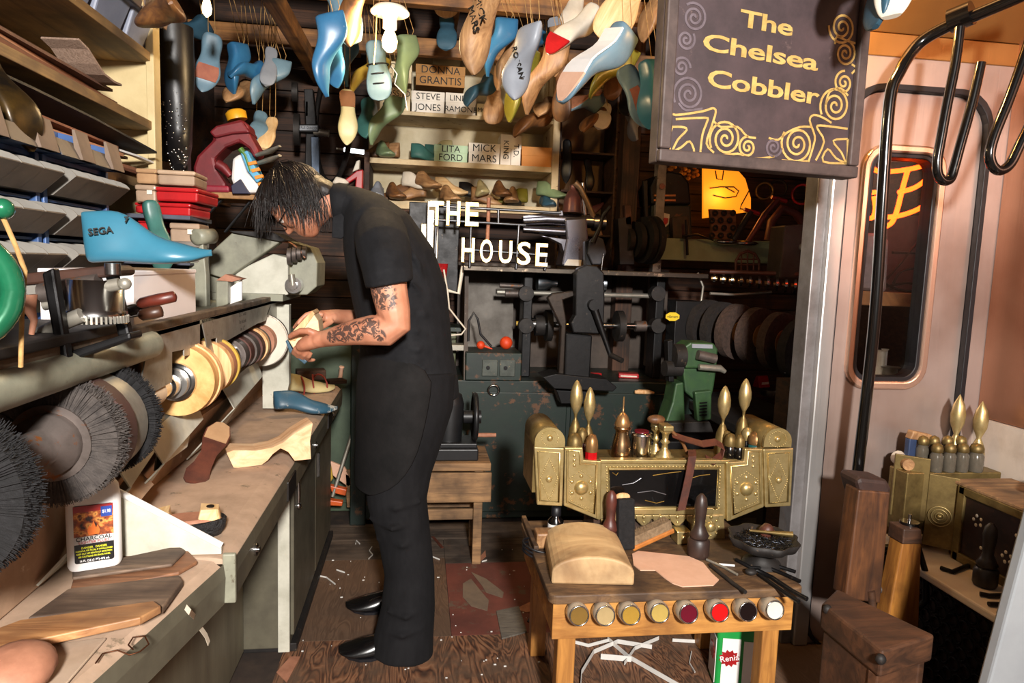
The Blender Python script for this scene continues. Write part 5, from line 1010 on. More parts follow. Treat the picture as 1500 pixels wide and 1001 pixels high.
# dark side bench with red packets
sb = thing('side_bench', 'low dark bench running back behind the right end of the brass box', 'bench', (1.75, 3.0, 0)); 
MB().b2((-.30, -.38, .62), (.15, .75, .66)).o('bench_top', M_irond, sb, .004)
for x, y in ((-.28, -.36), (.09, -.36), (-.28, .69), (.09, .69)): MB().b2((x, y, 0), (x+.05, y+.05, .62)).o('leg', M_irond, sb)
for lab, p, rz in (('red tack packet on the dark side bench, farther one', (1115, 566), 20), ('red tack packet on the dark side bench, nearer one by the jamb', (1152, 592), -25)):
    q = at_z(*p, .665); g = thing('tack_packet', lab, 'packet', (q.x, q.y, .661), (0, 0, rz)); MB().box((0, 0, .035), (.09, .06, .07), taper=(.95, .3)).o('packet_body', M_redpl, g, .004); MB().b2((-.03, -.031, .02), (.03, -.029, .035)).o('printed_band', M_bone, g)
q = at_z(1130, 578, .665); gt = thing('flat_tin', 'flat dark tin with a yellow strip on the dark side bench between the red packets', 'tin', (q.x, q.y, .661)); MB().lathe([(.06, 0), (.062, .004), (.062, .03), (.058, .034)], 28).o('tin_body', M_irond, gt); MB().b2((-.01, -.064, .005), (.012, -.061, .03)).o('yellow_strip', M_yell, gt)
# green skiving machine
gs = thing('green_sewing_head', 'dusty green iron sole machine with a vented column behind the brass box', 'machine', P_(1030, 622, 2.9)); o_ = Vector(gs.location); o_.z = .62; gs.location = o_; Mp = Matrix.Translation(-o_)
slab([(1003, 508), (1012, 502), (1046, 503), (1052, 512), (1050, 540), (1004, 540)], 2.88, .12, 'head', M_mgreen, gs, Mp, .008); slab([(1014, 504), (1044, 505), (1044, 511), (1014, 510)], 2.875, .006, 'name_plate', M_grey, gs, Mp, .001)
slab([(1000, 540), (1050, 540), (1046, 568), (1040, 592), (1022, 590), (1004, 575)], 2.90, .10, 'neck', M_mgreen, gs, Mp, .008)
slab([(990, 562), (1002, 560), (1004, 622), (974, 622), (985, 590)], 2.90, .12, 'foot', M_mgreen, gs, Mp, .008); slab([(1018, 575), (1043, 572), (1042, 615), (1022, 618)], 2.87, .04, 'vent_box', M_mgreen, gs, Mp, .006)
for k in range(5): slab([(1025, 590+k*4.5), (1036, 589+k*4.5), (1036, 591+k*4.5), (1025, 592+k*4.5)], 2.865, .01, 'vent_slot', M_iron, gs, Mp, .0)
slab([(972, 620), (1040, 618), (1046, 634), (970, 634)], 2.86, .16, 'base_plate', M_irond, gs, Mp, .004); 
MB(Mp).tube([P_(1024, 538, 2.86), P_(1055, 540, 2.86), P_(1062, 545, 2.86)], [.014, .016, .010], 8).o('presser_arm', M_steel, gs); MB(Mp).tube([P_(1022, 520, 2.86), P_(1048, 526, 2.86)], .022, 10).o('roller', M_hub, gs)
MB(Mp).disc(P_(992, 522, 2.9), (1, .1, 0), .055, .05, 24).disc(P_(985, 540, 2.9), (1, .1, 0), .035, .08, 18).o('drive_wheel', M_irond, gs, .003); slab([(978, 500), (986, 498), (988, 560), (980, 560)], 2.9, .05, 'side_column', M_iron, gs, Mp)
MB(Mp).b2((1.0, 2.84, 0), (1.30, 3.05, .60)).o('pedestal', M_iron, gs, .006)
# ================================================================== LASTS HANGING FROM THE RAFTERS
PB = paint('torn leather sole', '8a6a58', '6b4c3e', .75, scale=16, wear='d0b8a0', wear_amt=.4)
RED = paint('red leather patch', '8e4a36', 'a8674c', .7, scale=12)
H = hang_last
# left group along the rafter
H((313, 45), (296, 134), M_blueL, 'blue grey last with a torn red sole patch, largest of the left hanging group', 0, .25, 'point', .085, .03, patch=[(RED, .55, .8, .8)])
H((322, 60), (338, 138), M_blue, 'bright blue last behind the one with the red sole patch', 60, .24)
H((262, 5), (296, 40), M_lastwoodD, 'brown and blue last lying high at the far left of the hanging lasts', 90, .24, y=2.3)
H((285, 8), (252, 66), M_blueD, 'slate blue last hanging under the brown one at the far left', 70, .24)
H((366, 75), (346, 120), M_blue, 'blue last hanging toe left in the middle of the left group', 80, .22, heel=.05)
H((378, 85), (372, 158), M_blueL, 'pale blue pointed heel last in the left group', 110, .25, heel=.06)
H((360, 105), (338, 152), M_lastwood, 'flaking tan last with a worn toe in the left group', 40, .2)
H((398, 68), (400, 132), M_grey, 'grey perforated flat last at the right of the left group', 0, .25, 'round', .06, .0, .03)
H((386, 150), (385, 212), M_blueL, 'narrow pale blue last hanging low in the left group', 0, .25, 'round', .07, .05)
H((398, 165), (396, 222), M_lastwoodL, 'light wooden last hanging lowest in the left group beside the narrow blue one', 20, .25, 'round', .06, .02, .04)
# big blue pair
H((443, 30), (472, 144), M_blue, 'glossy bright blue pointed last, left of the big blue pair', 105, .27, heel=.05)
H((466, 25), (492, 128), M_blue, 'matte blue pointed last with its sole showing, right of the big blue pair', 20, .26, heel=.05)
H((480, 60), (503, 128), M_blueD, 'small dark blue last half hidden behind the big blue pair', 70, .22)
H((478, -42), (518, 62), M_blueL, 'pale blue last with a peeling brown sole in front of the blue pair', 0, .27, 'square', .095, .03, patch=[(PB, .62, .99, .95)])
H((512, -40), (508, 70), M_lastwoodD, 'brown suede covered last behind the peeling sole', 150, .27)
H((527, 70), (510, 140), M_yell, 'bright yellow last under the peeling sole one', 90, .24, heel=.06)
H((508, 128), (508, 212), M_cream, 'cream last with a brown cork heel hanging toe down', 0, .26, 'point', .075, .02, patch=[(paint('cork heel', '8a5a34', '6e4526', .8), .04, .32, .95, 'cork_heel')])
H((528, 135), (535, 205), M_teal, 'dark green teal last beside the cream one', 30, .25)
H((552, 140), (540, 215), M_greenc, 'green and cream last with a curled toe over the shelf end', 110, .26, heel=.05)
bl = H((545, 55), (556, 146), M_blueL, 'grey blue last wound with black cord near the bulb', 8, .25, 'round', .085, .02)
for y in (.10, .14, .18): MB().torus((0.004, y, .04), (0, 1, .1), .045, .003, 22, 5).o('cord_winding', M_rub, bl)
gl = H((568, 52), (588, 138), M_greenc, 'grey cream last with a white lace hanging beside the corded one', 60, .25, 'point', .075)
MB().tube([(-.03, .12, .0), (.02, .17, -.01), (-.02, .2, -.01), (.03, .26, .0), (.0, .32, .01)], .003, 5).o('white_lace', M_white, gl)
H((548, -45), (568, 15), M_blackl, 'black pointed toe right above the bulb', 20, .25)
H((590, -50), (600, 8), M_lastwood, 'pinkish wooden last with a wrapped toe at the top edge right of the bulb', 30, .24, 'round', patch=[(PB, .6, .98, 1.0)])
# centre cluster
H((655, -55), (652, 28), M_lastwood, 'tan round toed last at the top edge in the middle', 0, .27, 'round', .1)
H((654, 10), (652, 78), M_blueD, 'dark blue last with a ringed toe under the round tan one', 0, .24, 'round', .08)
mm = H((705, -35), (690, 112), M_lastwood, 'wooden last with a name in marker and a red brown sole edge', 155, .30, 'point', .085, .05)
H((712, 25), (708, 112), M_blue, 'narrow bright blue last right of the lettered wooden one', 90, .25)
from mathutils.bvhtree import BVHTree
def decal(root, t, p, q, size):
    bo_ = [c for c in root.children if c.name.startswith('last_body')][0]; Mw = root.matrix_basis; bv = BVHTree.FromPolygons([Mw @ v.co for v in bo_.data.vertices], [tuple(f.vertices) for f in bo_.data.polygons])
    h = bv.ray_cast(CAM, ray(*p).normalized())
    if h[0] is None: print('decal missed', t); return
    d = ray(*q)-ray(*p); F_ = frame(h[0]+h[1]*.0025, xdir=d, zdir=h[1] if h[1].dot(ray(*p)) < 0 else -h[1]); text('lettering', t, size, M_ink, root, Mw.inverted() @ F_, .0025)
decal(mm, 'MICK', (703, 14), (708, 40), .032); decal(mm, 'MARS', (693, 28), (699, 54), .032)
H((700, 95), (678, 158), M_blueD, 'blue and olive heeled last below the narrow blue one', 60, .24, heel=.06)
H((728, 45), (724, 132), M_lastwood, 'brown wooden last on a long twine loop in the middle', 75, .26, heel=.05)
H((722, 112), (720, 184), M_lastwood, 'brown last with its round sole to the room, hanging lowest in the middle', 0, .25, 'round', .085)
H((757, 62), (742, 178), M_yelgr, 'yellow green translucent last behind the lettered grey one', 50, .33, style='point')
ro = H((766, 48), (750, 148), M_grey, 'grey and yellow edged last with a marker name', 160, .22, 'point', .08)
decal(ro, 'ROSSAN', (758, 92), (757, 125), .026)
H((766, 38), (774, 95), M_blue, 'small bright blue last high among the twine', 50, .2)
H((768, 88), (760, 150), M_blue, 'blue last tucked beside the large tan one', 20, .24)
H((783, 62), (766, 168), M_lastwood, 'large smooth tan wooden last, biggest in the centre', 115, .30, 'point', .085, .06)
H((790, 140), (748, 200), M_lastwoodD, 'reddish pointed last hanging toe left under the large tan one', 60, .26)
H((806, 20), (812, 112), M_lastwood, 'slim tan last with a grey heel plate', 20, .28, 'point', .07, patch=[(M_grey, .02, .16, .9, 'heel_plate')])
H((815, 90), (822, 178), M_lastwoodD, 'broad brown last behind the red toed one', 20, .27, 'round')
H((805, 130), (782, 172), M_lastwood, 'small pinkish last half hidden below the large tan one', 30, .2)
H((850, -30), (830, 52), M_bone, 'cream sole last above the red toe', 0, .26, 'round', .09)
rt = H((868, -8), (800, 76), M_bone, 'cream last with a bright red glossy toe', 40, .30, 'point', .08, .04, patch=[(M_redpl, .72, .99, 1.08, 'red_toe')])
H((760, -30), (790, 22), M_blackl, 'black and cream last at the top edge left of the red toe', 80, .24)
sf = H((892, 12), (816, 146), M_blueL, 'blue heel last with white trim and a gathered tan toe', 60, .32, 'round', .085, .05, patch=[(M_white, .1, .7, 1.05, 'white_trim'), (M_nude, .70, .99, 1.1, 'gathered_toe')])
H((898, 60), (858, 142), M_yelgr, 'olive yellow glossy last right of the white trimmed one', 100, .28, 'round', heel=.04)
H((875, 120), (826, 165), M_blueL, 'blue and pink thin soled last under the gathered toe', 60, .27, patch=[(M_tan, .0, .98, 1.0)])
H((945, -60), (884, 56), M_lastwoodL, 'large pale wooden sole at the top right', 5, .34, 'round', .12, .02)
H((960, -45), (938, 60), M_lastwood, 'amber pointed last beside the large pale sole', 40, .3)
H((985, -40), (950, 32), M_bone, 'small cream toe at the top right beside the amber one', 30, .28)
H((1015, -20), (960, 48), M_blue, 'long blue sole edge touching the corner of the hanging sign', 50, .3)
H((912, 95), (952, 188), M_blueL, 'grey blue last with a red gouged sole left of the hanging sign', 0, .27, 'point', .09, .04, patch=[(RED, .35, .97, .45)])
H((930, 88), (948, 190), M_blueT, 'dark teal blue last behind the gouged one', 40, .27)
H((895, 80), (888, 150), M_lastwoodD, 'dark brown last in the shade right of the olive one', 10, .26, 'round')
H((872, 148), (842, 196), M_lastwoodD, 'dark red and black last low right of centre', 60, .24)
H((892, 140), (868, 192), M_bone, 'off white small sole low right of centre', 0, .24, 'round', .07)
H((908, 118), (905, 175), M_blackl, 'black narrow last in the shade beside the gouged one', 30, .24)
H((905, 168), (918, 212), M_grey, 'grey white pointed last hanging lowest by the wooden post', 60, .2)
# over the sign, right
H((1236, -110), (1220, 12), M_greenc, 'mottled green white toe at the top edge above the hanging sign', 20, .24, 'round', y=1.75)
H((1292, -92), (1243, 52), M_blueD, 'dark blue last with a painted edge overlapping the hanging sign', 60, .27, 'round', y=1.72)
H((1316, -110), (1268, 36), M_bone, 'chipped white last at the top edge right of the hanging sign', 10, .27, 'square', y=1.68)

# ------------------------------------------------ bulb
bu = at_y(571, 42, 2.75); bo = thing('bulb_holder', 'bare bulb in a white porcelain holder glowing under the rafters', 'lamp', bu+Vector((0, 0, .03)))
MB().lathe([(.012, .06), (.06, .045), (.075, .028), (.07, .024), (.03, .022), (.026, .0), (.026, -.03), (.02, -.034)][::-1], 24).o('porcelain_shade', paint('porcelain', 'f2ead8', 'e8dcc2', .3), bo)
MB().lathe([(.012, -.03), (.022, -.05), (.03, -.075), (.026, -.1), (.012, -.115), (.002, -.118)][::-1], 18).o('bulb', emit('bulb glass', 'ffd28a', 9), bo)
MB().tube([(0, 0, .06), (0, 0, .2)], .004, 6).o('cord', M_iron, bo)
point('bulb_light', bu+Vector((0, -.05, -.07)), 24, (1, .70, .36), .04)
# pull chain
MB().tube([(-.05, .02, .05), (-.055, .02, -.1), (-.06, .02, -.16)], .003, 5).o('pull_chain', M_brass, bo)
# second bulb over the hanging sign, above the frame edge
b2 = at_y(1235, -30, 2.06); bo2 = thing('ceiling_bulb', 'warm bare bulb above the hanging sign, at the top edge', 'lamp', b2); MB().lathe([(.004, -.05), (.022, -.03), (.028, 0), (.022, .03), (.013, .05), (.013, .08)], 18).o('bulb', MATS['bulb glass'], bo2); MB().cyl((0, 0, .07), (0, 0, .12), .018).o('socket', M_iron, bo2); MB().tube([(0, 0, .12), (0, 0, 2.85-b2.z)], .003, 6).o('cord', M_iron, bo2)
point('ceiling_bulb_light', b2+Vector((.02, .02, -.06)), 17, (1, .52, .14), .04)
b3 = at_y(303, 12, 2.6); bo3 = thing('small_bulb', 'small clear bulb among the lasts at the top left', 'lamp', b3); MB().lathe([(.003, -.03), (.014, -.018), (.017, 0), (.012, .02), (.008, .04)], 14).o('bulb', MATS['bulb glass'], bo3); MB().tube([(0, 0, .04), (0, 0, 2.7-b3.z)], .003, 6).o('cord', M_iron, bo3)

# ------------------------------------------------ boots, red machine, bracket shelf at the far left
def boot(label, top, ankle, toe, y, mt, stud=None):
    g = thing('tall_boot', label, 'boot', at_y(*ankle, y)); o_ = Vector(g.location); Mp = Matrix.Translation(-o_)
    a = at_y(*top, y); b = at_y(*ankle, y); c = at_y(*toe, y-.12)
    MB(Mp).tube([a, a*.6+b*.4, b+Vector((0, 0, .06)), b, (b+c)/2+Vector((0, 0, .0)), c], [.075, .07, .05, .048, .04, .02], 14).o('boot_leg', mt, g)
    MB(Mp).b2(b+Vector((-.03, .0, -.12)), b+Vector((.03, .05, -.04))).o('heel', M_blackl, g, .006)
    if stud:
        ms = MB(Mp)
        for k in range(110): t_ = rnd.random(); p = a.lerp(b, t_); an = rnd.uniform(-2.4, -.6); r_ = .075-.027*t_; q = p+Vector((math.cos(an)*r_, math.sin(an)*r_, 0)); ms.sph(q, .003, 6, 4) if t_ > .25 else None
        for k in range(60): t_ = rnd.random(); p = b.lerp(c, t_); an = rnd.uniform(0, 6.28); r_ = .045-.02*t_; ms.sph(p+Vector((math.cos(an)*r_, -.02, math.sin(an)*r_)), .0045, 6, 4)
        s = ms.o('studs', M_chrome, g); s['kind'] = 'stuff'
    return g
boot('black studded tall boot hanging beyond the shelf end', (252, 40), (262, 210), (262, 246), 2.85, M_blackl, True)
boot('plain black tall boot hanging behind the studded one', (240, 60), (246, 190), (238, 230), 2.95, M_blackl)
sf_ = thing('bracket_shelf', 'small plywood shelf on steel brackets behind the man, carrying the red press', 'shelf', at_y(330, 290, 3.05)); o_ = Vector(sf_.location); Mp = Matrix.Translation(-o_)
slab([(285, 283), (330, 280), (392, 288), (372, 293), (290, 289)], 3.0, .25, 'shelf_board', wood('ply shelf', '8a6238', 'b98a54', 5), sf_, Mp); slab([(275, 284), (290, 284), (290, 290), (275, 290)], 3.0, .5, 'wall_rail', W_dark, sf_, Mp)
for a, b in (((326, 292), (275, 345)), ((368, 294), (330, 340))): MB(Mp).tube([at_y(*a, 3.05), at_y(*b, 3.1)], .010, 6, flatn=.4).o('bracket', metal('grey steel bracket', '6d7076', .45), sf_)
rm = thing('red_press', 'chipped dark red C shaped toe press with a yellow cap on the bracket shelf', 'machine', at_y(330, 283, 3.05)); o_ = Vector(rm.location); Mp = Matrix.Translation(-o_)
M_rd = paint('chipped oxblood enamel', '7a2026', '571519', .45, .1, 8, wear='6d5f58', wear_amt=.36)
slab([(286, 280), (282, 245), (288, 228), (302, 214), (312, 204), (308, 192), (318, 183), (352, 174), (364, 182), (366, 196), (374, 210), (380, 222), (372, 232), (364, 218), (350, 208), (330, 216), (314, 232), (318, 250), (330, 268), (332, 282)], 3.02, .12, 'c_frame', M_rd, rm, Mp, .012)
slab([(306, 193), (316, 184), (354, 176), (366, 194), (340, 196), (314, 202)], 3.0, .16, 'cap_block', M_rd, rm, Mp, .008)
MB(Mp).lathe([(.04, 0), (.042, .03), (.03, .04)], 20, T(*at_y(348, 176, 3.06), ry=-15)).o('yellow_cap', paint('yellow cap', 'e0a020', 'c98c18', .4), rm)
MB(Mp).tube([at_y(318, 240, 3.0), at_y(328, 246, 3.0), at_y(338, 258, 3.0)], [.02, .02, .014], 10).o('lever_knob', M_rd, rm); MB(Mp).tube([at_y(374, 228, 3.04), at_y(395, 222, 3.0), at_y(410, 214, 2.96)], [.014, .02, .008], 8, flatn=.5).tube([at_y(376, 240, 3.04), at_y(396, 234, 3.0), at_y(410, 228, 2.96)], [.014, .02, .01], 8, flatn=.5).o('jaw', M_steel, rm)
slab([(285, 270), (335, 272), (336, 282), (285, 281)], 2.99, .14, 'base_ring', paint('crimson base', '8a1c30', '6c1424', .5), rm, Mp, .008)
sn = thing('sneaker', 'white and orange striped high top shoe with a green upright on the bracket shelf', 'shoe', at_y(365, 284, 3.0)); o_ = Vector(sn.location); Mp = Matrix.Translation(-o_)
slab([(340, 232), (352, 224), (362, 252), (378, 270), (382, 282), (346, 284), (338, 262)], 2.98, .09, 'upper', M_white, sn, Mp, .012); slab([(352, 224), (362, 220), (376, 250), (384, 262), (376, 268), (362, 250)], 2.97, .10, 'blue_stripe', paint('sky blue', '5aa8d0', '4a94bc', .5), sn, Mp, .004)
for k in range(4): a = (362+k*5, 238+k*10); slab([a, (a[0]+12, a[1]-3), (a[0]+14, a[1]+2), (a[0]+2, a[1]+5)], 2.965, .02, 'orange_stripe', paint('orange stripe', 'e08a20', 'c97818', .5), sn, Mp, .002)
slab([(338, 272), (352, 262), (366, 284), (340, 284)], 2.965, .1, 'navy_panel', paint('navy panel', '1c1c3a', '141430', .5), sn, Mp, .003)
MB(Mp).tube([at_y(352, 218, 2.98), at_y(360, 228, 2.98), at_y(368, 252, 2.98)], .012, 8).o('green_upright', paint('green glaze', '5a8a3a', '426c2a', .3), sn)
# hanging pulley machine, red shoe
hp_ = thing('wall_grinder', 'grey belt pulley machine mounted on the back wall above the man head', 'machine', at_y(455, 260, 4.0)); o_ = Vector(hp_.location); Mp = Matrix.Translation(-o_)
slab([(445, 130), (458, 130), (462, 170), (466, 262), (446, 262), (448, 190)], 4.0, .06, 'column', M_iron, hp_, Mp); slab([(455, 200), (467, 200), (468, 258), (456, 258)], 3.98, .05, 'shield', metal('blue grey steel', '5d6878', .45), hp_, Mp)
slab([(437, 182), (467, 182), (467, 194), (437, 193)], 3.95, .06, 'name_block', M_iron, hp_, Mp); slab([(438, 184), (465, 184), (465, 191), (438, 191)], 3.945, .006, 'name_plate', M_grey, hp_, Mp, .001); text('lettering', 'TRUE GRINDER', .02, M_ink, hp_, Mp @ Matrix.Translation(at_y(451.5, 187.5, 3.943)) @ FRONT, .0003, sx=.7)
MB(Mp).disc(at_y(435, 190, 3.96), (1, .1, 0), .085, .03, 26).disc(at_y(432, 135, 3.96), (1, .1, 0), .05, .03, 22).o('pulley', M_irond, hp_, .004)
MB(Mp).torus(at_y(487, 180, 3.96), (1, .45, 0), .32, .014, 40, 8).o('belt_wheel', M_irond, hp_); MB(Mp).tube([at_y(460, 193, 3.97), at_y(482, 196, 3.97)], .02, 10).o('axle', M_steel, hp_); MB(Mp).b2(at_y(448, 170, 4.0), at_y(462, 165, 4.28)).o('wall_mount', M_iron, hp_)
tl = thing('tube_light', 'short lit white tube lamp at the left end of the shelf unit', 'lamp', at_y(518, 220, 3.85)); MB().cyl((-.05, 0, 0), (.055, 0, -.008), .012).o('tube', emit('tube glass', 'f4fbff', 4), tl); MB().cyl((-.09, 0, .003), (-.05, 0, 0), .007).o('tube_cap', M_steel, tl)
hs = thing('red_high_heel', 'bright red high heeled shoe with a cream upper on the back ledge', 'shoe', at_y(520, 285, 3.8)); o_ = Vector(hs.location); Mp = Matrix.Translation(-o_)
slab([(519, 284), (521, 262), (505, 272), (492, 274), (498, 268), (512, 258), (522, 250), (532, 248), (531, 284)], 3.78, .07, 'red_heel', M_redpl, hs, Mp, .006); slab([(486, 268), (492, 258), (505, 262), (512, 268), (500, 272)], 3.77, .08, 'cream_upper', M_bone, hs, Mp, .008); slab([(516, 252), (522, 236), (527, 234), (526, 248)], 3.78, .06, 'cream_back', M_bone, hs, Mp, .004)
bl_ = thing('back_ledge', 'dark ledge under the red high heeled shoe', 'ledge', at_y(500, 287, 3.8)); slabM = Matrix.Translation(-Vector(bl_.location)); slab([(440, 284), (540, 286), (540, 294), (440, 292)], 3.75, .5, 'ledge_board', W_dark, bl_, slabM)
# ================================================================== WORK TABLE IN FRONT
M_tbl = wood('honey pine', '9a6630', 'c68d48', 5, (.8, 7, 7), .5, '7a4f28', dirt_amt=.36); M_tbll = wood('honey pine leg', '8f5e2c', 'b9803e', 5, (7, 7, .8), .5, '6e4724', dirt_amt=.36)
M_top = wood('stained bench top', '4a3424', '8a6844', 6, (1.2, 5, 5), .65, '33241b', dirt_amt=.52, bmp=.3)
TX0, TX1, TY0, TY1, TZ = .385, 1.10, 1.765, 2.28, .457
tb = thing('work_table', 'low honey pine work table with stained top and paint jars along its front', 'table', (.74, 2.05, 0)); Mp = Matrix.Translation((-.74, -2.05, 0))
tt = MB(Mp).prism(rrect(TX0-.015, TX1+.02, TY0-.02, TY1+.02, .025), .028, Matrix.Translation((0, 0, TZ-.028))).o('table_top', M_top, tb, .005)
MB(Mp).b2((TX0, TY0, .318), (TX1, TY0+.022, TZ-.029)).o('front_apron', M_tbl, tb, .002)
MB(Mp).b2((TX0, TY0+.023, .33), (TX0+.022, TY1, TZ-.029)).o('side_apron', M_tbl, tb, .002); MB(Mp).b2((TX1-.022, TY0+.023, .33), (TX1, TY1, TZ-.029)).o('side_apron', M_tbl, tb, .002); MB(Mp).b2((TX0+.022, TY1-.022, .33), (TX1-.022, TY1, TZ-.029)).o('back_apron', M_tbl, tb, .002)
for x in (TX0+.023, TX1-.075):
    for y in (TY0+.023, TY1-.075): MB(Mp).b2((x, y, 0), (x+.052, y+.052, TZ-.029)).o('leg', M_tbll, tb, .004)
# raised back rim on the left
MB(Mp).b2((TX0-.012, TY1-.25, TZ), (TX0+.004, TY1+.018, TZ+.02)).o('edge_strip', M_top, tb, .003)
# jars set in the front
M_jar = glass('jar glass', 'f4f0ea', .03); cols = (('dull bronze', '8a6a34'), ('pale champagne', 'c2a878'), ('gold', 'b8903c'), ('pale gold', 'c9ac5e'), ('maroon', '5d0f20'), ('bright red', 'c01414'), ('black brown', '1e1312'), ('white', 'd9d2c2'))
for (cn, hx), (px_, py_) in zip(cols, ((846, 899), (884, 899), (921, 898), (963, 895), (1005, 896), (1050, 894), (1091, 893), (1130, 891))):
    q = at_y(px_, py_, TY0-.03); g = thing('paint_jar', 'glass jar of %s paint set in the front of the work table' % cn, 'jar', q, group='paint jars set in the table front')
    ax = Vector((0, -1, .16)).normalized(); F_ = frame((0, 0, 0), zdir=ax)
    MB(F_).lathe([(.026, -.028), (.030, -.02), (.030, .012), (.027, .018), (.027, .020), (.0245, .020), (.0245, .012)], 26).o('glass_wall', paint('jar rim glass', 'b9aa96', '9c8d78', .15, .1, 8, bmp=0), g)
    MB(F_).disc((0, 0, .012), (0, 0, 1), .0245, .012, 26).o('paint_fill', paint('paint '+cn, hx, None, .22, .35 if 'gold' in cn or 'br' in cn[5:] or 'champ' in cn else 0, 6, bmp=.02), g)
    MB(F_).torus((0, 0, .020), (0, 0, 1), .0258, .0022, 26, 6).o('rim', M_chrome, g)
# half-round wooden block
hb = thing('wooden_block', 'half round pale wooden hammering block on the front left of the work table', 'block', (at_y(868, 865, 1.80).x, 1.80, TZ+.0005), (0, 0, -6))
hp2 = [(.118, 0), (.118, .033)]+[(.118*math.cos(R_(a)), .033+.050*math.sin(R_(a))) for a in range(12, 170, 12)]+[(-.118, .033), (-.118, 0)]
MB().prism(hp2, .27, Matrix(((1, 0, 0, 0), (0, 0, 1, 0), (0, 1, 0, 0), (0, 0, 0, 1)))).o('block_body', wood('hammered maple block', 'a8835a', 'd9b98a', 4, (1, 2, 1), .65, '7a5c3e', dirt_amt=.42), hb, .006)
# leather sole blank
P = [at_z(a, b, TZ+.002) for a, b in ((926, 812), (935, 808), (975, 812), (1010, 816), (1030, 825), (1042, 840), (1053, 850), (1045, 858), (1000, 860), (985, 855), (972, 846), (960, 836), (938, 836), (928, 828))]; c = P[0].copy(); c.z = TZ+.0005
sl = MB().prism([(p.x-c.x, p.y-c.y) for p in P], .003).o('leather_sole', M_nude); sl.location = c; tag(sl, 'pale pink leather sole blank lying on the work table beside the half round block', 'leather sole')
# pliers and knives
def tool_line(nm_, label, cat, pts, r, mt, z=TZ, y=None):
    P = [at_z(a, b, z+r*1.0) for a, b in pts]; g = thing(nm_, label, cat, P[0]); MB(Matrix.Translation(-P[0])).tube(P, [r]*len(P), 8).o('shank', mt, g); return g
g = tool_line('pincers', 'black iron pincers hanging off the right edge of the work table, front pair', 'pincers', [(1094, 838), (1110, 836), (1130, 846), (1160, 866), (1182, 878)], .007, M_iron); o_ = Vector(g.location); MB().sph(at_z(1100, 838, TZ+.012)-o_, (.018, .014, .010)).o('joint', M_irond, g); MB(Matrix.Translation(-o_)).tube([at_z(1112, 842, TZ+.007), at_z(1140, 862, TZ+.007), at_z(1170, 882, TZ+.007)], .006, 8).o('handle', M_iron, g)
g = tool_line('nippers', 'black iron nippers lying crossed behind the pincers on the work table', 'pincers', [(1078, 820), (1100, 832), (1130, 834), (1150, 842), (1172, 852)], .006, M_iron); o_ = Vector(g.location); MB(Matrix.Translation(-o_)).tube([at_z(1110, 826, TZ+.006), at_z(1140, 830, TZ+.006), at_z(1165, 838, TZ+.006)], .006, 8).o('handle', M_iron, g)
g = tool_line('awl', 'dark narrow chisel pointing to the front of the work table', 'chisel', [(1040, 828), (1060, 844), (1075, 856), (1092, 868)], .006, M_irond); g = tool_line('file', 'thin flat file beside the dark chisel on the work table', 'file', [(1035, 820), (1062, 832), (1080, 842)], .004, M_steel)
g = tool_line('white_stick', 'small white cigarette like stick on the work table', 'stick', [(1053, 827), (1076, 829)], .0035, M_white)
cw = thing('wire_coil', 'coil of black wire hanging at the left edge of the work table', 'wire coil', (TX0+.02, 2.08, TZ+.001)); 
for k in range(3): MB().torus((-.004, 0, .0-.012*k), (.2, 0, 1), .055, .004, 24, 6).o('loop', M_rub, cw)
MB().b2((-.02, -.03, .0), (.05, .03, .05)).o('wooden_core', M_lastwood, cw, .006)
sb_ = at_z(813, 790, TZ); ib = thing('ink_bottle', 'small black bottle with a white label standing at the back left of the work table', 'bottle', (sb_.x, sb_.y, TZ+.0005)); MB().lathe([(.024, 0), (.026, .003), (.026, .065), (.014, .078), (.013, .085)], 20).o('bottle_body', M_blk, ib); MB().lathe([(.016, .082), (.017, .085), (.016, .108), (.010, .112)], 18).o('cap', M_rub, ib); MB().lathe([(.0265, .012), (.0266, .013), (.0266, .055), (.0265, .056)], 20).o('label', M_white, ib); text('lettering', 'Angelus', .013, flat('label red ink', 'b02a3a', .5), ib, Matrix.Translation((0, -.0275, .045)) @ FRONT, .0003)
# wooden pots / dolly handles
def handle_pot(label, px_, py_, h, mt, M=None, z=TZ, par=None, sc=1):
    q = at_z(px_, py_, z); g = thing('dauber_pot', label, 'pot', (q.x, q.y, z+.0005)); f = h/.2
    MB().lathe([(.030*f, 0), (.034*f, .01*f), (.034*f, .05*f), (.028*f, .058*f)], 20).o('base', mt, g); MB().lathe([(.024*f, .058*f), (.030*f, .068*f), (.022*f, .085*f), (.015*f, .1*f), (.017*f, .13*f), (.020*f, .16*f), (.016*f, .185*f), (.006*f, .198*f)], 18).o('handle', mt, g); return g
M_dkw = paint('dark turned wood', '3a2a24', '251a17', .4, scale=12); M_rdw = paint('red brown turned wood', '5d2e24', '3c1e18', .4, scale=12)
handle_pot('dark turned wooden pot with a tall knob handle at the front of the brass box', 1022, 815, .205, M_dkw)
handle_pot('red brown turned wooden pot with a grey base left of the black brush', 892, 802, .19, M_rdw)
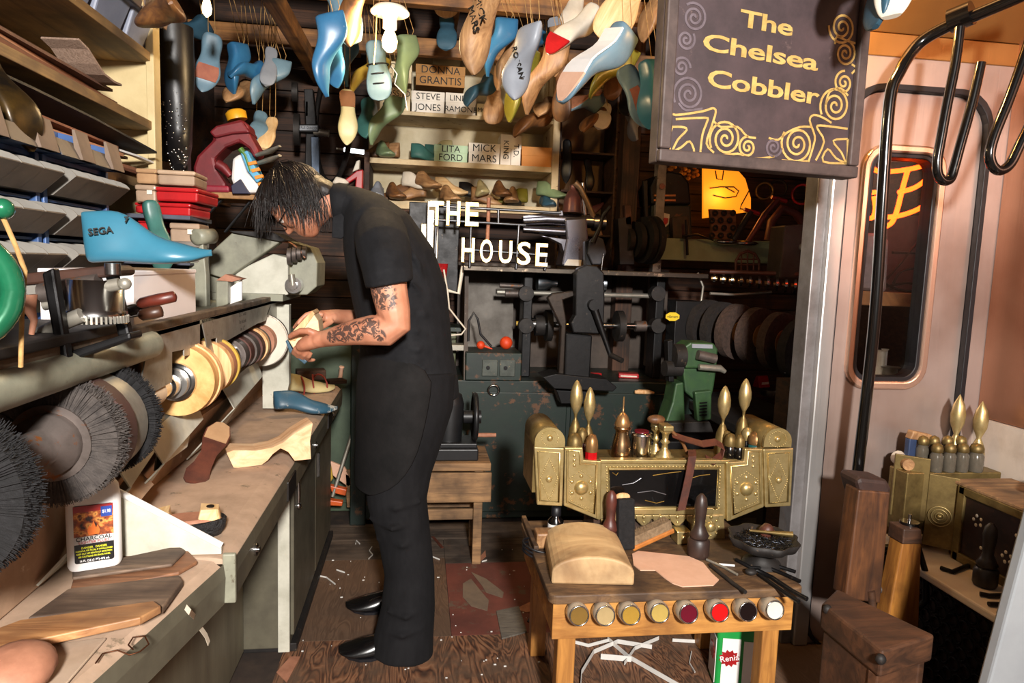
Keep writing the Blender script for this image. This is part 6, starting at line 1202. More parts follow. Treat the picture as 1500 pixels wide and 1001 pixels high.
# brushes
br = thing('shoe_brush', 'black bristle shoe brush standing on end against the brass box', 'brush', (at_z(915, 806, TZ).x, at_z(915, 806, TZ).y, TZ+.0005), (-8, 0, 5))
MB().loft([[(x*1.0, y+.012, z_) for x, y in ((-.027, -.004), (.027, -.004), (.027, .016), (-.027, .016))] for z_ in (0, .16)], smooth=False).sph((0, .018, .165), (.027, .010, .014)).o('brush_back', M_pine, br)
MB().b2((-.028, -.022, .004), (.028, .008, .165)).o('bristles', M_bris, br, .006)
b2_ = at_z(950, 800, TZ); br2 = thing('shoe_brush', 'tan bristle brush with an orange wooden back lying behind the half round block', 'brush', (b2_.x, b2_.y, TZ+.03), (0, -16, 14))
MB().b2((-.075, -.022, -.012), (.085, -.004, .004)).o('brush_back', wood('orange brush wood', '9a5a22', 'c47c36', 5), br2, .004); mbx = MB()
for k in range(420): x = rnd.uniform(-.07, .075); z_ = rnd.uniform(-.02, .02); p0 = Vector((x, rnd.uniform(-.018, .018), .002)); p1 = p0+Vector((rnd.uniform(-.004, .004), rnd.uniform(-.003, .004), rnd.uniform(.036, .046))); t_ = Vector((.0012, 0, 0)); mbx.add([p0-t_, p0+t_, p1], [(0, 1, 2)])
MB().b2((-.072, -.018, .003), (.08, .018, .034)).o('bristle_core', paint('tan bristle', '8c7458', '6a563f', .9, scale=70, bmp=.6), br2); s = mbx.o('bristles', MATS['tan bristle'], br2); s['kind'] = 'stuff'
# scalloped tack bowl on its stand
q = at_z(1115, 826, TZ); bw = thing('tack_bowl', 'scalloped black iron bowl of tacks at the right of the work table', 'bowl', (q.x, q.y, TZ+.0005))
def scal(r, z_, k=.06, n=48): return [(r*(1+k*math.cos(8*2*math.pi*j/n))*math.cos(2*math.pi*j/n), r*(1+k*math.cos(8*2*math.pi*j/n))*math.sin(2*math.pi*j/n), z_) for j in range(n)]
MB().loft([scal(.06, 0, 0), scal(.055, .01, 0), scal(.02, .03, 0), scal(.05, .04, .03), scal(.092, .06), scal(.105, .088), scal(.100, .088), scal(.085, .062), scal(.02, .052)]).o('bowl_body', M_irond, bw)
tk = MB()
for k in range(330):
    a = rnd.uniform(0, 6.28); r_ = .088*math.sqrt(rnd.random()); p = Vector((r_*math.cos(a), r_*math.sin(a), .066+rnd.uniform(0, .014))); d = Vector((rnd.uniform(-1, 1), rnd.uniform(-1, 1), rnd.uniform(-.4, .5))).normalized()*.008; tk.tube([p-d, p+d], [.0016, .0004], 4)
s = tk.o('tacks', metal('blued tack steel', '4a4d55', .3), bw); s['kind'] = 'stuff'
MB().tube([(-.03, .03, .095), (.02, .0, .10), (.08, -.03, .104)], [.004, .005, .010], 8).o('brass_scoop', M_brassD, bw); MB().lathe([(.02, 0), (.022, .01), (.018, .03), (.008, .036)], 14, T(.03, .05, .075, 20, 20)).o('wooden_plug', M_leath, bw)

# ================================================================== BRASS SHOE SHINE BOX
YX = 2.11
bx = thing('shoe_shine_box', 'large embossed brass shoe shine box with winged sides standing on the work table', 'shoe shine box', (.85, YX, TZ+.001)); o_ = Vector(bx.location); Mp = Matrix.Translation(-o_)
def C(cx_, cy_): return (760+cx_*.28, 540+cy_*.28)            # from the close-up
def CP(*l): return [C(*p) for p in l]
def BX(l, nme, mt=M_brass, y=YX, dy=.02, bev=.003, par=None): return slab(CP(*l), y, dy, nme, mt, par or bx, Mp, bev)
def boss(cx_, cy_, r, par, y=YX, n=12): q = P_(*C(cx_, cy_), y); MB(Mp).sph(q, (r, r*.7, r), n, 7).o('boss', M_brassL, par)
def beads(pts, n, r, par, y=YX-.001, closed=True):
    W = [P_(*C(*p), y) for p in pts]; W = W+[W[0]] if closed else W; L = [0]
    for a, b in zip(W, W[1:]): L.append(L[-1]+(b-a).length)
    m_ = MB(Mp)
    for k in range(n):
        t_ = L[-1]*k/n; i = max(j for j in range(len(W)-1) if L[j] <= t_+1e-9); u = (t_-L[i])/max(1e-6, L[i+1]-L[i]); m_.sph(W[i].lerp(W[i+1], u), (r, r*.7, r), 6, 4)
    m_.o('beading', M_brassL, par)
def rim(pts, r, par, y=YX-.002): W = [P_(*C(*p), y) for p in pts]; MB(Mp).tube(W, r, 6, closed=True).o('raised_rim', M_brassL, par)
# centre
cpan = BX([(430, 485), (1095, 485), (1080, 790), (425, 790)], 'front_panel', M_brass, YX, .02)
BX([(428, 478), (1100, 480), (1098, 500), (428, 498)], 'top_moulding', M_brassL, YX-.012, .03)
BX([(475, 535), (1040, 530), (1030, 720), (480, 722)], 'black_glass', paint('black lacquer', '0d0c0d', '050505', .12, coat=.8), YX-.004, .006, .001, cpan)
rim([(470, 525), (1045, 522), (1035, 728), (475, 730)], .006, cpan); beads([(460, 515), (1055, 512), (1047, 738), (465, 740)], 90, .0035, cpan)
gw_ = paint('gold scrollwork', 'a88440', '7d612e', .4, .8); sw_ = flat('silver scratch', '8f8f95', .3, .8)
for pts, mt in (([(540, 610), (600, 600), (640, 575)], sw_), ([(700, 560), (800, 545), (850, 540)], gw_), ([(660, 690), (720, 705), (760, 695)], gw_), ([(620, 650), (700, 640), (770, 660)], sw_), ([(880, 580), (950, 560), (1000, 555)], gw_), ([(490, 545), (510, 560), (520, 545)], gw_)): MB(Mp).tube([P_(*C(*p), YX-.006) for p in pts], .0016, 5).o('scroll_line', mt, cpan)
BX([(600, 735), (1020, 730), (1018, 765), (605, 768)], 'gallery_rail', M_brassL, YX-.01, .02)
for k in range(5):
    x_ = 655+88*k; BX([(x_-44, 768), (x_+44, 768), (x_+36, 800), (x_+10, 825), (x_-10, 825), (x_-36, 800)], 'scallop', M_brass, YX-.006, .012); boss(x_, 778, .006, cpan, YX-.01); boss(x_, 805, .004, cpan, YX-.008)
BX([(900, 765), (1075, 765), (1080, 905), (990, 930), (980, 870), (900, 850)], 'foot_plate', M_brass, YX-.004, .03); boss(1005, 830, .018, cpan, YX-.006)
for a in range(0, 360, 45): boss(1005+42*math.cos(R_(a)), 830+46*math.sin(R_(a)), .0045, cpan, YX-.006)
BX([(830, 855), (905, 855), (905, 915), (830, 925)], 'foot_box', M_brassL, YX-.05, .06); boss(862, 885, .008, cpan, YX-.05)
BX([(430, 790), (470, 790), (520, 900), (440, 905)], 'foot_plate', M_brassD, YX-.0, .03)
# body behind
MB(Mp).b2((P_(*C(440, 0), YX).x, YX+.02, TZ+.001), (P_(*C(1090, 0), YX).x, YX+.155, P_(*C(600, 490), YX).z-.012)).o('box_body', W_dark, bx, .004)
MB(Mp).b2((P_(*C(300, 0), YX).x, YX+.022, P_(*C(300, 640), YX).z), (P_(*C(1230, 0), YX).x, YX+.155, P_(*C(300, 490), YX).z)).o('bottle_shelf', M_brassD, bx, .003)
for sgn in (0, 1):
    def mx(l): return l if not sgn else [(1518-x, y+6) for x, y in l]
    inner = BX(mx([(240, 415), (335, 415), (340, 480), (428, 485), (410, 790), (235, 720)]), 'wing_panel', M_brass, YX-.012, .02)
    rim(mx([(255, 430), (318, 430), (322, 500), (408, 505), (395, 760), (252, 700)]), .004, inner, YX-.014)
    boss(*mx([(327, 625)])[0], .024, inner, YX-.012, 18)
    for a in range(30, 390, 60): boss(*mx([(327+56*math.cos(R_(a)), 622+58*math.sin(R_(a)))])[0], .0065, inner, YX-.012)
    for y_ in (455, 480, 507): boss(*mx([(291, y_)])[0], .0055, inner, YX-.013)
    beads(mx([(327, 535), (385, 575), (395, 690), (380, 740), (270, 690), (268, 575)]), 40, .0022, inner, YX-.013)
    BX(mx([(408, 485), (432, 485), (428, 795), (405, 790)]), 'corner_strip', M_chrome if False else M_brassL, YX-.016, .03)
    outer = BX(mx([(80, 412), (238, 418), (228, 722), (95, 715)]), 'outer_panel', M_brass, YX-.02, .02)
    rim(mx([(100, 435), (215, 440), (208, 700), (112, 692)]), .0035, outer, YX-.021)
    boss(*mx([(158, 580)])[0], .011, outer, YX-.02); beads(mx([(160, 470), (205, 575), (160, 690), (112, 580)]), 44, .0024, outer, YX-.021)
    q = P_(*C(*mx([(163, 365)])[0]), YX-.02); hw = P_(*C(242, 400), YX-.02).x-P_(*C(163, 400), YX-.02).x
    arch = [(hw*math.cos(R_(a)), .55*hw*math.sin(R_(a))*1.0+ .0) for a in range(0, 181, 12)]
    zb_ = P_(*C(163, 412), YX-.02).z; D = [(q.x+u, zb_+max(0, v)*1.0+(.018)) for u, v in [(hw*math.cos(R_(a)), hw*.95*math.sin(R_(a))) for a in range(0, 181, 12)]]+[(q.x-hw, zb_), (q.x+hw, zb_)]
    MB(Mp).prism(D, .012, Matrix(((1, 0, 0, 0), (0, 0, 1, YX-.022), (0, 1, 0, 0), (0, 0, 0, 1)))).o('drum_end', M_brassL, outer)
    D2 = [(q.x+(x-q.x)*.97, z_) for x, z_ in D]; MB(Mp).prism(D2, .20, Matrix(((1, 0, 0, 0), (0, 0, 1, YX-.01), (0, 1, 0, 0), (0, 0, 0, 1))), smooth=True).o('drum', M_brassD, outer)
    boss(*mx([(163, 365)])[0], .010, outer, YX-.024)
    MB(Mp).prism([(q.x-hw*.98, zb_-.155), (q.x+hw*.98, zb_-.155), (q.x+hw*.98, zb_), (q.x-hw*.98, zb_)], .19, Matrix(((1, 0, 0, 0), (0, 0, 1, YX), (0, 1, 0, 0), (0, 0, 0, 1)))).o('wing_body', M_brassD, outer)
    beads([(mx([(163, 365)])[0][0]+45*math.cos(R_(a)), mx([(163, 365)])[0][1]+42*math.sin(R_(a))) for a in range(0, 360, 30)], 24, .002, outer, YX-.023)
# things standing on the box
zS = P_(*C(300, 490), YX).z
def onbox(cx_, cy_, dy): q = P_(*C(cx_, cy_), YX+dy); return q
def dome_bottle(label, cx_, cyb, dy, r, hg, liq, cap=M_brassD, sq=False, domeh=.04, hz=None):
    q = onbox(cx_, cyb, dy); z0 = zS+.0005; g = thing('polish_bottle', label, 'bottle', (q.x, q.y, z0), group=None)
    hg = max(.03, hg); MB().lathe([(r*.9, 0), (r, .004), (r, hg*.85), (r*.7, hg)], 8 if sq else 18, smooth=not sq).o('bottle_glass', liq, g)
    MB().lathe([(r*1.02, hg-.004), (r*1.05, hg), (r*1.05, hg+domeh*.3), (r*.95, hg+domeh*.6), (r*.6, hg+domeh*.92), (.002, hg+domeh)], 18).o('brass_cap', cap, g); return g
def finial(label, cx0, cyb, cyt, dy, r):
    q = onbox(cx0, cyb, dy); t_ = onbox(cx0, cyt, dy); z0 = zS+.0005; h = t_.z-z0; g = thing('brass_finial', label, 'brass vessel', (q.x, q.y, z0)); e = h-.115
    MB().lathe([(r*1.05, 0), (r*1.15, .01), (r*1.1, e*.35), (r*.9, e*.6), (r*.45, e*.8), (r*.22, e*.86), (r*.22, e*.92), (r*.3, e)], 20).o('vessel_body', M_brassD, g)
    MB().lathe([(r*.3, e), (r*.75, e+.02), (r*1.0, e+.045), (r*.98, e+.065), (r*.7, e+.092), (r*.3, e+.11), (.001, e+.115)], 20).o('onion_top', M_brass, g)
Ld = paint('dark red polish', '3a0c14', '22070c', .15, coat=.5); Lr = paint('bright red polish', 'b81018', '960c12', .15, coat=.5); Lb = paint('black polish', '14100e', '0a0807', .15, coat=.5); Lt = paint('teal polish', '245a5a', '1a4444', .15, coat=.5)
finial('tall brass onion finial at the left back of the brass box', 295, 300, 60, .12, .022); finial('shorter brass onion finial beside the tall left one', 364, 320, 97, .10, .020)
dome_bottle('dark red polish bottle with a brass dome cap at the left of the brass box', 292, 410, .03, .025, .04, Ld, domeh=.05); dome_bottle('brass capped bottle behind the dark red polish bottle', 330, 370, .08, .02, .05, Ld, domeh=.045)
dome_bottle('bright red square polish bottle with a tall wooden cap', 378, 478, .015, .020, .035, Lr, M_copperb, True, .055)
ov = onbox(533, 470, .06); g = thing('brass_ewer', 'ornate brass and silver sprinkler with a spire in the middle of the brass box', 'sprinkler', (ov.x, ov.y, zS+.0005))
MB().lathe([(.034, 0), (.036, .01), (.030, .05), (.022, .085), (.023, .092), (.027, .096), (.027, .10), (.024, .105)], 22).o('ewer_body', metal('silvered brass', 'b59a78', .25, 14, c2='8a6c4a'), g); MB().lathe([(.025, .105), (.026, .115), (.018, .138), (.008, .15), (.003, .153), (.0035, .165), (.0022, .17), (.003, .18), (.002, .205)], 18).o('spire_lid', M_copperb, g)
ov = onbox(635, 470, .06); g = thing('steel_tin', 'bright round steel tin with a red lid centre on the brass box', 'tin', (ov.x, ov.y, zS+.0005)); MB().lathe([(.033, 0), (.034, .003), (.034, .07), (.036, .074), (.036, .082), (.030, .085)], 26).o('tin_body', M_chrome, g); MB().disc((0, 0, .087), (0, 0, 1), .024, .006).o('red_lid', paint('dark red lid', '6b1520', '4f0e16', .3), g)
def footrest(label, cx_, dy, hgt, wood_=False):
    ov = onbox(cx_, 470, dy); g = thing('foot_rest', label, 'foot rest', (ov.x, ov.y, zS+.0005)); f = hgt/.12
    MB().lathe([(.034*f, 0), (.034*f, .006*f), (.022*f, .014*f), (.024*f, .02*f), (.012*f, .032*f), (.010*f, .05*f), (.018*f, .058*f), (.010*f, .066*f), (.012*f, .085*f), (.022*f, .095*f), (.022*f, .10*f)], 22).o('stand', M_brassL, g); MB().b2((-.018*f, -.03*f, .10*f), (.018*f, .03*f, .12*f)).o('rest_plate', M_brassL, g, .004)
footrest('polished brass foot rest stand at the front of the brass box', 760, .045, .115); footrest('smaller brass foot rest stand behind the polished one', 712, .11, .10)
ov = onbox(740, 400, .09); g = thing('wooden_shoe_horn', 'brown wooden spoon shaped rest behind the brass foot rests', 'shoe horn', (ov.x-.02, ov.y, zS+.10)); MB().sph((0, 0, .022), (.032, .02, .016)).tube([(.02, 0, .012), (.06, 0, -.02), (.10, .0, -.06), (.12, 0, -.099)], .006, 8).o('spoon_body', M_lastwoodD, g)
finial('brass onion finial at the right of the brass box, left of the pair', 1063, 350, 90, .10, .022); finial('brass onion finial at the right of the brass box, taller of the pair', 1172, 300, 52, .12, .022)
for lab, cx_, dy, r, hg, liq, cap in (('brass capped bottle of black polish at the front right of the brass box', 1150, .03, .016, .045, Lb, M_brassD), ('wide teal polish bottle with a copper dome cap on the brass box', 1235, .05, .026, .05, Lt, M_copperb), ('brass capped bottle left of the black polish bottle', 1100, .045, .019, .045, Lb, M_brassD), ('brass capped bottle between the right finials', 1185, .09, .02, .055, Lb, M_brass), ('small brass dome bottle behind the black polish bottle', 1080, .08, .016, .045, Lb, M_brassD)): dome_bottle(lab, cx_, 478, dy, r, hg, liq, cap)
# leather strap draped over the front
st_ = [P_(*C(960, 470), YX+.08), P_(*C(1010, 420), YX+.06), P_(*C(1060, 390), YX+.03), P_(*C(1075, 425), YX+.0), P_(*C(1050, 470), YX-.015), P_(*C(1000, 480), YX-.02)]
lsx = thing('leather_strap', 'brown leather strap looped on the brass box and hanging over its black front', 'strap', P_(*C(905, 480), YX-.03)); o2 = Vector(lsx.location)
def strip(par, pts, w, wdir, th, mt, nme): 
    o = ribbon(nme, [p-o2 for p in pts], w, wdir, th, mt, None, None, par); return o
strip(lsx, [P_(*C(890, 440), YX+.06), P_(*C(905, 428), YX+.0), P_(*C(908, 460), YX-.03), P_(*C(895, 540), YX-.03), P_(*C(878, 620), YX-.03), P_(*C(850, 742), YX-.032)], .027, (1, 0, .12), .003, M_leath, 'hanging_end')
strip(lsx, [P_(*C(800, 345), YX+.1), P_(*C(870, 370), YX+.06), P_(*C(960, 395), YX+.03), P_(*C(1030, 385), YX+.015), P_(*C(1070, 410), YX+.01), P_(*C(1060, 455), YX+.005), P_(*C(1015, 488), YX+.0), P_(*C(980, 470), YX+.01)], .03, (.1, 1, .6), .003, M_leath, 'loop')
# glue can and strips under the table
cn = at_z(1085, 1010, 0); gc_ = thing('glue_can', 'green and white glue can with a red splash logo under the work table', 'can', (cn.x, cn.y+.05, 0), (0, 0, -12)); 
MB().prism(rrect(-.075, .075, -.05, .05, .012), .20).o('can_body', paint('can green', '1f9a44', '168238', .35, scale=4, bmp=0), gc_); MB().b2((-.058, -.0515, .012), (-.0, -.0495, .172)).o('white_panel', M_white, gc_); MB().b2((.01, -.0515, .01), (.062, -.0495, .165)).o('white_panel', M_white, gc_); MB().b2((-.0765, -.042, .012), (-.0745, .042, .165)).o('white_panel', M_white, gc_)
spl = [( (.030 if k % 2 else .023)*math.cos(2*math.pi*k/24)*1.15, (.030 if k % 2 else .022)*math.sin(2*math.pi*k/24)) for k in range(24)]
MB().prism(spl, .001, Matrix.Translation((-.034, -.0517, .105)) @ FRONT).o('red_splash', M_redpl, gc_); text('lettering', 'Renia', .028, flat('print white', 'f2f0ee', .5), gc_, Matrix.Translation((-.034, -.0532, .105)) @ FRONT @ T(rz=12), .0003)
MB().prism(spl, .001, Matrix.Translation((-.077, .0, .105)) @ Matrix(((0, 0, -1, 0), (-1, 0, 0, 0), (0, 1, 0, 0), (0, 0, 0, 1)))).o('red_splash', M_redpl, gc_)
MB().prism(rrect(-.07, .07, -.045, .045, .012), .006, T(z=.2)).o('can_rim', M_chrome, gc_); MB().lathe([(.02, .205), (.021, .215), (.018, .222)], 16).o('screw_cap', M_iron, gc_)
M_strip = paint('white welt strip', 'd9d6d0', 'c4c0ba', .6)
def floor_strip(label, pts, w=.012, z=.004, zs=None):
    W = [at_z(a, b, z) for a, b in pts]; zs = zs or [0]*len(W); W = [Vector((p.x, p.y, p.z+dz)) for p, dz in zip(W, zs)]
    o = ribbon('welt_strip', W, w, (0, 0, 1), .002, M_strip, label, 'strip'); o['group'] = 'white welt strips on the floor'
floor_strip('long white welt strip curling left under the work table', [(850, 1015), (852, 985), (870, 955), (905, 940), (955, 948)], .016, .010); floor_strip('long white welt strip running straight under the work table', [(890, 936), (920, 962), (960, 985), (1000, 1008)], .016, .010)
floor_strip('short white strip crossing the others under the table', [(915, 972), (930, 950), (965, 935)], .014, .008); floor_strip('white strip left under the table apron', [(838, 940), (862, 946), (892, 938)], .012, .008); floor_strip('thick white strip stub under the table', [(880, 962), (925, 966)], .02, .011); floor_strip('short white strip right under the table', [(985, 938), (1020, 940)], .012, .007)
for i, (lab, pts) in enumerate((('curved white scrap by the cabinet foot', [(463, 843), (478, 846), (491, 856)]), ('white scrap in the middle of the floor left of the man', [(493, 835), (505, 839)]), ('hooked white scrap left of the man knees', [(521, 797), (522, 792), (527, 797)]), ('upper hooked white scrap beside the man leg', [(545, 801), (541, 807), (546, 813), (540, 819)]), ('white scrap right of the man legs', [(634, 816), (644, 820)]), ('white crossed scrap by the stool leg', [(706, 823), (713, 821)]), ('white curl under the table right', [(1013, 955), (1010, 972), (1018, 985)]))): floor_strip(lab, pts, .006, .004)
def floor_sheet(label, pts, th, mt, nm_='floor_scrap', cat='scrap', z=.0005): 
    P = [at_z(a, b, z+th) for a, b in pts]; c = P[0].copy(); c.z = z; o = MB().prism([(p.x-c.x, p.y-c.y) for p in P], th).o(nm_, mt); o.location = c; return tag(o, label, cat)
floor_sheet('grey paint torn patch on the red floor board', [(678, 855), (690, 848), (706, 868), (716, 880), (714, 895), (690, 888), (678, 875)], .0015, paint('grey chipped lino', '71604f', '5f5145', .8)); floor_sheet('thin grey streak patch on the red floor board', [(690, 838), (712, 848), (738, 868), (736, 876), (712, 868), (706, 858)], .0015, MATS['grey chipped lino'])
floor_sheet('grey corrugated card scrap under the left table leg', [(727, 895), (760, 888), (772, 925), (735, 935)], .006, wood('grey corrugated card', '4a443c', '6a6258', 14, (1, 9, 1), .8)); floor_sheet('pinkish leather scrap at the table leg', [(755, 892), (785, 878), (790, 895), (770, 897)], .002, M_tan)
floor_sheet('dark leather offcut behind the card scrap', [(772, 910), (785, 890), (800, 905), (790, 918)], .004, M_blackl); floor_sheet('thin brown leather sliver left of the stool', [(632, 786), (636, 786), (650, 802), (646, 803)], .003, M_leath); floor_sheet('reddish leather curl by the stool leg', [(698, 822), (708, 810), (711, 806), (712, 815), (704, 822)], .003, M_tan); floor_sheet('brown leather scrap at the cabinet corner bottom left', [(405, 985), (425, 962), (440, 962), (420, 1000)], .002, M_tan)
spk = MB()
for k in range(70):
    p = at_z(rnd.uniform(440, 790), rnd.uniform(790, 1000), .001); r_ = rnd.uniform(.0012, .004); spk.box((p.x, p.y, .002), (r_*rnd.uniform(1, 3), r_, .003), None)
s = spk.o('floor_crumbs', M_strip); tag(s, 'tiny pale crumbs scattered on the workshop floor', 'crumbs', kind='stuff')
# clamp and tools on the floor at the end of the bench
cl_ = thing('bar_clamp', 'orange and grey bar clamp lying on the floor at the end of the bench', 'clamp', at_z(495, 745, 0)); o_ = Vector(cl_.location); Mc = Matrix.Translation(-o_)
MB(Mc).tube([at_y(487, 728, 3.40), at_y(505, 670, 3.44), at_y(517, 632, 3.46)], .010, 6).o('bar', M_steel, cl_); M_or = paint('orange plastic', 'cf5a24', 'b04a1c', .4)
slab([(483, 712), (508, 718), (506, 727), (486, 722)], 3.40, .04, 'jaw', M_or, cl_, Mc); slab([(481, 733), (502, 736), (501, 742), (480, 741)], 3.38, .04, 'jaw', M_or, cl_, Mc); MB(Mc).b2(o_+Vector((-.03, -.03, 0)), o_+Vector((.03, .03, .05))).o('foot', M_rub, cl_, .005)
ch = thing('yellow_cable', 'yellow cable hanging at the end of the bench beside the clamp', 'cable', at_y(475, 660, 3.36)); o_ = Vector(ch.location); MB(Matrix.Translation(-o_)).tube([at_y(473, 655, 3.36), at_y(482, 678, 3.36), at_y(486, 700, 3.36), at_y(478, 712, 3.36)], .008, 8).o('cable', M_yell, ch)
bx_ = thing('pink_board', 'pale pinkish board leaning behind the clamp at the end of the bench', 'board', at_y(500, 735, 3.5)); o_ = Vector(bx_.location); slab([(474, 672), (505, 685), (518, 708), (510, 714), (478, 690)], 3.46, .02, 'board', M_nude, bx_, Matrix.Translation(-o_)); slab([(505, 690), (514, 688), (514, 744), (508, 744)], 3.46, .02, 'prop', M_old, bx_, Matrix.Translation(-o_))
gcab = thing('green_cabinet', 'dull green metal cabinet at the back between the bench and the long machine', 'cabinet', (-.42, 3.75, 0)); MB().b2((-.30, -.1, 0), (.085, .35, 1.0)).o('cabinet_body', paint('dull green steel', '4c5a47', '3a4637', .5, .1, 5), gcab, .006); MB().b2((-.29, -.112, .05), (.075, -.1, .95)).o('door', MATS['dull green steel'], gcab, .004)
def smooth(pts, n=5):
    out = []; P = [Vector(p).to_3d() for p in pts]
    for i in range(len(P)-1):
        p0, p1, p2, p3 = P[max(i-1, 0)], P[i], P[i+1], P[min(i+2, len(P)-1)]
        for k in range(n): t_ = k/n; q = .5*((2*p1)+(-p0+p2)*t_+(2*p0-5*p1+4*p2-p3)*t_*t_+(-p0+3*p1-3*p2+p3)*t_**3); out.append(q if len(pts[0]) == 3 else (q.x, q.y))
    return out+[pts[-1]]
# ================================================================== HANGING SIGN
SA = at_y(962, 240, 1.82); SB = at_y(1252, 259, 1.92); sx_ = (SB-SA); sx_.z = 0; SWd = sx_.length; su_ = sx_.normalized(); sn_ = Vector((su_.y, -su_.x, 0))       # normal to the room
lean = Matrix.Rotation(R_(0), 3, su_); sv_ = Vector((0, 0, 1)); SH_ = .62; z0s = (SA.z+SB.z)/2
sg = thing('hanging_sign', 'dark brown hanging shop sign with worn gold letters and scrolls', 'sign', (SA+SB)/2); SO = Vector((SA.x, SA.y, z0s)); Ms = frame(SO, xdir=su_, zdir=-sn_); 
Ms = Matrix(((su_.x, 0, sn_.x, SO.x), (su_.y, 0, sn_.y, SO.y), (0, 1, 0, SO.z), (0, 0, 0, 1)))       # local x right, y up, z to the room
Mrel = Matrix.Translation(-Vector(sg.location)) @ Ms
M_sign = paint('dark plum sign board', '47393b', '2f2527', .5, scale=7, wear='5d4c4a', wear_amt=.36); M_srim = paint('dusty sign rim', '54443f', '382c29', .6, scale=12)
M_gold = paint('worn gold leaf', 'd2b06a', 'b08f50', .38, .25, 40, wear='4a3a36', wear_amt=.34); M_fade = paint('faded silver paint', '71656b', '5a4e53', .5, .3, 30)
MB(Mrel).b2((0, 0, -.05), (SWd, SH_, -.006)).o('board_core', M_srim, sg, .004); MB(Mrel).b2((.035, .035, -.006), (SWd-.035, SH_-.035, -.001)).o('painted_panel', M_sign, sg)
for lo, hi in (((0, 0), (SWd, .034)), ((0, .035), (.034, SH_)), ((SWd-.034, .035), (SWd, SH_)), ((.035, SH_-.034), (SWd-.035, SH_))): MB(Mrel).b2(lo+(-.006,), hi+(.014,)).o('frame_rail', M_srim, sg, .005)
for x in (.08, SWd-.08): MB(Mrel).tube([(x, SH_, -.02), (x, SH_+.10, -.02), (x, 2.85-z0s, -.02)], .005, 6).o('hanging_chain', M_iron, sg)
def SP(cx_, cy_):      # from the close-up picture to the sign plane
    px_, py_ = 940+cx_*.2697, cy_*.2697; v = ray(px_, py_); t_ = (SO-CAM).dot(sn_)/v.dot(sn_); w_ = CAM+v*t_-SO; return (w_.dot(su_), w_.z)
def sstroke(pts, w, mt, nme='scroll', closed=False):
    m_ = MB(Mrel); P = [Vector((*p, 0)) for p in pts]; rings = []
    for i, p in enumerate(P):
        t_ = (P[min(i+1, len(P)-1)]-P[max(i-1, 0)]).normalized(); n_ = Vector((-t_.y, t_.x, 0))*w/2
        rings.append([p-n_+Vector((0, 0, -.0012)), p+n_+Vector((0, 0, -.0012)), p+n_+Vector((0, 0, .0006)), p-n_+Vector((0, 0, .0006))])
    m_.loft(rings, smooth=False).o(nme, mt, sg)
def spiral(cx_, cy_, r, turns, mt, dirn=1, start=0, w=.0065):
    c = SP(cx_, cy_); e = SP(cx_+r, cy_); R = abs(e[0]-c[0]); pts = []
    for k in range(int(turns*22)+1): t_ = k/(turns*22); a = R_(start)+dirn*2*math.pi*turns*t_; q = R*(.08+.92*t_); pts.append((c[0]+q*math.cos(a), c[1]+q*math.sin(a)))
    sstroke(pts, w, mt, 'spiral_scroll')
for a in ((455, 755, 88, 2.6, M_gold, 1, 0), (575, 800, 50, 2, M_gold, -1, 90), (715, 800, 46, 2, M_fade, 1, 0), (845, 782, 88, 2.6, M_gold, -1, 0), (1050, 575, 82, 2.6, M_gold, 1, 0), (1098, 450, 52, 2, M_gold, -1, 90), (1105, 290, 56, 2.2, M_gold, 1, 0), (1088, 150, 72, 2.5, M_gold, -1, 0), (255, 512, 85, 2.6, M_fade, 1, 0), (215, 365, 50, 2, M_fade, -1, 0), (285, 95, 70, 2.4, M_fade, 1, 0), (240, 215, 50, 2, M_fade, 1, 40)): spiral(*a)
for pts, mt in (([(160, 605), (185, 625), (330, 605), (385, 588), (402, 610), (378, 690), (352, 780), (392, 830)], M_gold), ([(185, 648), (345, 640), (355, 660), (330, 730), (318, 832)], M_gold), ([(165, 690), (215, 690), (245, 705), (195, 760), (158, 828), (150, 750), (165, 690)], M_gold), ([(158, 830), (215, 800), (260, 768), (285, 830), (240, 835), (158, 830)], M_gold), ([(392, 660), (430, 690), (520, 690), (570, 740), (620, 750)], M_gold),
                ([(1030, 668), (985, 640), (935, 625), (912, 655), (940, 740), (930, 800), (905, 880)], M_gold), ([(1118, 700), (970, 682), (955, 700), (990, 770), (945, 872)], M_gold), ([(1118, 755), (1040, 765), (1085, 830), (1115, 888), (1118, 755)], M_gold), ([(1112, 888), (1055, 860), (1010, 810), (985, 878), (1112, 888)], M_gold), ([(920, 690), (860, 690), (790, 720), (740, 760), (690, 750)], M_gold), ([(1000, 570), (1020, 500), (1080, 480), (1120, 520)], M_gold), ([(1050, 240), (1060, 200), (1110, 220), (1160, 235)], M_gold), ([(200, 560), (240, 600), (330, 590)], M_fade), ([(380, 855), (520, 835), (570, 855), (650, 860), (720, 850)], M_gold), ([(760, 870), (850, 880), (900, 875)], M_gold), ([(1140, 350), (1165, 370), (1140, 400)], M_gold)): sstroke([SP(*p) for p in smooth(pts, 3)], .006, mt)
def stext(t, cx_, cy_, size, w_px, mt=M_gold):
    c = SP(cx_, cy_); a = SP(cx_-w_px/2, cy_); b = SP(cx_+w_px/2, cy_+w_px*.07); wd = b[0]-a[0]
    o = text('gold_lettering', t, size, mt, sg, Matrix(), .0006, off=size*.022, spacing=.97); X = [v.co.x for v in o.data.vertices]; k = wd/(max(X)-min(X)); o.matrix_basis = Mrel @ Matrix.Translation((c[0], c[1], .0)) @ T(rz=-2.2) @ Matrix.Diagonal((k, 1, 1, 1)) @ Matrix.Translation((-(max(X)+min(X))/2, 0, 0))
    # little slab serifs under the stems
stext('The', 680, 130, .062, 290); stext('Chelsea', 655, 290, .062, 630); stext('Cobbler', 670, 480, .064, 610)
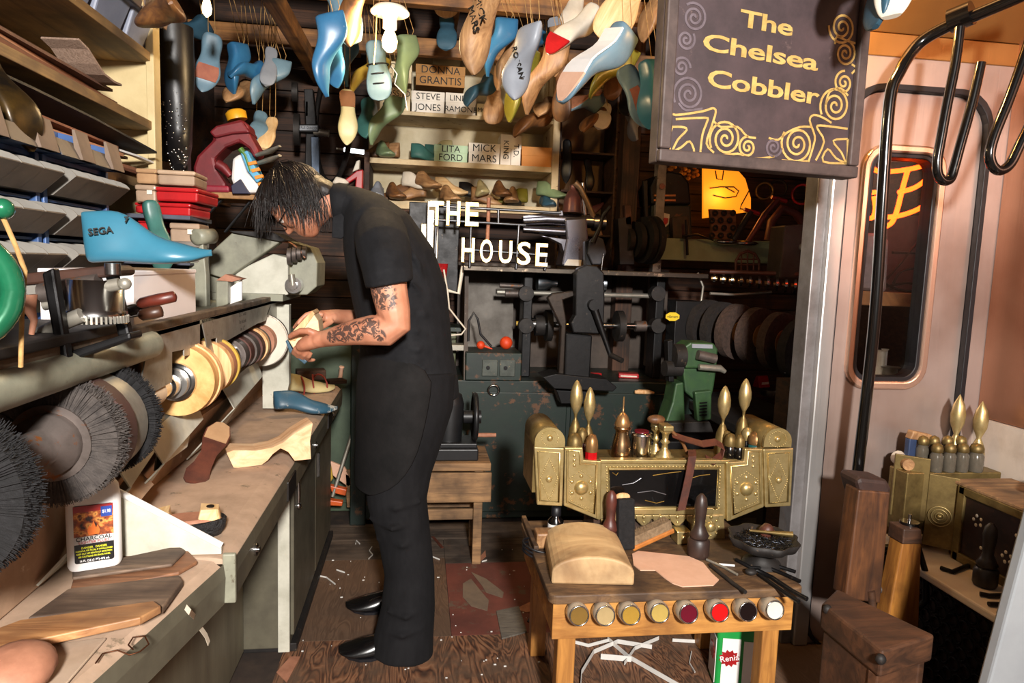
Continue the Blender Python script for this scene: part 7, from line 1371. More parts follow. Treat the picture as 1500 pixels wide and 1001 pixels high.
# ================================================================== BLACK GRAB RAILS
rl = thing('grab_rail', 'gloss black subway grab rail rising in front of the door and bending over', 'grab rail', at_z(1238, 960, 0)); YR = 2.05; 
R0 = [at_y(1330, 806, YR), at_y(1285, 804, YR), at_y(1258, 794, YR), at_y(1247, 768, YR), at_y(1254, 710, YR), at_y(1280, 480, YR), at_y(1292, 300, YR), at_y(1303, 150, YR), at_y(1318, 105, YR), at_y(1345, 65, YR), at_y(1385, 40, YR-.05), at_y(1430, 22, YR-.12), at_y(1500, -8, YR-.22), at_y(1580, -45, YR-.32)]
b0 = R0[0].copy(); rl.location = b0; Mr = Matrix.Translation(-b0)
MB(Mr).tube(smooth(R0), .0185, 16).o('rail_tube', M_blk, rl); jc = at_y(1408, 25, YR-.08); jd = (R0[11]-R0[10]).normalized(); MB(Mr).disc(jc, jd, .036, .06, 22).o('clamp_collar', M_blk, rl, .006)
def hook(label, pts, y):
    W = [at_y(*p, y) for p in smooth(pts)]; g = thing('hanging_loop', label, 'grab handle', W[0]); MB(Matrix.Translation(-W[0])).tube(W, .0145, 14).o('loop_tube', M_blk, g); return g
hook('gloss black hanging grab loop nearest the sign', [(1406, 40), (1400, 90), (1388, 150), (1378, 205), (1373, 235), (1374, 255), (1382, 265), (1392, 262), (1398, 245), (1406, 215), (1424, 150), (1437, 92)], YR-.12)
hook('gloss black hanging grab loop at the right edge', [(1530, -25), (1508, 60), (1480, 140), (1458, 195), (1450, 225), (1454, 243), (1465, 250), (1480, 240), (1495, 210), (1530, 140), (1560, 70)], YR-.22)
# ================================================================== BEHIND THE DOOR WINDOW
yn = 2.48; nz = thing('neon_sign', 'glowing orange neon script seen through the subway door window', 'neon sign', at_y(1300, 335, yn)); o_ = Vector(nz.location); Mn = Matrix.Translation(-o_); M_on = emit('orange neon', 'ff4208', 9, 'ff7020')
def wc(x, y): return (1220+x*.38, 200+y*.38)
for pts in ([(135, 70), (140, 100), (165, 130), (220, 135), (300, 125), (380, 105)], [(290, 130), (270, 200), (250, 280), (230, 330), (205, 348)], [(255, 215), (310, 200), (350, 175), (385, 140)], [(200, 312), (260, 305), (330, 280), (395, 235)], [(100, 190), (130, 215), (165, 215)], [(100, 298), (150, 315), (165, 280), (160, 230)]):
    MB(Mn).tube([at_y(*wc(*p), yn) for p in smooth(pts)], .009, 10).o('neon_tube', M_on, nz)
slab([(1240, 230), (1400, 236), (1398, 240), (1240, 234)], yn+.03, .01, 'support_bar', M_iron, nz, Mn); slab([(1262, 232), (1267, 232), (1262, 345), (1257, 345)], yn+.03, .01, 'support_rod', M_iron, nz, Mn)
ws = thing('window_shelf', 'rough wooden shelf behind the subway door window', 'shelf', at_y(1300, 440, 2.45)); o_ = Vector(ws.location); Mw = Matrix.Translation(-o_); slab([(1225, 425), (1390, 432), (1390, 452), (1225, 446)], 2.40, .12, 'shelf_board', wood('warm rough shelf', '6a4424', '9a6a3c', 5), ws, Mw); slab([(1395, 300), (1440, 300), (1420, 700), (1380, 700)], 2.52, .03, 'upright', W_dark, ws, Mw)
tf = thing('transformer_box', 'grey stained transformer box on the shelf behind the door window', 'transformer', at_y(1270, 425, 2.5)); o_ = Vector(tf.location); slab([(1240, 340), (1295, 342), (1304, 352), (1300, 428), (1238, 424)], 2.5, .12, 'transformer_body', paint('grey stained enamel', '8d8482', '6d6462', .6, scale=12), tf, Matrix.Translation(-o_), .012)
cbz = thing('cable_tangle', 'tangle of dark cables on the shelf behind the door window', 'cables', at_y(1330, 430, 2.5)); o_ = Vector(cbz.location); Mc = Matrix.Translation(-o_)
for pts in ([(1300, 420), (1330, 415), (1360, 422)], [(1298, 410), (1320, 385), (1345, 355), (1370, 330)], [(1305, 425), (1320, 398), (1350, 395), (1362, 410)], [(1308, 370), (1360, 372)], [(1296, 415), (1318, 425), (1360, 428)]): MB(Mc).tube([at_y(*p, 2.52) for p in smooth(pts)], .006, 6).o('cable', M_rub, cbz)
pg = thing('pegboard', 'pale pegboard panel behind the cables in the door window', 'panel', at_y(1345, 430, 2.75)); o_ = Vector(pg.location); slab([(1300, 320), (1400, 310), (1400, 432), (1300, 432)], 2.75, .02, 'panel', paint('pale mauve board', '5d4f52', '4a3f44', .7), pg, Matrix.Translation(-o_))
low = at_y(1300, 560, 2.5).z; wc_ = thing('lower_cabinet', 'dark cabinet of odds and ends low behind the door window', 'cabinet', (1.75, 2.55, 0)); MB().b2((-.30, -.12, 0), (.25, .03, low)).o('cabinet_body', W_dark2, wc_)
for lab, px_, py_, r, h, mt in (('cream spool behind the lower part of the door window', 1298, 510, .02, .07, M_bone), ('steel ended roll low behind the door window', 1305, 545, .035, .05, M_steel), ('tall white spool on the dark cabinet behind the door window', 1308, 490, .014, .05, M_white)):
    q = at_y(px_, 552, 2.5); g = thing('thread_spool', lab, 'spool', (q.x+.0, 2.5+(550-py_)*.001, low)); MB().lathe([(r, 0), (r*1.1, .004), (r*.8, .01), (r*.8, h+(550-py_)*.0012), (r*1.1, h+.006+(550-py_)*.0012)], 16).o('spool_body', mt, g)
# ================================================================== BENCH SEAT AND SECOND BRASS BOX
M_seat = paint('off white bench laminate', 'd6c8b8', 'c4b5a4', .45, scale=4, bmp=.01, wear='a8987f', wear_amt=.28)
bn = thing('bench_seat', 'off white bench seat along the coppery side wall with a dark grille below', 'bench', (1.83, 1.7, 0)); Mb2 = Matrix.Translation((-1.83, -1.7, 0))
MB(Mb2).b2((1.615, 1.335, .40), (2.033, 2.20, .425)).o('seat_board', M_seat, bn, .006); MB(Mb2).b2((1.70, 1.335, .02), (1.72, 2.18, .40)).o('kick_panel', paint('dark maroon panel', '2c1a1a', '1d1112', .5), bn)
for x in (1.62, 2.0): MB(Mb2).b2((x if x > 1.7 else 1.73, 2.15, 0), (x+.03 if x > 1.7 else 1.76, 2.18, .40)).o('support', M_iron, bn)
gr = MB(Mb2)
for k in range(17):
    for j in range(7):
        y = 1.37+k*.045+(j % 2)*.022; gr.torus((1.694, y, .06+j*.045), (1, 0, 0), .020, .004, 10, 4)
gr.o('grille', paint('black grille', '17161a', '0e0d10', .4, .5), bn)
pn = thing('end_panel', 'smooth grey end panel at the near end of the bench seat, bottom right corner', 'panel', (1.60, 1.30, 0)); 
pp = [at_y(1449, 1001, 1.3), at_y(1502, 800, 1.3)]; x0b = pp[0].x; x1b = pp[1].x; zt = pp[1].z; sl_ = (x1b-x0b)/(zt-pp[0].z); xz0 = x0b-sl_*pp[0].z
MB().prism([(xz0-1.60, 0), (2.03-1.60, 0), (2.03-1.60, .88), (xz0+sl_*.88-1.60, .88)], .03, Matrix(((1, 0, 0, 0), (0, 0, 1, 0), (0, 1, 0, 0), (0, 0, 0, 1)))).o('panel_body', paint('grey laminate', '8a8d90', '7b7e82', .3, scale=3, bmp=.01), pn, .006)
ZB = .426
sx = thing('shoe_shine_box', 'darker inlaid brass shoe shine box standing on the off white bench seat', 'shoe shine box', (1.87, 1.80, ZB)); Mx2 = Matrix.Translation((-1.87, -1.80, -ZB))
# box runs along y; its front faces -x
XF = 1.80
MB(Mx2).b2((XF+.01, 1.50, ZB), (2.02, 2.02, ZB+.25)).o('box_body', W_dark, sx, .004)
fr_ = MB(Mx2).b2((XF-.004, 1.52, ZB+.03), (XF+.012, 1.955, ZB+.225)).o('inlaid_panel', paint('dark tortoise panel', '2a1612', '140b09', .3, scale=18, wear='3a2014', wear_amt=.4), sx, .002)
for lo, hi in (((1.50, ZB+.0), (1.98, ZB+.03)), ((1.50, ZB+.225), (1.98, ZB+.252)), ((1.955, ZB), (1.985, ZB+.252))): MB(Mx2).b2((XF-.012, lo[0], lo[1]), (XF+.012, hi[0], hi[1])).o('brass_border', M_brassD, sx, .003)
for (cy0, cz0) in ((1.90, .16), (1.62, .16), (1.78, .09), (1.66, .07), (1.74, .17), (1.86, .08)):
    for a in range(0, 360, 72): MB(Mx2).sph((XF-.004, cy0+.016*math.cos(R_(a)), ZB+cz0+.016*math.sin(R_(a))), (.002, .006, .006), 8, 5).o('pearl_inlay', M_bone, fr_)
# wing at the far end
wg = MB(Mx2).prism([(1.74, 2.06), (1.80, 2.0), (1.80, 1.99), (1.735, 2.05)], .25, Matrix.Translation((0, 0, ZB+.02))).o('wing_panel', M_brassD, sx, .002); wg2 = MB(Mx2).prism([(1.66, 2.13), (1.74, 2.06), (1.735, 2.05), (1.655, 2.12)], .22, Matrix.Translation((0, 0, ZB+.10))).o('wing_panel', M_brassD, sx, .002)
n_ = Vector((-.65, -.76, 0)).normalized()
for (u, v) in ((1.695, .20), (1.768, .13)):
    c_ = Vector((u, 2.055-(u-1.735)*.9+.0, ZB+v))+n_*.008
    for r_ in (.012, .024, .034): MB(Mx2).torus(c_, n_, r_, .002, 22, 5).o('embossed_ring', M_brass, wg2)
    MB(Mx2).sph(c_, .008).o('boss', M_brass, wg2)
MB(Mx2).b2((1.66, 2.06, ZB+.05), (2.02, 2.15, ZB+.27)).o('bottle_tier', M_brassD, sx, .004); MB(Mx2).b2((1.79, 1.50, ZB+.252), (2.02, 2.02, ZB+.262)).o('lid_board', M_old, sx, .002); MB(Mx2).b2((1.70, 2.10, ZB), (1.75, 2.14, ZB+.05)).o('foot', M_brassD, sx, .003)
zq = ZB+.2705
GB = paint('smoky empty glass', '6a6256', '4a443a', .1, .2, 6, bmp=0)
def bb2(label, px_, py_top, y, r=.022, hg=.075):
    q = at_y(px_, py_top, y); g = thing('glass_bottle', label, 'bottle', (q.x, q.y, zq), group='brass capped bottles on the inlaid box'); MB().lathe([(r*.9, 0), (r, .004), (r, hg*.8), (r*.75, hg*.95), (r*.8, hg)], 16).o('bottle_glass', GB, g); MB().lathe([(r*.82, hg-.002), (r*.88, hg), (r*.88, hg+.012), (r*.7, hg+.024), (.002, hg+.03)], 16).o('brass_cap', M_brassD, g)
for i, (px_, y, lab) in enumerate(((1352, 2.12, 'leftmost brass capped bottle of the back row on the inlaid box'), (1368, 2.12, 'second brass capped bottle of the back row on the inlaid box'), (1388, 2.12, 'third brass capped bottle of the back row on the inlaid box'), (1407, 2.12, 'fourth brass capped bottle of the back row on the inlaid box'), (1374, 2.075, 'leftmost brass capped bottle of the front row on the inlaid box'), (1393, 2.075, 'second brass capped bottle of the front row on the inlaid box'), (1412, 2.075, 'third brass capped bottle of the front row on the inlaid box'), (1432, 2.075, 'widest brass capped bottle at the right of the front row on the inlaid box'))): bb2(lab, px_, 650, y, .021 if i < 7 else .025, .085 if i < 4 else .07)
def fin2(label, px_, y, pyt, r): q = at_y(px_, 640, y); t_ = at_y(px_, pyt, y); g = thing('brass_finial', label, 'brass vessel', (q.x, q.y, zq)); h = t_.z-zq; MB().lathe([(r*.9, 0), (r, .01), (r*.9, h*.3), (r*.5, h*.4), (r*.3, h*.45), (r*.9, h*.6), (r, h*.72), (r*.75, h*.86), (r*.2, h*.97), (.001, h)], 18).o('vessel_body', M_brass, g)
fin2('tall pointed brass finial at the back of the inlaid box', 1400, 2.135, 578, .024); fin2('tall pointed brass finial at the right of the inlaid box', 1434, 2.115, 588, .024)
q = at_y(1325, 668, 2.12); g = thing('round_brush', 'round tan brush lying at the left end of the inlaid box', 'brush', (q.x, q.y, zq), (0, 0, 20)); MB().cyl((-.02, -.03, .02), (0, 0, .02), .020).o('wooden_back', M_copperb if False else M_lastwood, g); MB().cyl((0, 0, .02), (.03, .04, .022), .020, .026).o('bristles', M_bone, g)
q = at_y(1345, 635, 2.14); g = thing('hand_brush', 'tan wooden hand brush with blue sides standing behind the bottles', 'brush', (q.x-.01, q.y, zq), (0, 0, 0)); MB().b2((-.03, -.012, 0), (.0, .012, .10)).o('handle', paint('blue side', '2a3a5a', '1f2c46', .5), g, .004); MB().prism([(-.03, .1), (.05, .09), (.055, .115), (-.02, .13)], .03, Matrix(((1, 0, 0, 0), (0, 0, 1, -.015), (0, 1, 0, 0), (0, 0, 0, 1)))).o('wooden_back', M_lastwood, g, .004)
def foot2(label, y, x): g = thing('foot_rest', label, 'foot rest', (x, y, ZB+.2625)); MB().lathe([(.032, 0), (.03, .01), (.016, .022), (.013, .05), (.016, .058)], 18).o('stand', M_brassD, g); MB().prism(rrect(-.03, .03, -.08, .06, .02), .008, T(z=.058, rz=-50)).o('rest_plate', M_lastwoodD, g, .002)
foot2('brass foot rest with a wooden plate on the inlaid box, nearer one', 1.62, 1.88); foot2('brass foot rest with a wooden plate on the inlaid box, farther one', 1.78, 1.93)
lt_ = MB().prism([(-.03, 0), (.03, .0), (.034, .05), (.015, .08), (-.02, .075), (-.036, .04)], .003, frame((0, 0, 0), xdir=(0, -1, 0), zdir=(-1, 0, .2))).o('leather_flap', M_tan); lt_.location = (XF-.016, 1.56, ZB+.19); tag(lt_, 'tan leather flap hanging over the inlaid box front edge', 'leather flap')
g = handle_pot('dark turned wooden pot with a knob handle on the off white bench', 1442, 858, .20, paint('black turned wood', '221c1b', '161211', .4, scale=12), z=ZB)
for lab, pts in (('black iron key shaped tool on the bench beside the dark pot', [(1378, 832), (1395, 838), (1415, 830), (1428, 826)]), ('black iron flat bar on the front edge of the bench', [(1435, 870), (1450, 873), (1475, 872)]), ('short black iron bar at the bench edge below the flat bar', [(1448, 885), (1475, 886)])):
    W = [at_z(a, b, ZB+.007) for a, b in pts]; g = thing('iron_tool', lab, 'iron tool', W[0]); MB(Matrix.Translation(-W[0])).tube(W, .007, 8).o('shank', M_iron, g)
# ================================================================== WOODEN BOOT JACK STAND
jk = thing('lasting_stand', 'old brown wooden lasting stand with two upright posts before the bench', 'stand', (1.50, 1.98, 0)); o_ = Vector(jk.location); Mj = Matrix.Translation(-o_)
M_jk = wood('dark oiled oak', '42281a', '6e4426', 5, (6, 6, .7), .55, '2c1b12'); M_jkb = wood('dark oiled oak beam', '3c2619', '5d3b26', 5, (.8, 6, 6), .6, '2a1b13'); M_jo = wood('orange oak', '7a4a1e', 'a8702f', 5, (6, 6, .7), .5, '5a3616', dirt_amt=.36)
def P3(x, y): return at_y(x, y, 1.9)
# block top and its legs
A_ = at_z(1205, 880, .30); 
ZJ = .42; PJ = [at_z(a, b, ZJ) for a, b in ((1203, 884), (1226, 862), (1370, 930), (1292, 954))]
MB(Mj).prism([(p.x, p.y) for p in PJ], .075, Matrix.Translation((0, 0, ZJ-.075))).o('top_beam', M_jkb, jk, .008)
cJ = sum(PJ, Vector())/4
for a, b in ((0, 3), (3, 2), (2, 1), (1, 0)):
    p, q = (cJ+(PJ[k]-cJ)*.9 for k in (a, b)); e = (q-p).normalized()*.0; n_ = (cJ-(p+q)/2).normalized()*.03
    MB(Mj).prism([(v.x, v.y) for v in (p, q, q+n_, p+n_)], ZJ-.076).o('side_board', M_jkb, jk, .004)
slab([(1258, 718), (1305, 722), (1290, 885), (1238, 878)], 1.90, .07, 'tall_post', M_jk, jk, Mj, .006); slab([(1255, 704), (1262, 700), (1302, 704), (1307, 716), (1304, 740), (1290, 752), (1262, 730)], 1.905, .10, 'leather_pad', paint('worn hide pad', '3a2620', '271915', .6, scale=20), jk, Mj, .014)
slab([(1322, 795), (1350, 793), (1346, 930), (1298, 918)], 1.86, .06, 'orange_post', M_jo, jk, Mj, .005); slab([(1324, 776), (1350, 776), (1352, 798), (1322, 798)], 1.855, .07, 'post_cap', M_jkb, jk, Mj, .004)
q = P3(1332, 767); MB(Mj).disc(q, (0, 0, 1), .028, .014, 22).o('knob_disc', M_blk, jk, .003); MB(Mj).cyl(q-Vector((0, 0, .02)), q+Vector((0, 0, .03)), .005).o('threaded_rod', M_chrome, jk)
MB(Mj).tube([P3(1345, 800), P3(1356, 840), P3(1356, 880), P3(1342, 894), P3(1330, 890)], [.008, .010, .011, .011, .009], 8).o('iron_loop', M_iron, jk); MB(Mj).tube([at_y(1262, 858, 1.93), at_y(1325, 872, 1.9)], .013, 10).o('spindle', M_hub, jk)
for px_, py_ in ((1212, 893), (1290, 966)): MB(Mj).sph(at_y(px_, py_, PJ[0].y-.02 if px_ < 1250 else PJ[3].y), (.014, .012, .014), 10, 6).o('bolt_head', M_irond, jk)
slab([(1272, 800), (1280, 798), (1278, 840), (1268, 842)], 1.915, .01, 'mortise', M_iron, jk, Mj, .0)
MB(Mj).tube([P3(1276, 866), P3(1279, 900)], .012, 8).o('peg', M_jkb, jk)
# ================================================================== THE MAN
YM = 2.42
pm = thing('person', 'man in black shirt, black leather apron and black trousers bending over a wooden sole', 'person', (at_z(590, 930, 0).x, YM, 0)); o_m = Vector(pm.location); Mm = Matrix.Translation(-o_m)
def J(px_, py_, y): return at_y(px_, py_, y)
def ringp(c, tan, rx, ry, n=20, yax=Vector((0, 1, 0)), sq=0.0):
    tan = tan.normalized(); b = (yax-tan*yax.dot(tan)).normalized(); a = b.cross(tan).normalized(); out = []
    for k in range(n):
        t_ = 2*math.pi*k/n; c_, s_ = math.cos(t_), math.sin(t_); out.append(c+a*rx*math.copysign(abs(c_)**(1-sq), c_)+b*ry*math.copysign(abs(s_)**(1-sq), s_))
    return out
def body_loft(mb, spec, n=20, sq=0.0):
    C_ = [s[0] for s in spec]; rings = []
    for i, s in enumerate(spec): rings.append(ringp(s[0], C_[min(i+1, len(C_)-1)]-C_[max(i-1, 0)], s[1], s[2], n, sq=sq))
    mb.loft(rings); return mb
def remesh(ob, vox, smooth_=5, f=.5):
    bm = bmesh.new(); bm.from_mesh(ob.data); bmesh.ops.recalc_face_normals(bm, faces=bm.faces); bm.to_mesh(ob.data); bm.free()
    r_ = ob.modifiers.new('r', 'REMESH'); r_.mode = 'VOXEL'; r_.voxel_size = vox; r_.use_smooth_shade = True
    s_ = ob.modifiers.new('s', 'SMOOTH'); s_.iterations = smooth_; s_.factor = f
# --- skin material with tattoo patches
mts, nt, bsk = nm('skin with tattoos'); tc = nt.nodes.new('ShaderNodeTexCoord'); 
n1 = N(nt, 'ShaderNodeTexNoise', Scale=14.0, Detail=4.0); nt.links.new(tc.outputs['Object'], n1.inputs[0]); rs = ramp(nt, [(.3, 'a8694e'), (.65, 'c88c6e')], n1.outputs[0])
n2 = N(nt, 'ShaderNodeTexNoise', Scale=38.0, Detail=4.0, Distortion=2.5); nt.links.new(tc.outputs['Object'], n2.inputs[0]); k2 = ramp(nt, [(.44, (0, 0, 0, 1)), (.49, (1, 1, 1, 1))], n2.outputs[0])
tot = None
for px_, py_, y, rad in ((558, 430, 2.05, .050), (566, 440, 2.045, .036), (500, 488, 2.09, .036), (520, 485, 2.065, .036), (540, 476, 2.045, .036), (556, 492, 2.04, .022), (487, 493, 2.12, .022)):
    p = J(px_, py_, y)-o_m; vm = N(nt, 'ShaderNodeVectorMath', operation='DISTANCE'); vm.inputs[1].default_value = p; nt.links.new(tc.outputs['Object'], vm.inputs[0])
    mr = N(nt, 'ShaderNodeMapRange'); mr.inputs[1].default_value = rad; mr.inputs[2].default_value = rad*.8; nt.links.new(vm.outputs['Value'], mr.inputs[0])
    if tot is None: tot = mr.outputs[0]
    else: a = N(nt, 'ShaderNodeMath', operation='MAXIMUM'); nt.links.new(tot, a.inputs[0]); nt.links.new(mr.outputs[0], a.inputs[1]); tot = a.outputs[0]
mu = N(nt, 'ShaderNodeMath', operation='MULTIPLY'); nt.links.new(tot, mu.inputs[0]); nt.links.new(k2.outputs[0], mu.inputs[1]); m8 = N(nt, 'ShaderNodeMath', operation='MULTIPLY'); m8.inputs[1].default_value = .85; nt.links.new(mu.outputs[0], m8.inputs[0])
mx_ = N(nt, 'ShaderNodeMix', data_type='RGBA'); nt.links.new(m8.outputs[0], mx_.inputs[0]); nt.links.new(rs.outputs[0], mx_.inputs[6]); mx_.inputs[7].default_value = lin('2a2a2c'); nt.links.new(mx_.outputs[2], bsk.inputs['Base Color']); bsk.inputs['Roughness'].default_value = .5; bsk.inputs['Subsurface Weight'].default_value = .08; bsk.inputs['Subsurface Radius'].default_value = (.02, .008, .004)
bump(nt, bsk, n2.outputs[0], .03)
# --- one continuous body: torso core, legs, neck, head, arms, hands
B = MB(Mm)
spine = [(J(602, 575, YM), .12, .15), (J(597, 500, YM), .115, .145), (J(588, 440, YM), .12, .155), (J(572, 385, YM), .12, .165), (J(548, 338, YM), .095, .15), (J(522, 308, YM), .06, .09), (J(505, 297, YM), .055, .058), (J(478, 296, YM), .053, .056), (J(458, 298, YM), .05, .055)]
body_loft(B, spine)
for ys in ((2.33, 2.27), (2.51, 2.57)): body_loft(B, [(J(602, 560, ys[0]), .09, .085), (J(588, 690, ys[0]), .07, .068), (J(592, 740, ys[0]), .062, .06), (J(600, 820, ys[1]), .05, .05), (J(600, 900, ys[1]), .04, .04), (J(598, 940, ys[1]), .04, .045)])
ear = J(447, 300, YM); Fh = Vector((-.53, 0, -.85)).normalized(); Uh = Vector((-.85, 0, .53)).normalized(); Sh = Vector((0, -1, 0)); HM = Matrix(((Fh.x, Sh.x, Uh.x, ear.x), (Fh.y, Sh.y, Uh.y, ear.y), (Fh.z, Sh.z, Uh.z, ear.z), (0, 0, 0, 1)))    # x face, y near side, z crown
def HS(c, r): B.sph(c, r, 18, 12, HM)
HS((-.005, 0, .055), (.098, .075, .088)); HS((.035, 0, .02), (.065, .064, .085)); HS((.045, 0, -.035), (.052, .05, .05)); HS((.056, 0, -.066), (.030, .030, .022)); HS((.05, 0, -.052), (.045, .04, .03)); HS((.0, 0, -.03), (.06, .055, .06))
B.loft([[(.088, -.008, .035), (.088, .008, .035), (.092, 0, .04)], [(.104, -.012, -.002), (.104, .012, -.002), (.116, 0, .004)], [(.092, -.014, -.016), (.092, .014, -.016), (.106, 0, -.014)]], M=HM); HS((.106, 0, -.004), (.012, .012, .010)); HS((.096, .010, -.006), (.009, .008, .007)); HS((.096, -.010, -.006), (.009, .008, .007))
HS((.088, 0, -.036), (.012, .024, .006)); HS((.086, 0, -.047), (.012, .020, .006)); HS((.082, 0, .050), (.014, .045, .010))
for s in (1, -1): HS((-.005, s*.072, -.002), (.018, .007, .030)); HS((.070, s*.038, .0), (.020, .02, .02)); 
eyes = []
for s in (1, -1): eyes.append(MB(Mm).sph((.082, s*.031, .028), .012, 12, 8, HM))
# near (left) arm
def limb(pts): body_loft(B, [(J(*p[:3]), p[3], p[3]*(p[4] if len(p) > 4 else 1)) for p in pts], 14)
limb([(560, 348, 2.25, .065), (566, 385, 2.16, .060), (570, 425, 2.10, .055), (577, 458, 2.08, .050), (580, 476, 2.08, .047), (567, 485, 2.08, .047), (545, 484, 2.09, .047), (520, 487, 2.11, .040), (495, 492, 2.14, .032), (478, 496, 2.17, .027, 1.1), (466, 498, 2.18, .026, 1.2)])
# near hand: palm, thumb over the sole, fingers curling beneath
limb([(474, 497, 2.175, .024, 1.1), (462, 499, 2.19, .026, 1.45), (450, 503, 2.205, .024, 1.6), (441, 507, 2.215, .019, 1.6)])
def finger(pts, r0, r1): n = len(pts); B.tube([J(*p) for p in pts], [r0+(r1-r0)*i/(n-1) for i in range(n)], 9); B.sph(J(*pts[-1]), r1, 9, 6, Mm @ Matrix() if False else None)
finger([(464, 490, 2.175), (452, 485, 2.17), (440, 485, 2.18), (430, 490, 2.195), (425, 493, 2.205)], .0125, .0088)
for k, (dx, dy, dz, l) in enumerate(((0, 0, 0, 1), (6, 6, .004, 1.05), (13, 10, .010, 1.0), (20, 12, .02, .85))):
    finger([(443+dx*.6, 504+dy, 2.20+dz), (433+dx, 511+dy*.9, 2.205+dz), (430+dx, 517+dy*.8, 2.23+dz), (434+dx, 520+dy*.7, 2.255+dz*.9*l), (440+dx, 519+dy*.7, 2.27+dz*.9*l)], .0098-.0004*k, .0075-.0004*k)
# far (right) arm and hand on top of the sole
limb([(545, 350, 2.58, .06), (556, 400, 2.66, .053), (566, 452, 2.68, .047), (560, 470, 2.67, .045), (540, 470, 2.62, .042), (520, 467, 2.56, .034), (506, 465, 2.51, .028, 1.1), (494, 464, 2.48, .026, 1.3), (482, 464, 2.45, .024, 1.6), (470, 463, 2.43, .019, 1.7)])
for k, dy in enumerate((0, .024, .047, .068)):
    finger([(474-k*1.5, 462+k*2, 2.395+dy), (460-k*2, 458+k*2, 2.39+dy), (449-k*2, 461+k*2, 2.385+dy), (441-k*2, 468+k*2, 2.38+dy), (437-k*2, 474+k*2, 2.375+dy)], .0098-.0005*k, .0075-.0003*k)
finger([(486, 470, 2.42), (474, 478, 2.39), (464, 482, 2.37), (457, 482, 2.36)], .012, .0085)
body = B.o('body', mts, pm); remesh(body, .0042, 4)
[e.o('eye', flat('eye white', 'd8d0c8', .2), pm) for e in eyes]
# --- clothing
M_shirt = paint('black cotton shirt', '17171a', '0e0e11', .85, scale=16, bmp=.25, spec=.3); M_trou = paint('black denim', '151416', '0c0b0d', .9, scale=14, bmp=.3, scl=(1, 1, .5), spec=.25); M_apr = paint('dark leather apron', '1a1818', '100f0f', .8, scale=10, bmp=.25, spec=.2)
S = MB(Mm)
body_loft(S, [(J(602, 583, YM), .172, .20), (J(601, 560, YM), .170, .198), (J(597, 520, YM), .160, .19), (J(593, 480, YM), .160, .19), (J(586, 432, YM), .165, .20), (J(572, 385, YM), .156, .212), (J(552, 340, YM), .128, .205), (J(531, 313, YM), .092, .155), (J(514, 302, YM), .070, .085), (J(500, 298, YM), .064, .068)], 28)
def sleeve(pts): body_loft(S, [(J(*p[:3]), p[3], p[3]) for p in pts], 16)
sleeve([(556, 338, 2.30, .085), (562, 365, 2.19, .086), (567, 392, 2.13, .078), (570, 412, 2.10, .074), (571, 417, 2.10, .073)]); sleeve([(545, 345, 2.55, .083), (556, 385, 2.64, .08), (562, 415, 2.67, .072)])
# folds: thin ridges across back, belly and armpit
for a, b, c in (((640, 420, 2.36), (600, 440, 2.24), (560, 455, 2.24)), ((655, 470, 2.36), (610, 485, 2.24), (560, 490, 2.25)), ((650, 450, 2.34), (620, 462, 2.25), (590, 466, 2.23)), ((600, 410, 2.20), (625, 440, 2.28), (640, 480, 2.30)), ((590, 345, 2.20), (612, 385, 2.24), (622, 430, 2.27)), ((660, 520, 2.36), (620, 540, 2.24), (570, 548, 2.24)), ((655, 500, 2.35), (612, 512, 2.235), (575, 512, 2.24))): S.tube([J(*a), J(*b), J(*c)], [.004, .012, .004], 8)
sh_ = S.o('shirt', M_shirt, pm); remesh(sh_, .0065, 4)
co = MB(Mm); cc = [J(506, 292, YM), J(492, 297, YM)]; body_loft(co, [(J(509, 301, YM), .072, .076), (J(498, 300, YM), .074, .074), (J(488, 301, YM), .070, .070), (J(488, 301, YM), .062, .062), (J(500, 300, YM), .060, .062)], 24); co.o('collar', M_shirt, pm)
co2 = slab([(487, 318), (500, 312), (516, 335), (500, 350), (486, 348)], 2.345, .012, 'collar_point', M_shirt, pm, Mm, .003)
Tt = MB(Mm)
def leg(spec): body_loft(Tt, [(J(a, b, y), rx, ry) for a, b, y, rx, ry in spec], 22)
leg([(604, 545, 2.35, .150, .13), (603, 590, 2.34, .145, .125), (592, 640, 2.33, .132, .115), (583, 690, 2.32, .116, .105), (582, 735, 2.31, .102, .095), (593, 790, 2.30, .090, .088), (600, 840, 2.285, .086, .086), (598, 890, 2.275, .093, .088), (592, 930, 2.265, .102, .092), (589, 958, 2.262, .108, .094)])
leg([(600, 545, 2.49, .150, .13), (592, 600, 2.50, .14, .12), (583, 660, 2.51, .122, .11), (580, 710, 2.52, .106, .10), (588, 770, 2.54, .094, .09), (598, 830, 2.56, .088, .086), (598, 870, 2.57, .094, .088), (596, 893, 2.575, .102, .09)])
for a, b, c in (((540, 760, 2.28), (575, 775, 2.20), (615, 765, 2.24)), ((550, 790, 2.27), (590, 800, 2.205), (622, 790, 2.25)), ((545, 740, 2.27), (580, 745, 2.21), (618, 735, 2.24)), ((560, 925, 2.21), (590, 932, 2.17), (622, 920, 2.2)), ((640, 600, 2.25), (600, 625, 2.21), (570, 640, 2.22)), ((565, 895, 2.21), (595, 905, 2.18), (620, 892, 2.21))): Tt.tube([J(*a), J(*b), J(*c)], [.004, .011, .004], 8)
tr_ = Tt.o('trousers', M_trou, pm); remesh(tr_, .0065, 4)
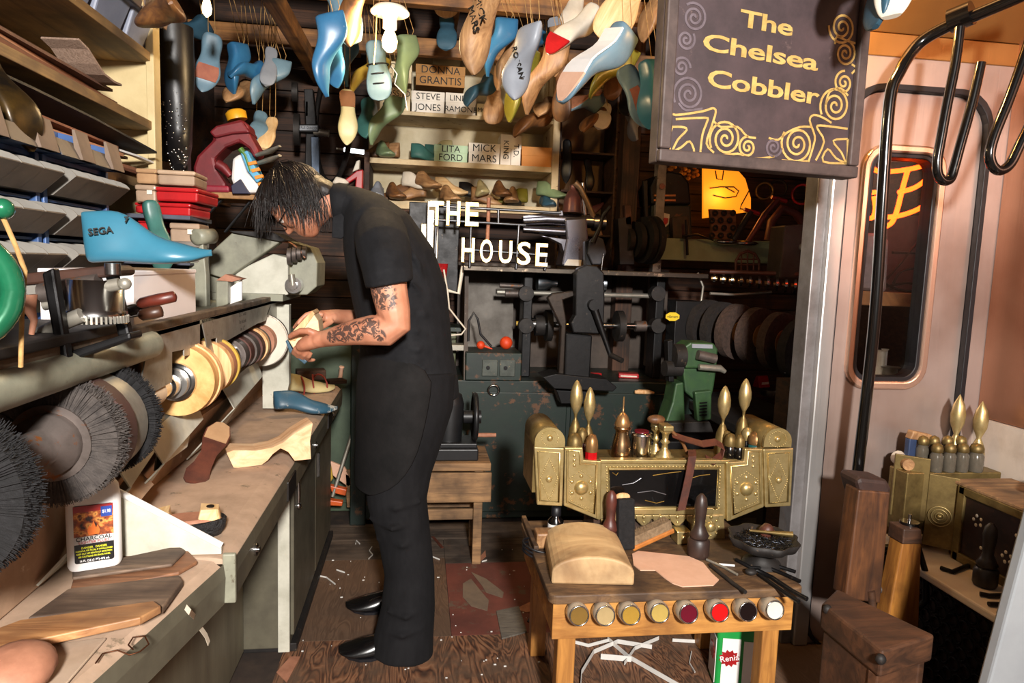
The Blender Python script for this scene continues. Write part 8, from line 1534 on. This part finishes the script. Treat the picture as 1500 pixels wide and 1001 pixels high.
# apron wrapped round the front and near side
rows = []
for (pc, py_, rx, ry, a0) in ((598, 500, .172, .205, 118), (600, 530, .178, .212, 62), (600, 560, .186, .225, 66), (598, 600, .182, .228, 70), (594, 640, .176, .228, 74), (590, 670, .170, .226, 84), (588, 690, .166, .224, 100), (587, 703, .164, .223, 126)):
    c = J(pc, py_, YM); row = []
    for k in range(19): a = R_(a0+(250-a0)*k/18); row.append(Vector((c.x+rx*math.cos(a), YM-ry*math.sin(a), c.z-.0)))
    rows.append(row)
apn = MB(Mm).loft(rows, False, False, True).o('apron', M_apr, pm); sd = apn.modifiers.new('s', 'SOLIDIFY'); sd.thickness = .004; fin(apn, sub=1)
# shoes
for (px_, py_, y, nmx) in ((604, 952, 2.262, 0), (602, 888, 2.575, 1)):
    q = J(px_, py_, y); me = last_mesh('round', .30, .105, .018, .075); s = bpy.data.objects.new('shoe', me); col.objects.link(s); s.parent = pm; s.matrix_basis = Mm @ Matrix.Translation((q.x+.05, q.y, .008)) @ T(rz=90); s.material_slots[0].link = 'OBJECT'; s.material_slots[0].material = paint('polished black shoe', '0e0d0e', '070607', .2, coat=.5, bmp=.02); fin(s, sub=1)
    sole_patch_mesh('round', .30, .108, .018, 0.0, 1.0, 1.04, .006).o('shoe_sole', M_rub, s); MB().b2((-.036, .004, -.008), (.036, .075, .014)).o('shoe_heel', M_rub, s, .004)
# hair: a close cap and many drooping locks
M_hair = paint('dark brown hair', '1e1512', '0d0908', .42, scale=50, scl=(1, 1, 1), bmp=.4); hr = MB(Mm)
hr.sph((-.014, 0, .066), (.098, .083, .086), 20, 12, HM); hr.sph((-.048, 0, .01), (.066, .080, .074), 16, 10, HM); hr.sph((-.075, 0, -.03), (.04, .062, .05), 14, 9, HM)
cap = hr.o('hair', M_hair, pm); remesh(cap, .006, 3); lk = MB(Mm); hv = random.Random(5)
HR = HM.to_3x3(); down = Vector((0, 0, -1))
for k in range(1700):
    th = hv.uniform(0, 2*math.pi); ph = hv.uniform(0, 1.75) if k % 5 else hv.uniform(0, .6)
    if k % 3 == 0 and math.cos(th) < -.1: ph = hv.uniform(1.2, 2.15)
    d0 = Vector((math.sin(ph)*math.cos(th), math.sin(ph)*math.sin(th), math.cos(ph)))
    if d0.x > .62 and d0.z < .45: continue           # keep the face free
    p = HM @ Vector((-.014+d0.x*.100, d0.y*.085, .062+d0.z*.090)); out_ = (HR @ d0).normalized()
    flow = (HR @ Vector((d0.x*.6+hv.uniform(-.25, .25), d0.y*1.1+hv.uniform(-.25, .25), -.15-.35*ph)))
    flow = (flow-out_*flow.dot(out_)*.9).normalized(); pts = [p]; L_k = hv.uniform(.10, .19); step = L_k/5; v = flow
    for i in range(5):
        c_ = HM @ Vector((-.012, 0, .03)); v = (v*.72+down*(.14+.11*i)+Vector((hv.uniform(-.12, .12), hv.uniform(-.12, .12), 0))).normalized(); q = pts[-1]+v*step; l = HM.inverted() @ q; e = Vector((l.x+.012, l.y, l.z-.045)); s_ = math.sqrt((e.x/.104)**2+(e.y/.088)**2+(e.z/.098)**2)
        if s_ < 1: e = e/s_*1.01; q = HM @ Vector((e.x-.012, e.y, e.z+.045))
        pts.append(q)
    if any(l.x > .084 and l.z < .05 for l in (HM.inverted() @ q for q in pts)): continue
    w_ = hv.uniform(.0014, .0034); lk.tube(pts, [w_*.6, w_, w_, w_*.85, w_*.55, .0006], 5, flatn=.45)
lo_ = lk.o('hair_locks', M_hair, cap); lo_['kind'] = 'stuff'
# glasses
gl_ = MB(Mm)
for s in (1, -1): gl_.tube([HM @ Vector((.098, s*.034+.024*math.cos(a), .022+.018*math.sin(a))) for a in (2*math.pi*k/16 for k in range(16))], .0022, 6, closed=True); gl_.tube([HM @ Vector((.098, s*.058, .028)), HM @ Vector((.04, s*.072, .028)), HM @ Vector((-.01, s*.076, .022))], .0022, 6)
gl_.tube([HM @ Vector((.099, .011, .026)), HM @ Vector((.101, 0, .029)), HM @ Vector((.099, -.011, .026))], .0022, 6); gl_.o('glasses', M_blk, pm)
# ring on the near hand
# --- the wooden sole he holds
wd = thing('wooden_wedge', 'pale carved wooden wedge sole held in both hands of the man', 'wooden sole', J(446, 490, 2.30)); o_ = Vector(wd.location)
slab([(457, 457), (466, 470), (468, 487), (455, 505), (430, 512), (421, 497), (432, 482)], 2.235, .10, 'wedge', wood('fresh pale pine', 'd9b184', 'f0d2a8', 6, (1, 4, 4), .55), wd, Matrix.Translation(-o_), .004); slab([(457, 455), (461, 460), (432, 500), (424, 500), (430, 484)], 2.230, .11, 'top_edge', M_pine, wd, Matrix.Translation(-o_), .002); slab([(421, 498), (428, 512), (450, 530), (446, 534), (424, 516), (418, 500)], 2.235, .10, 'outsole', M_blueD, wd, Matrix.Translation(-o_), .002)
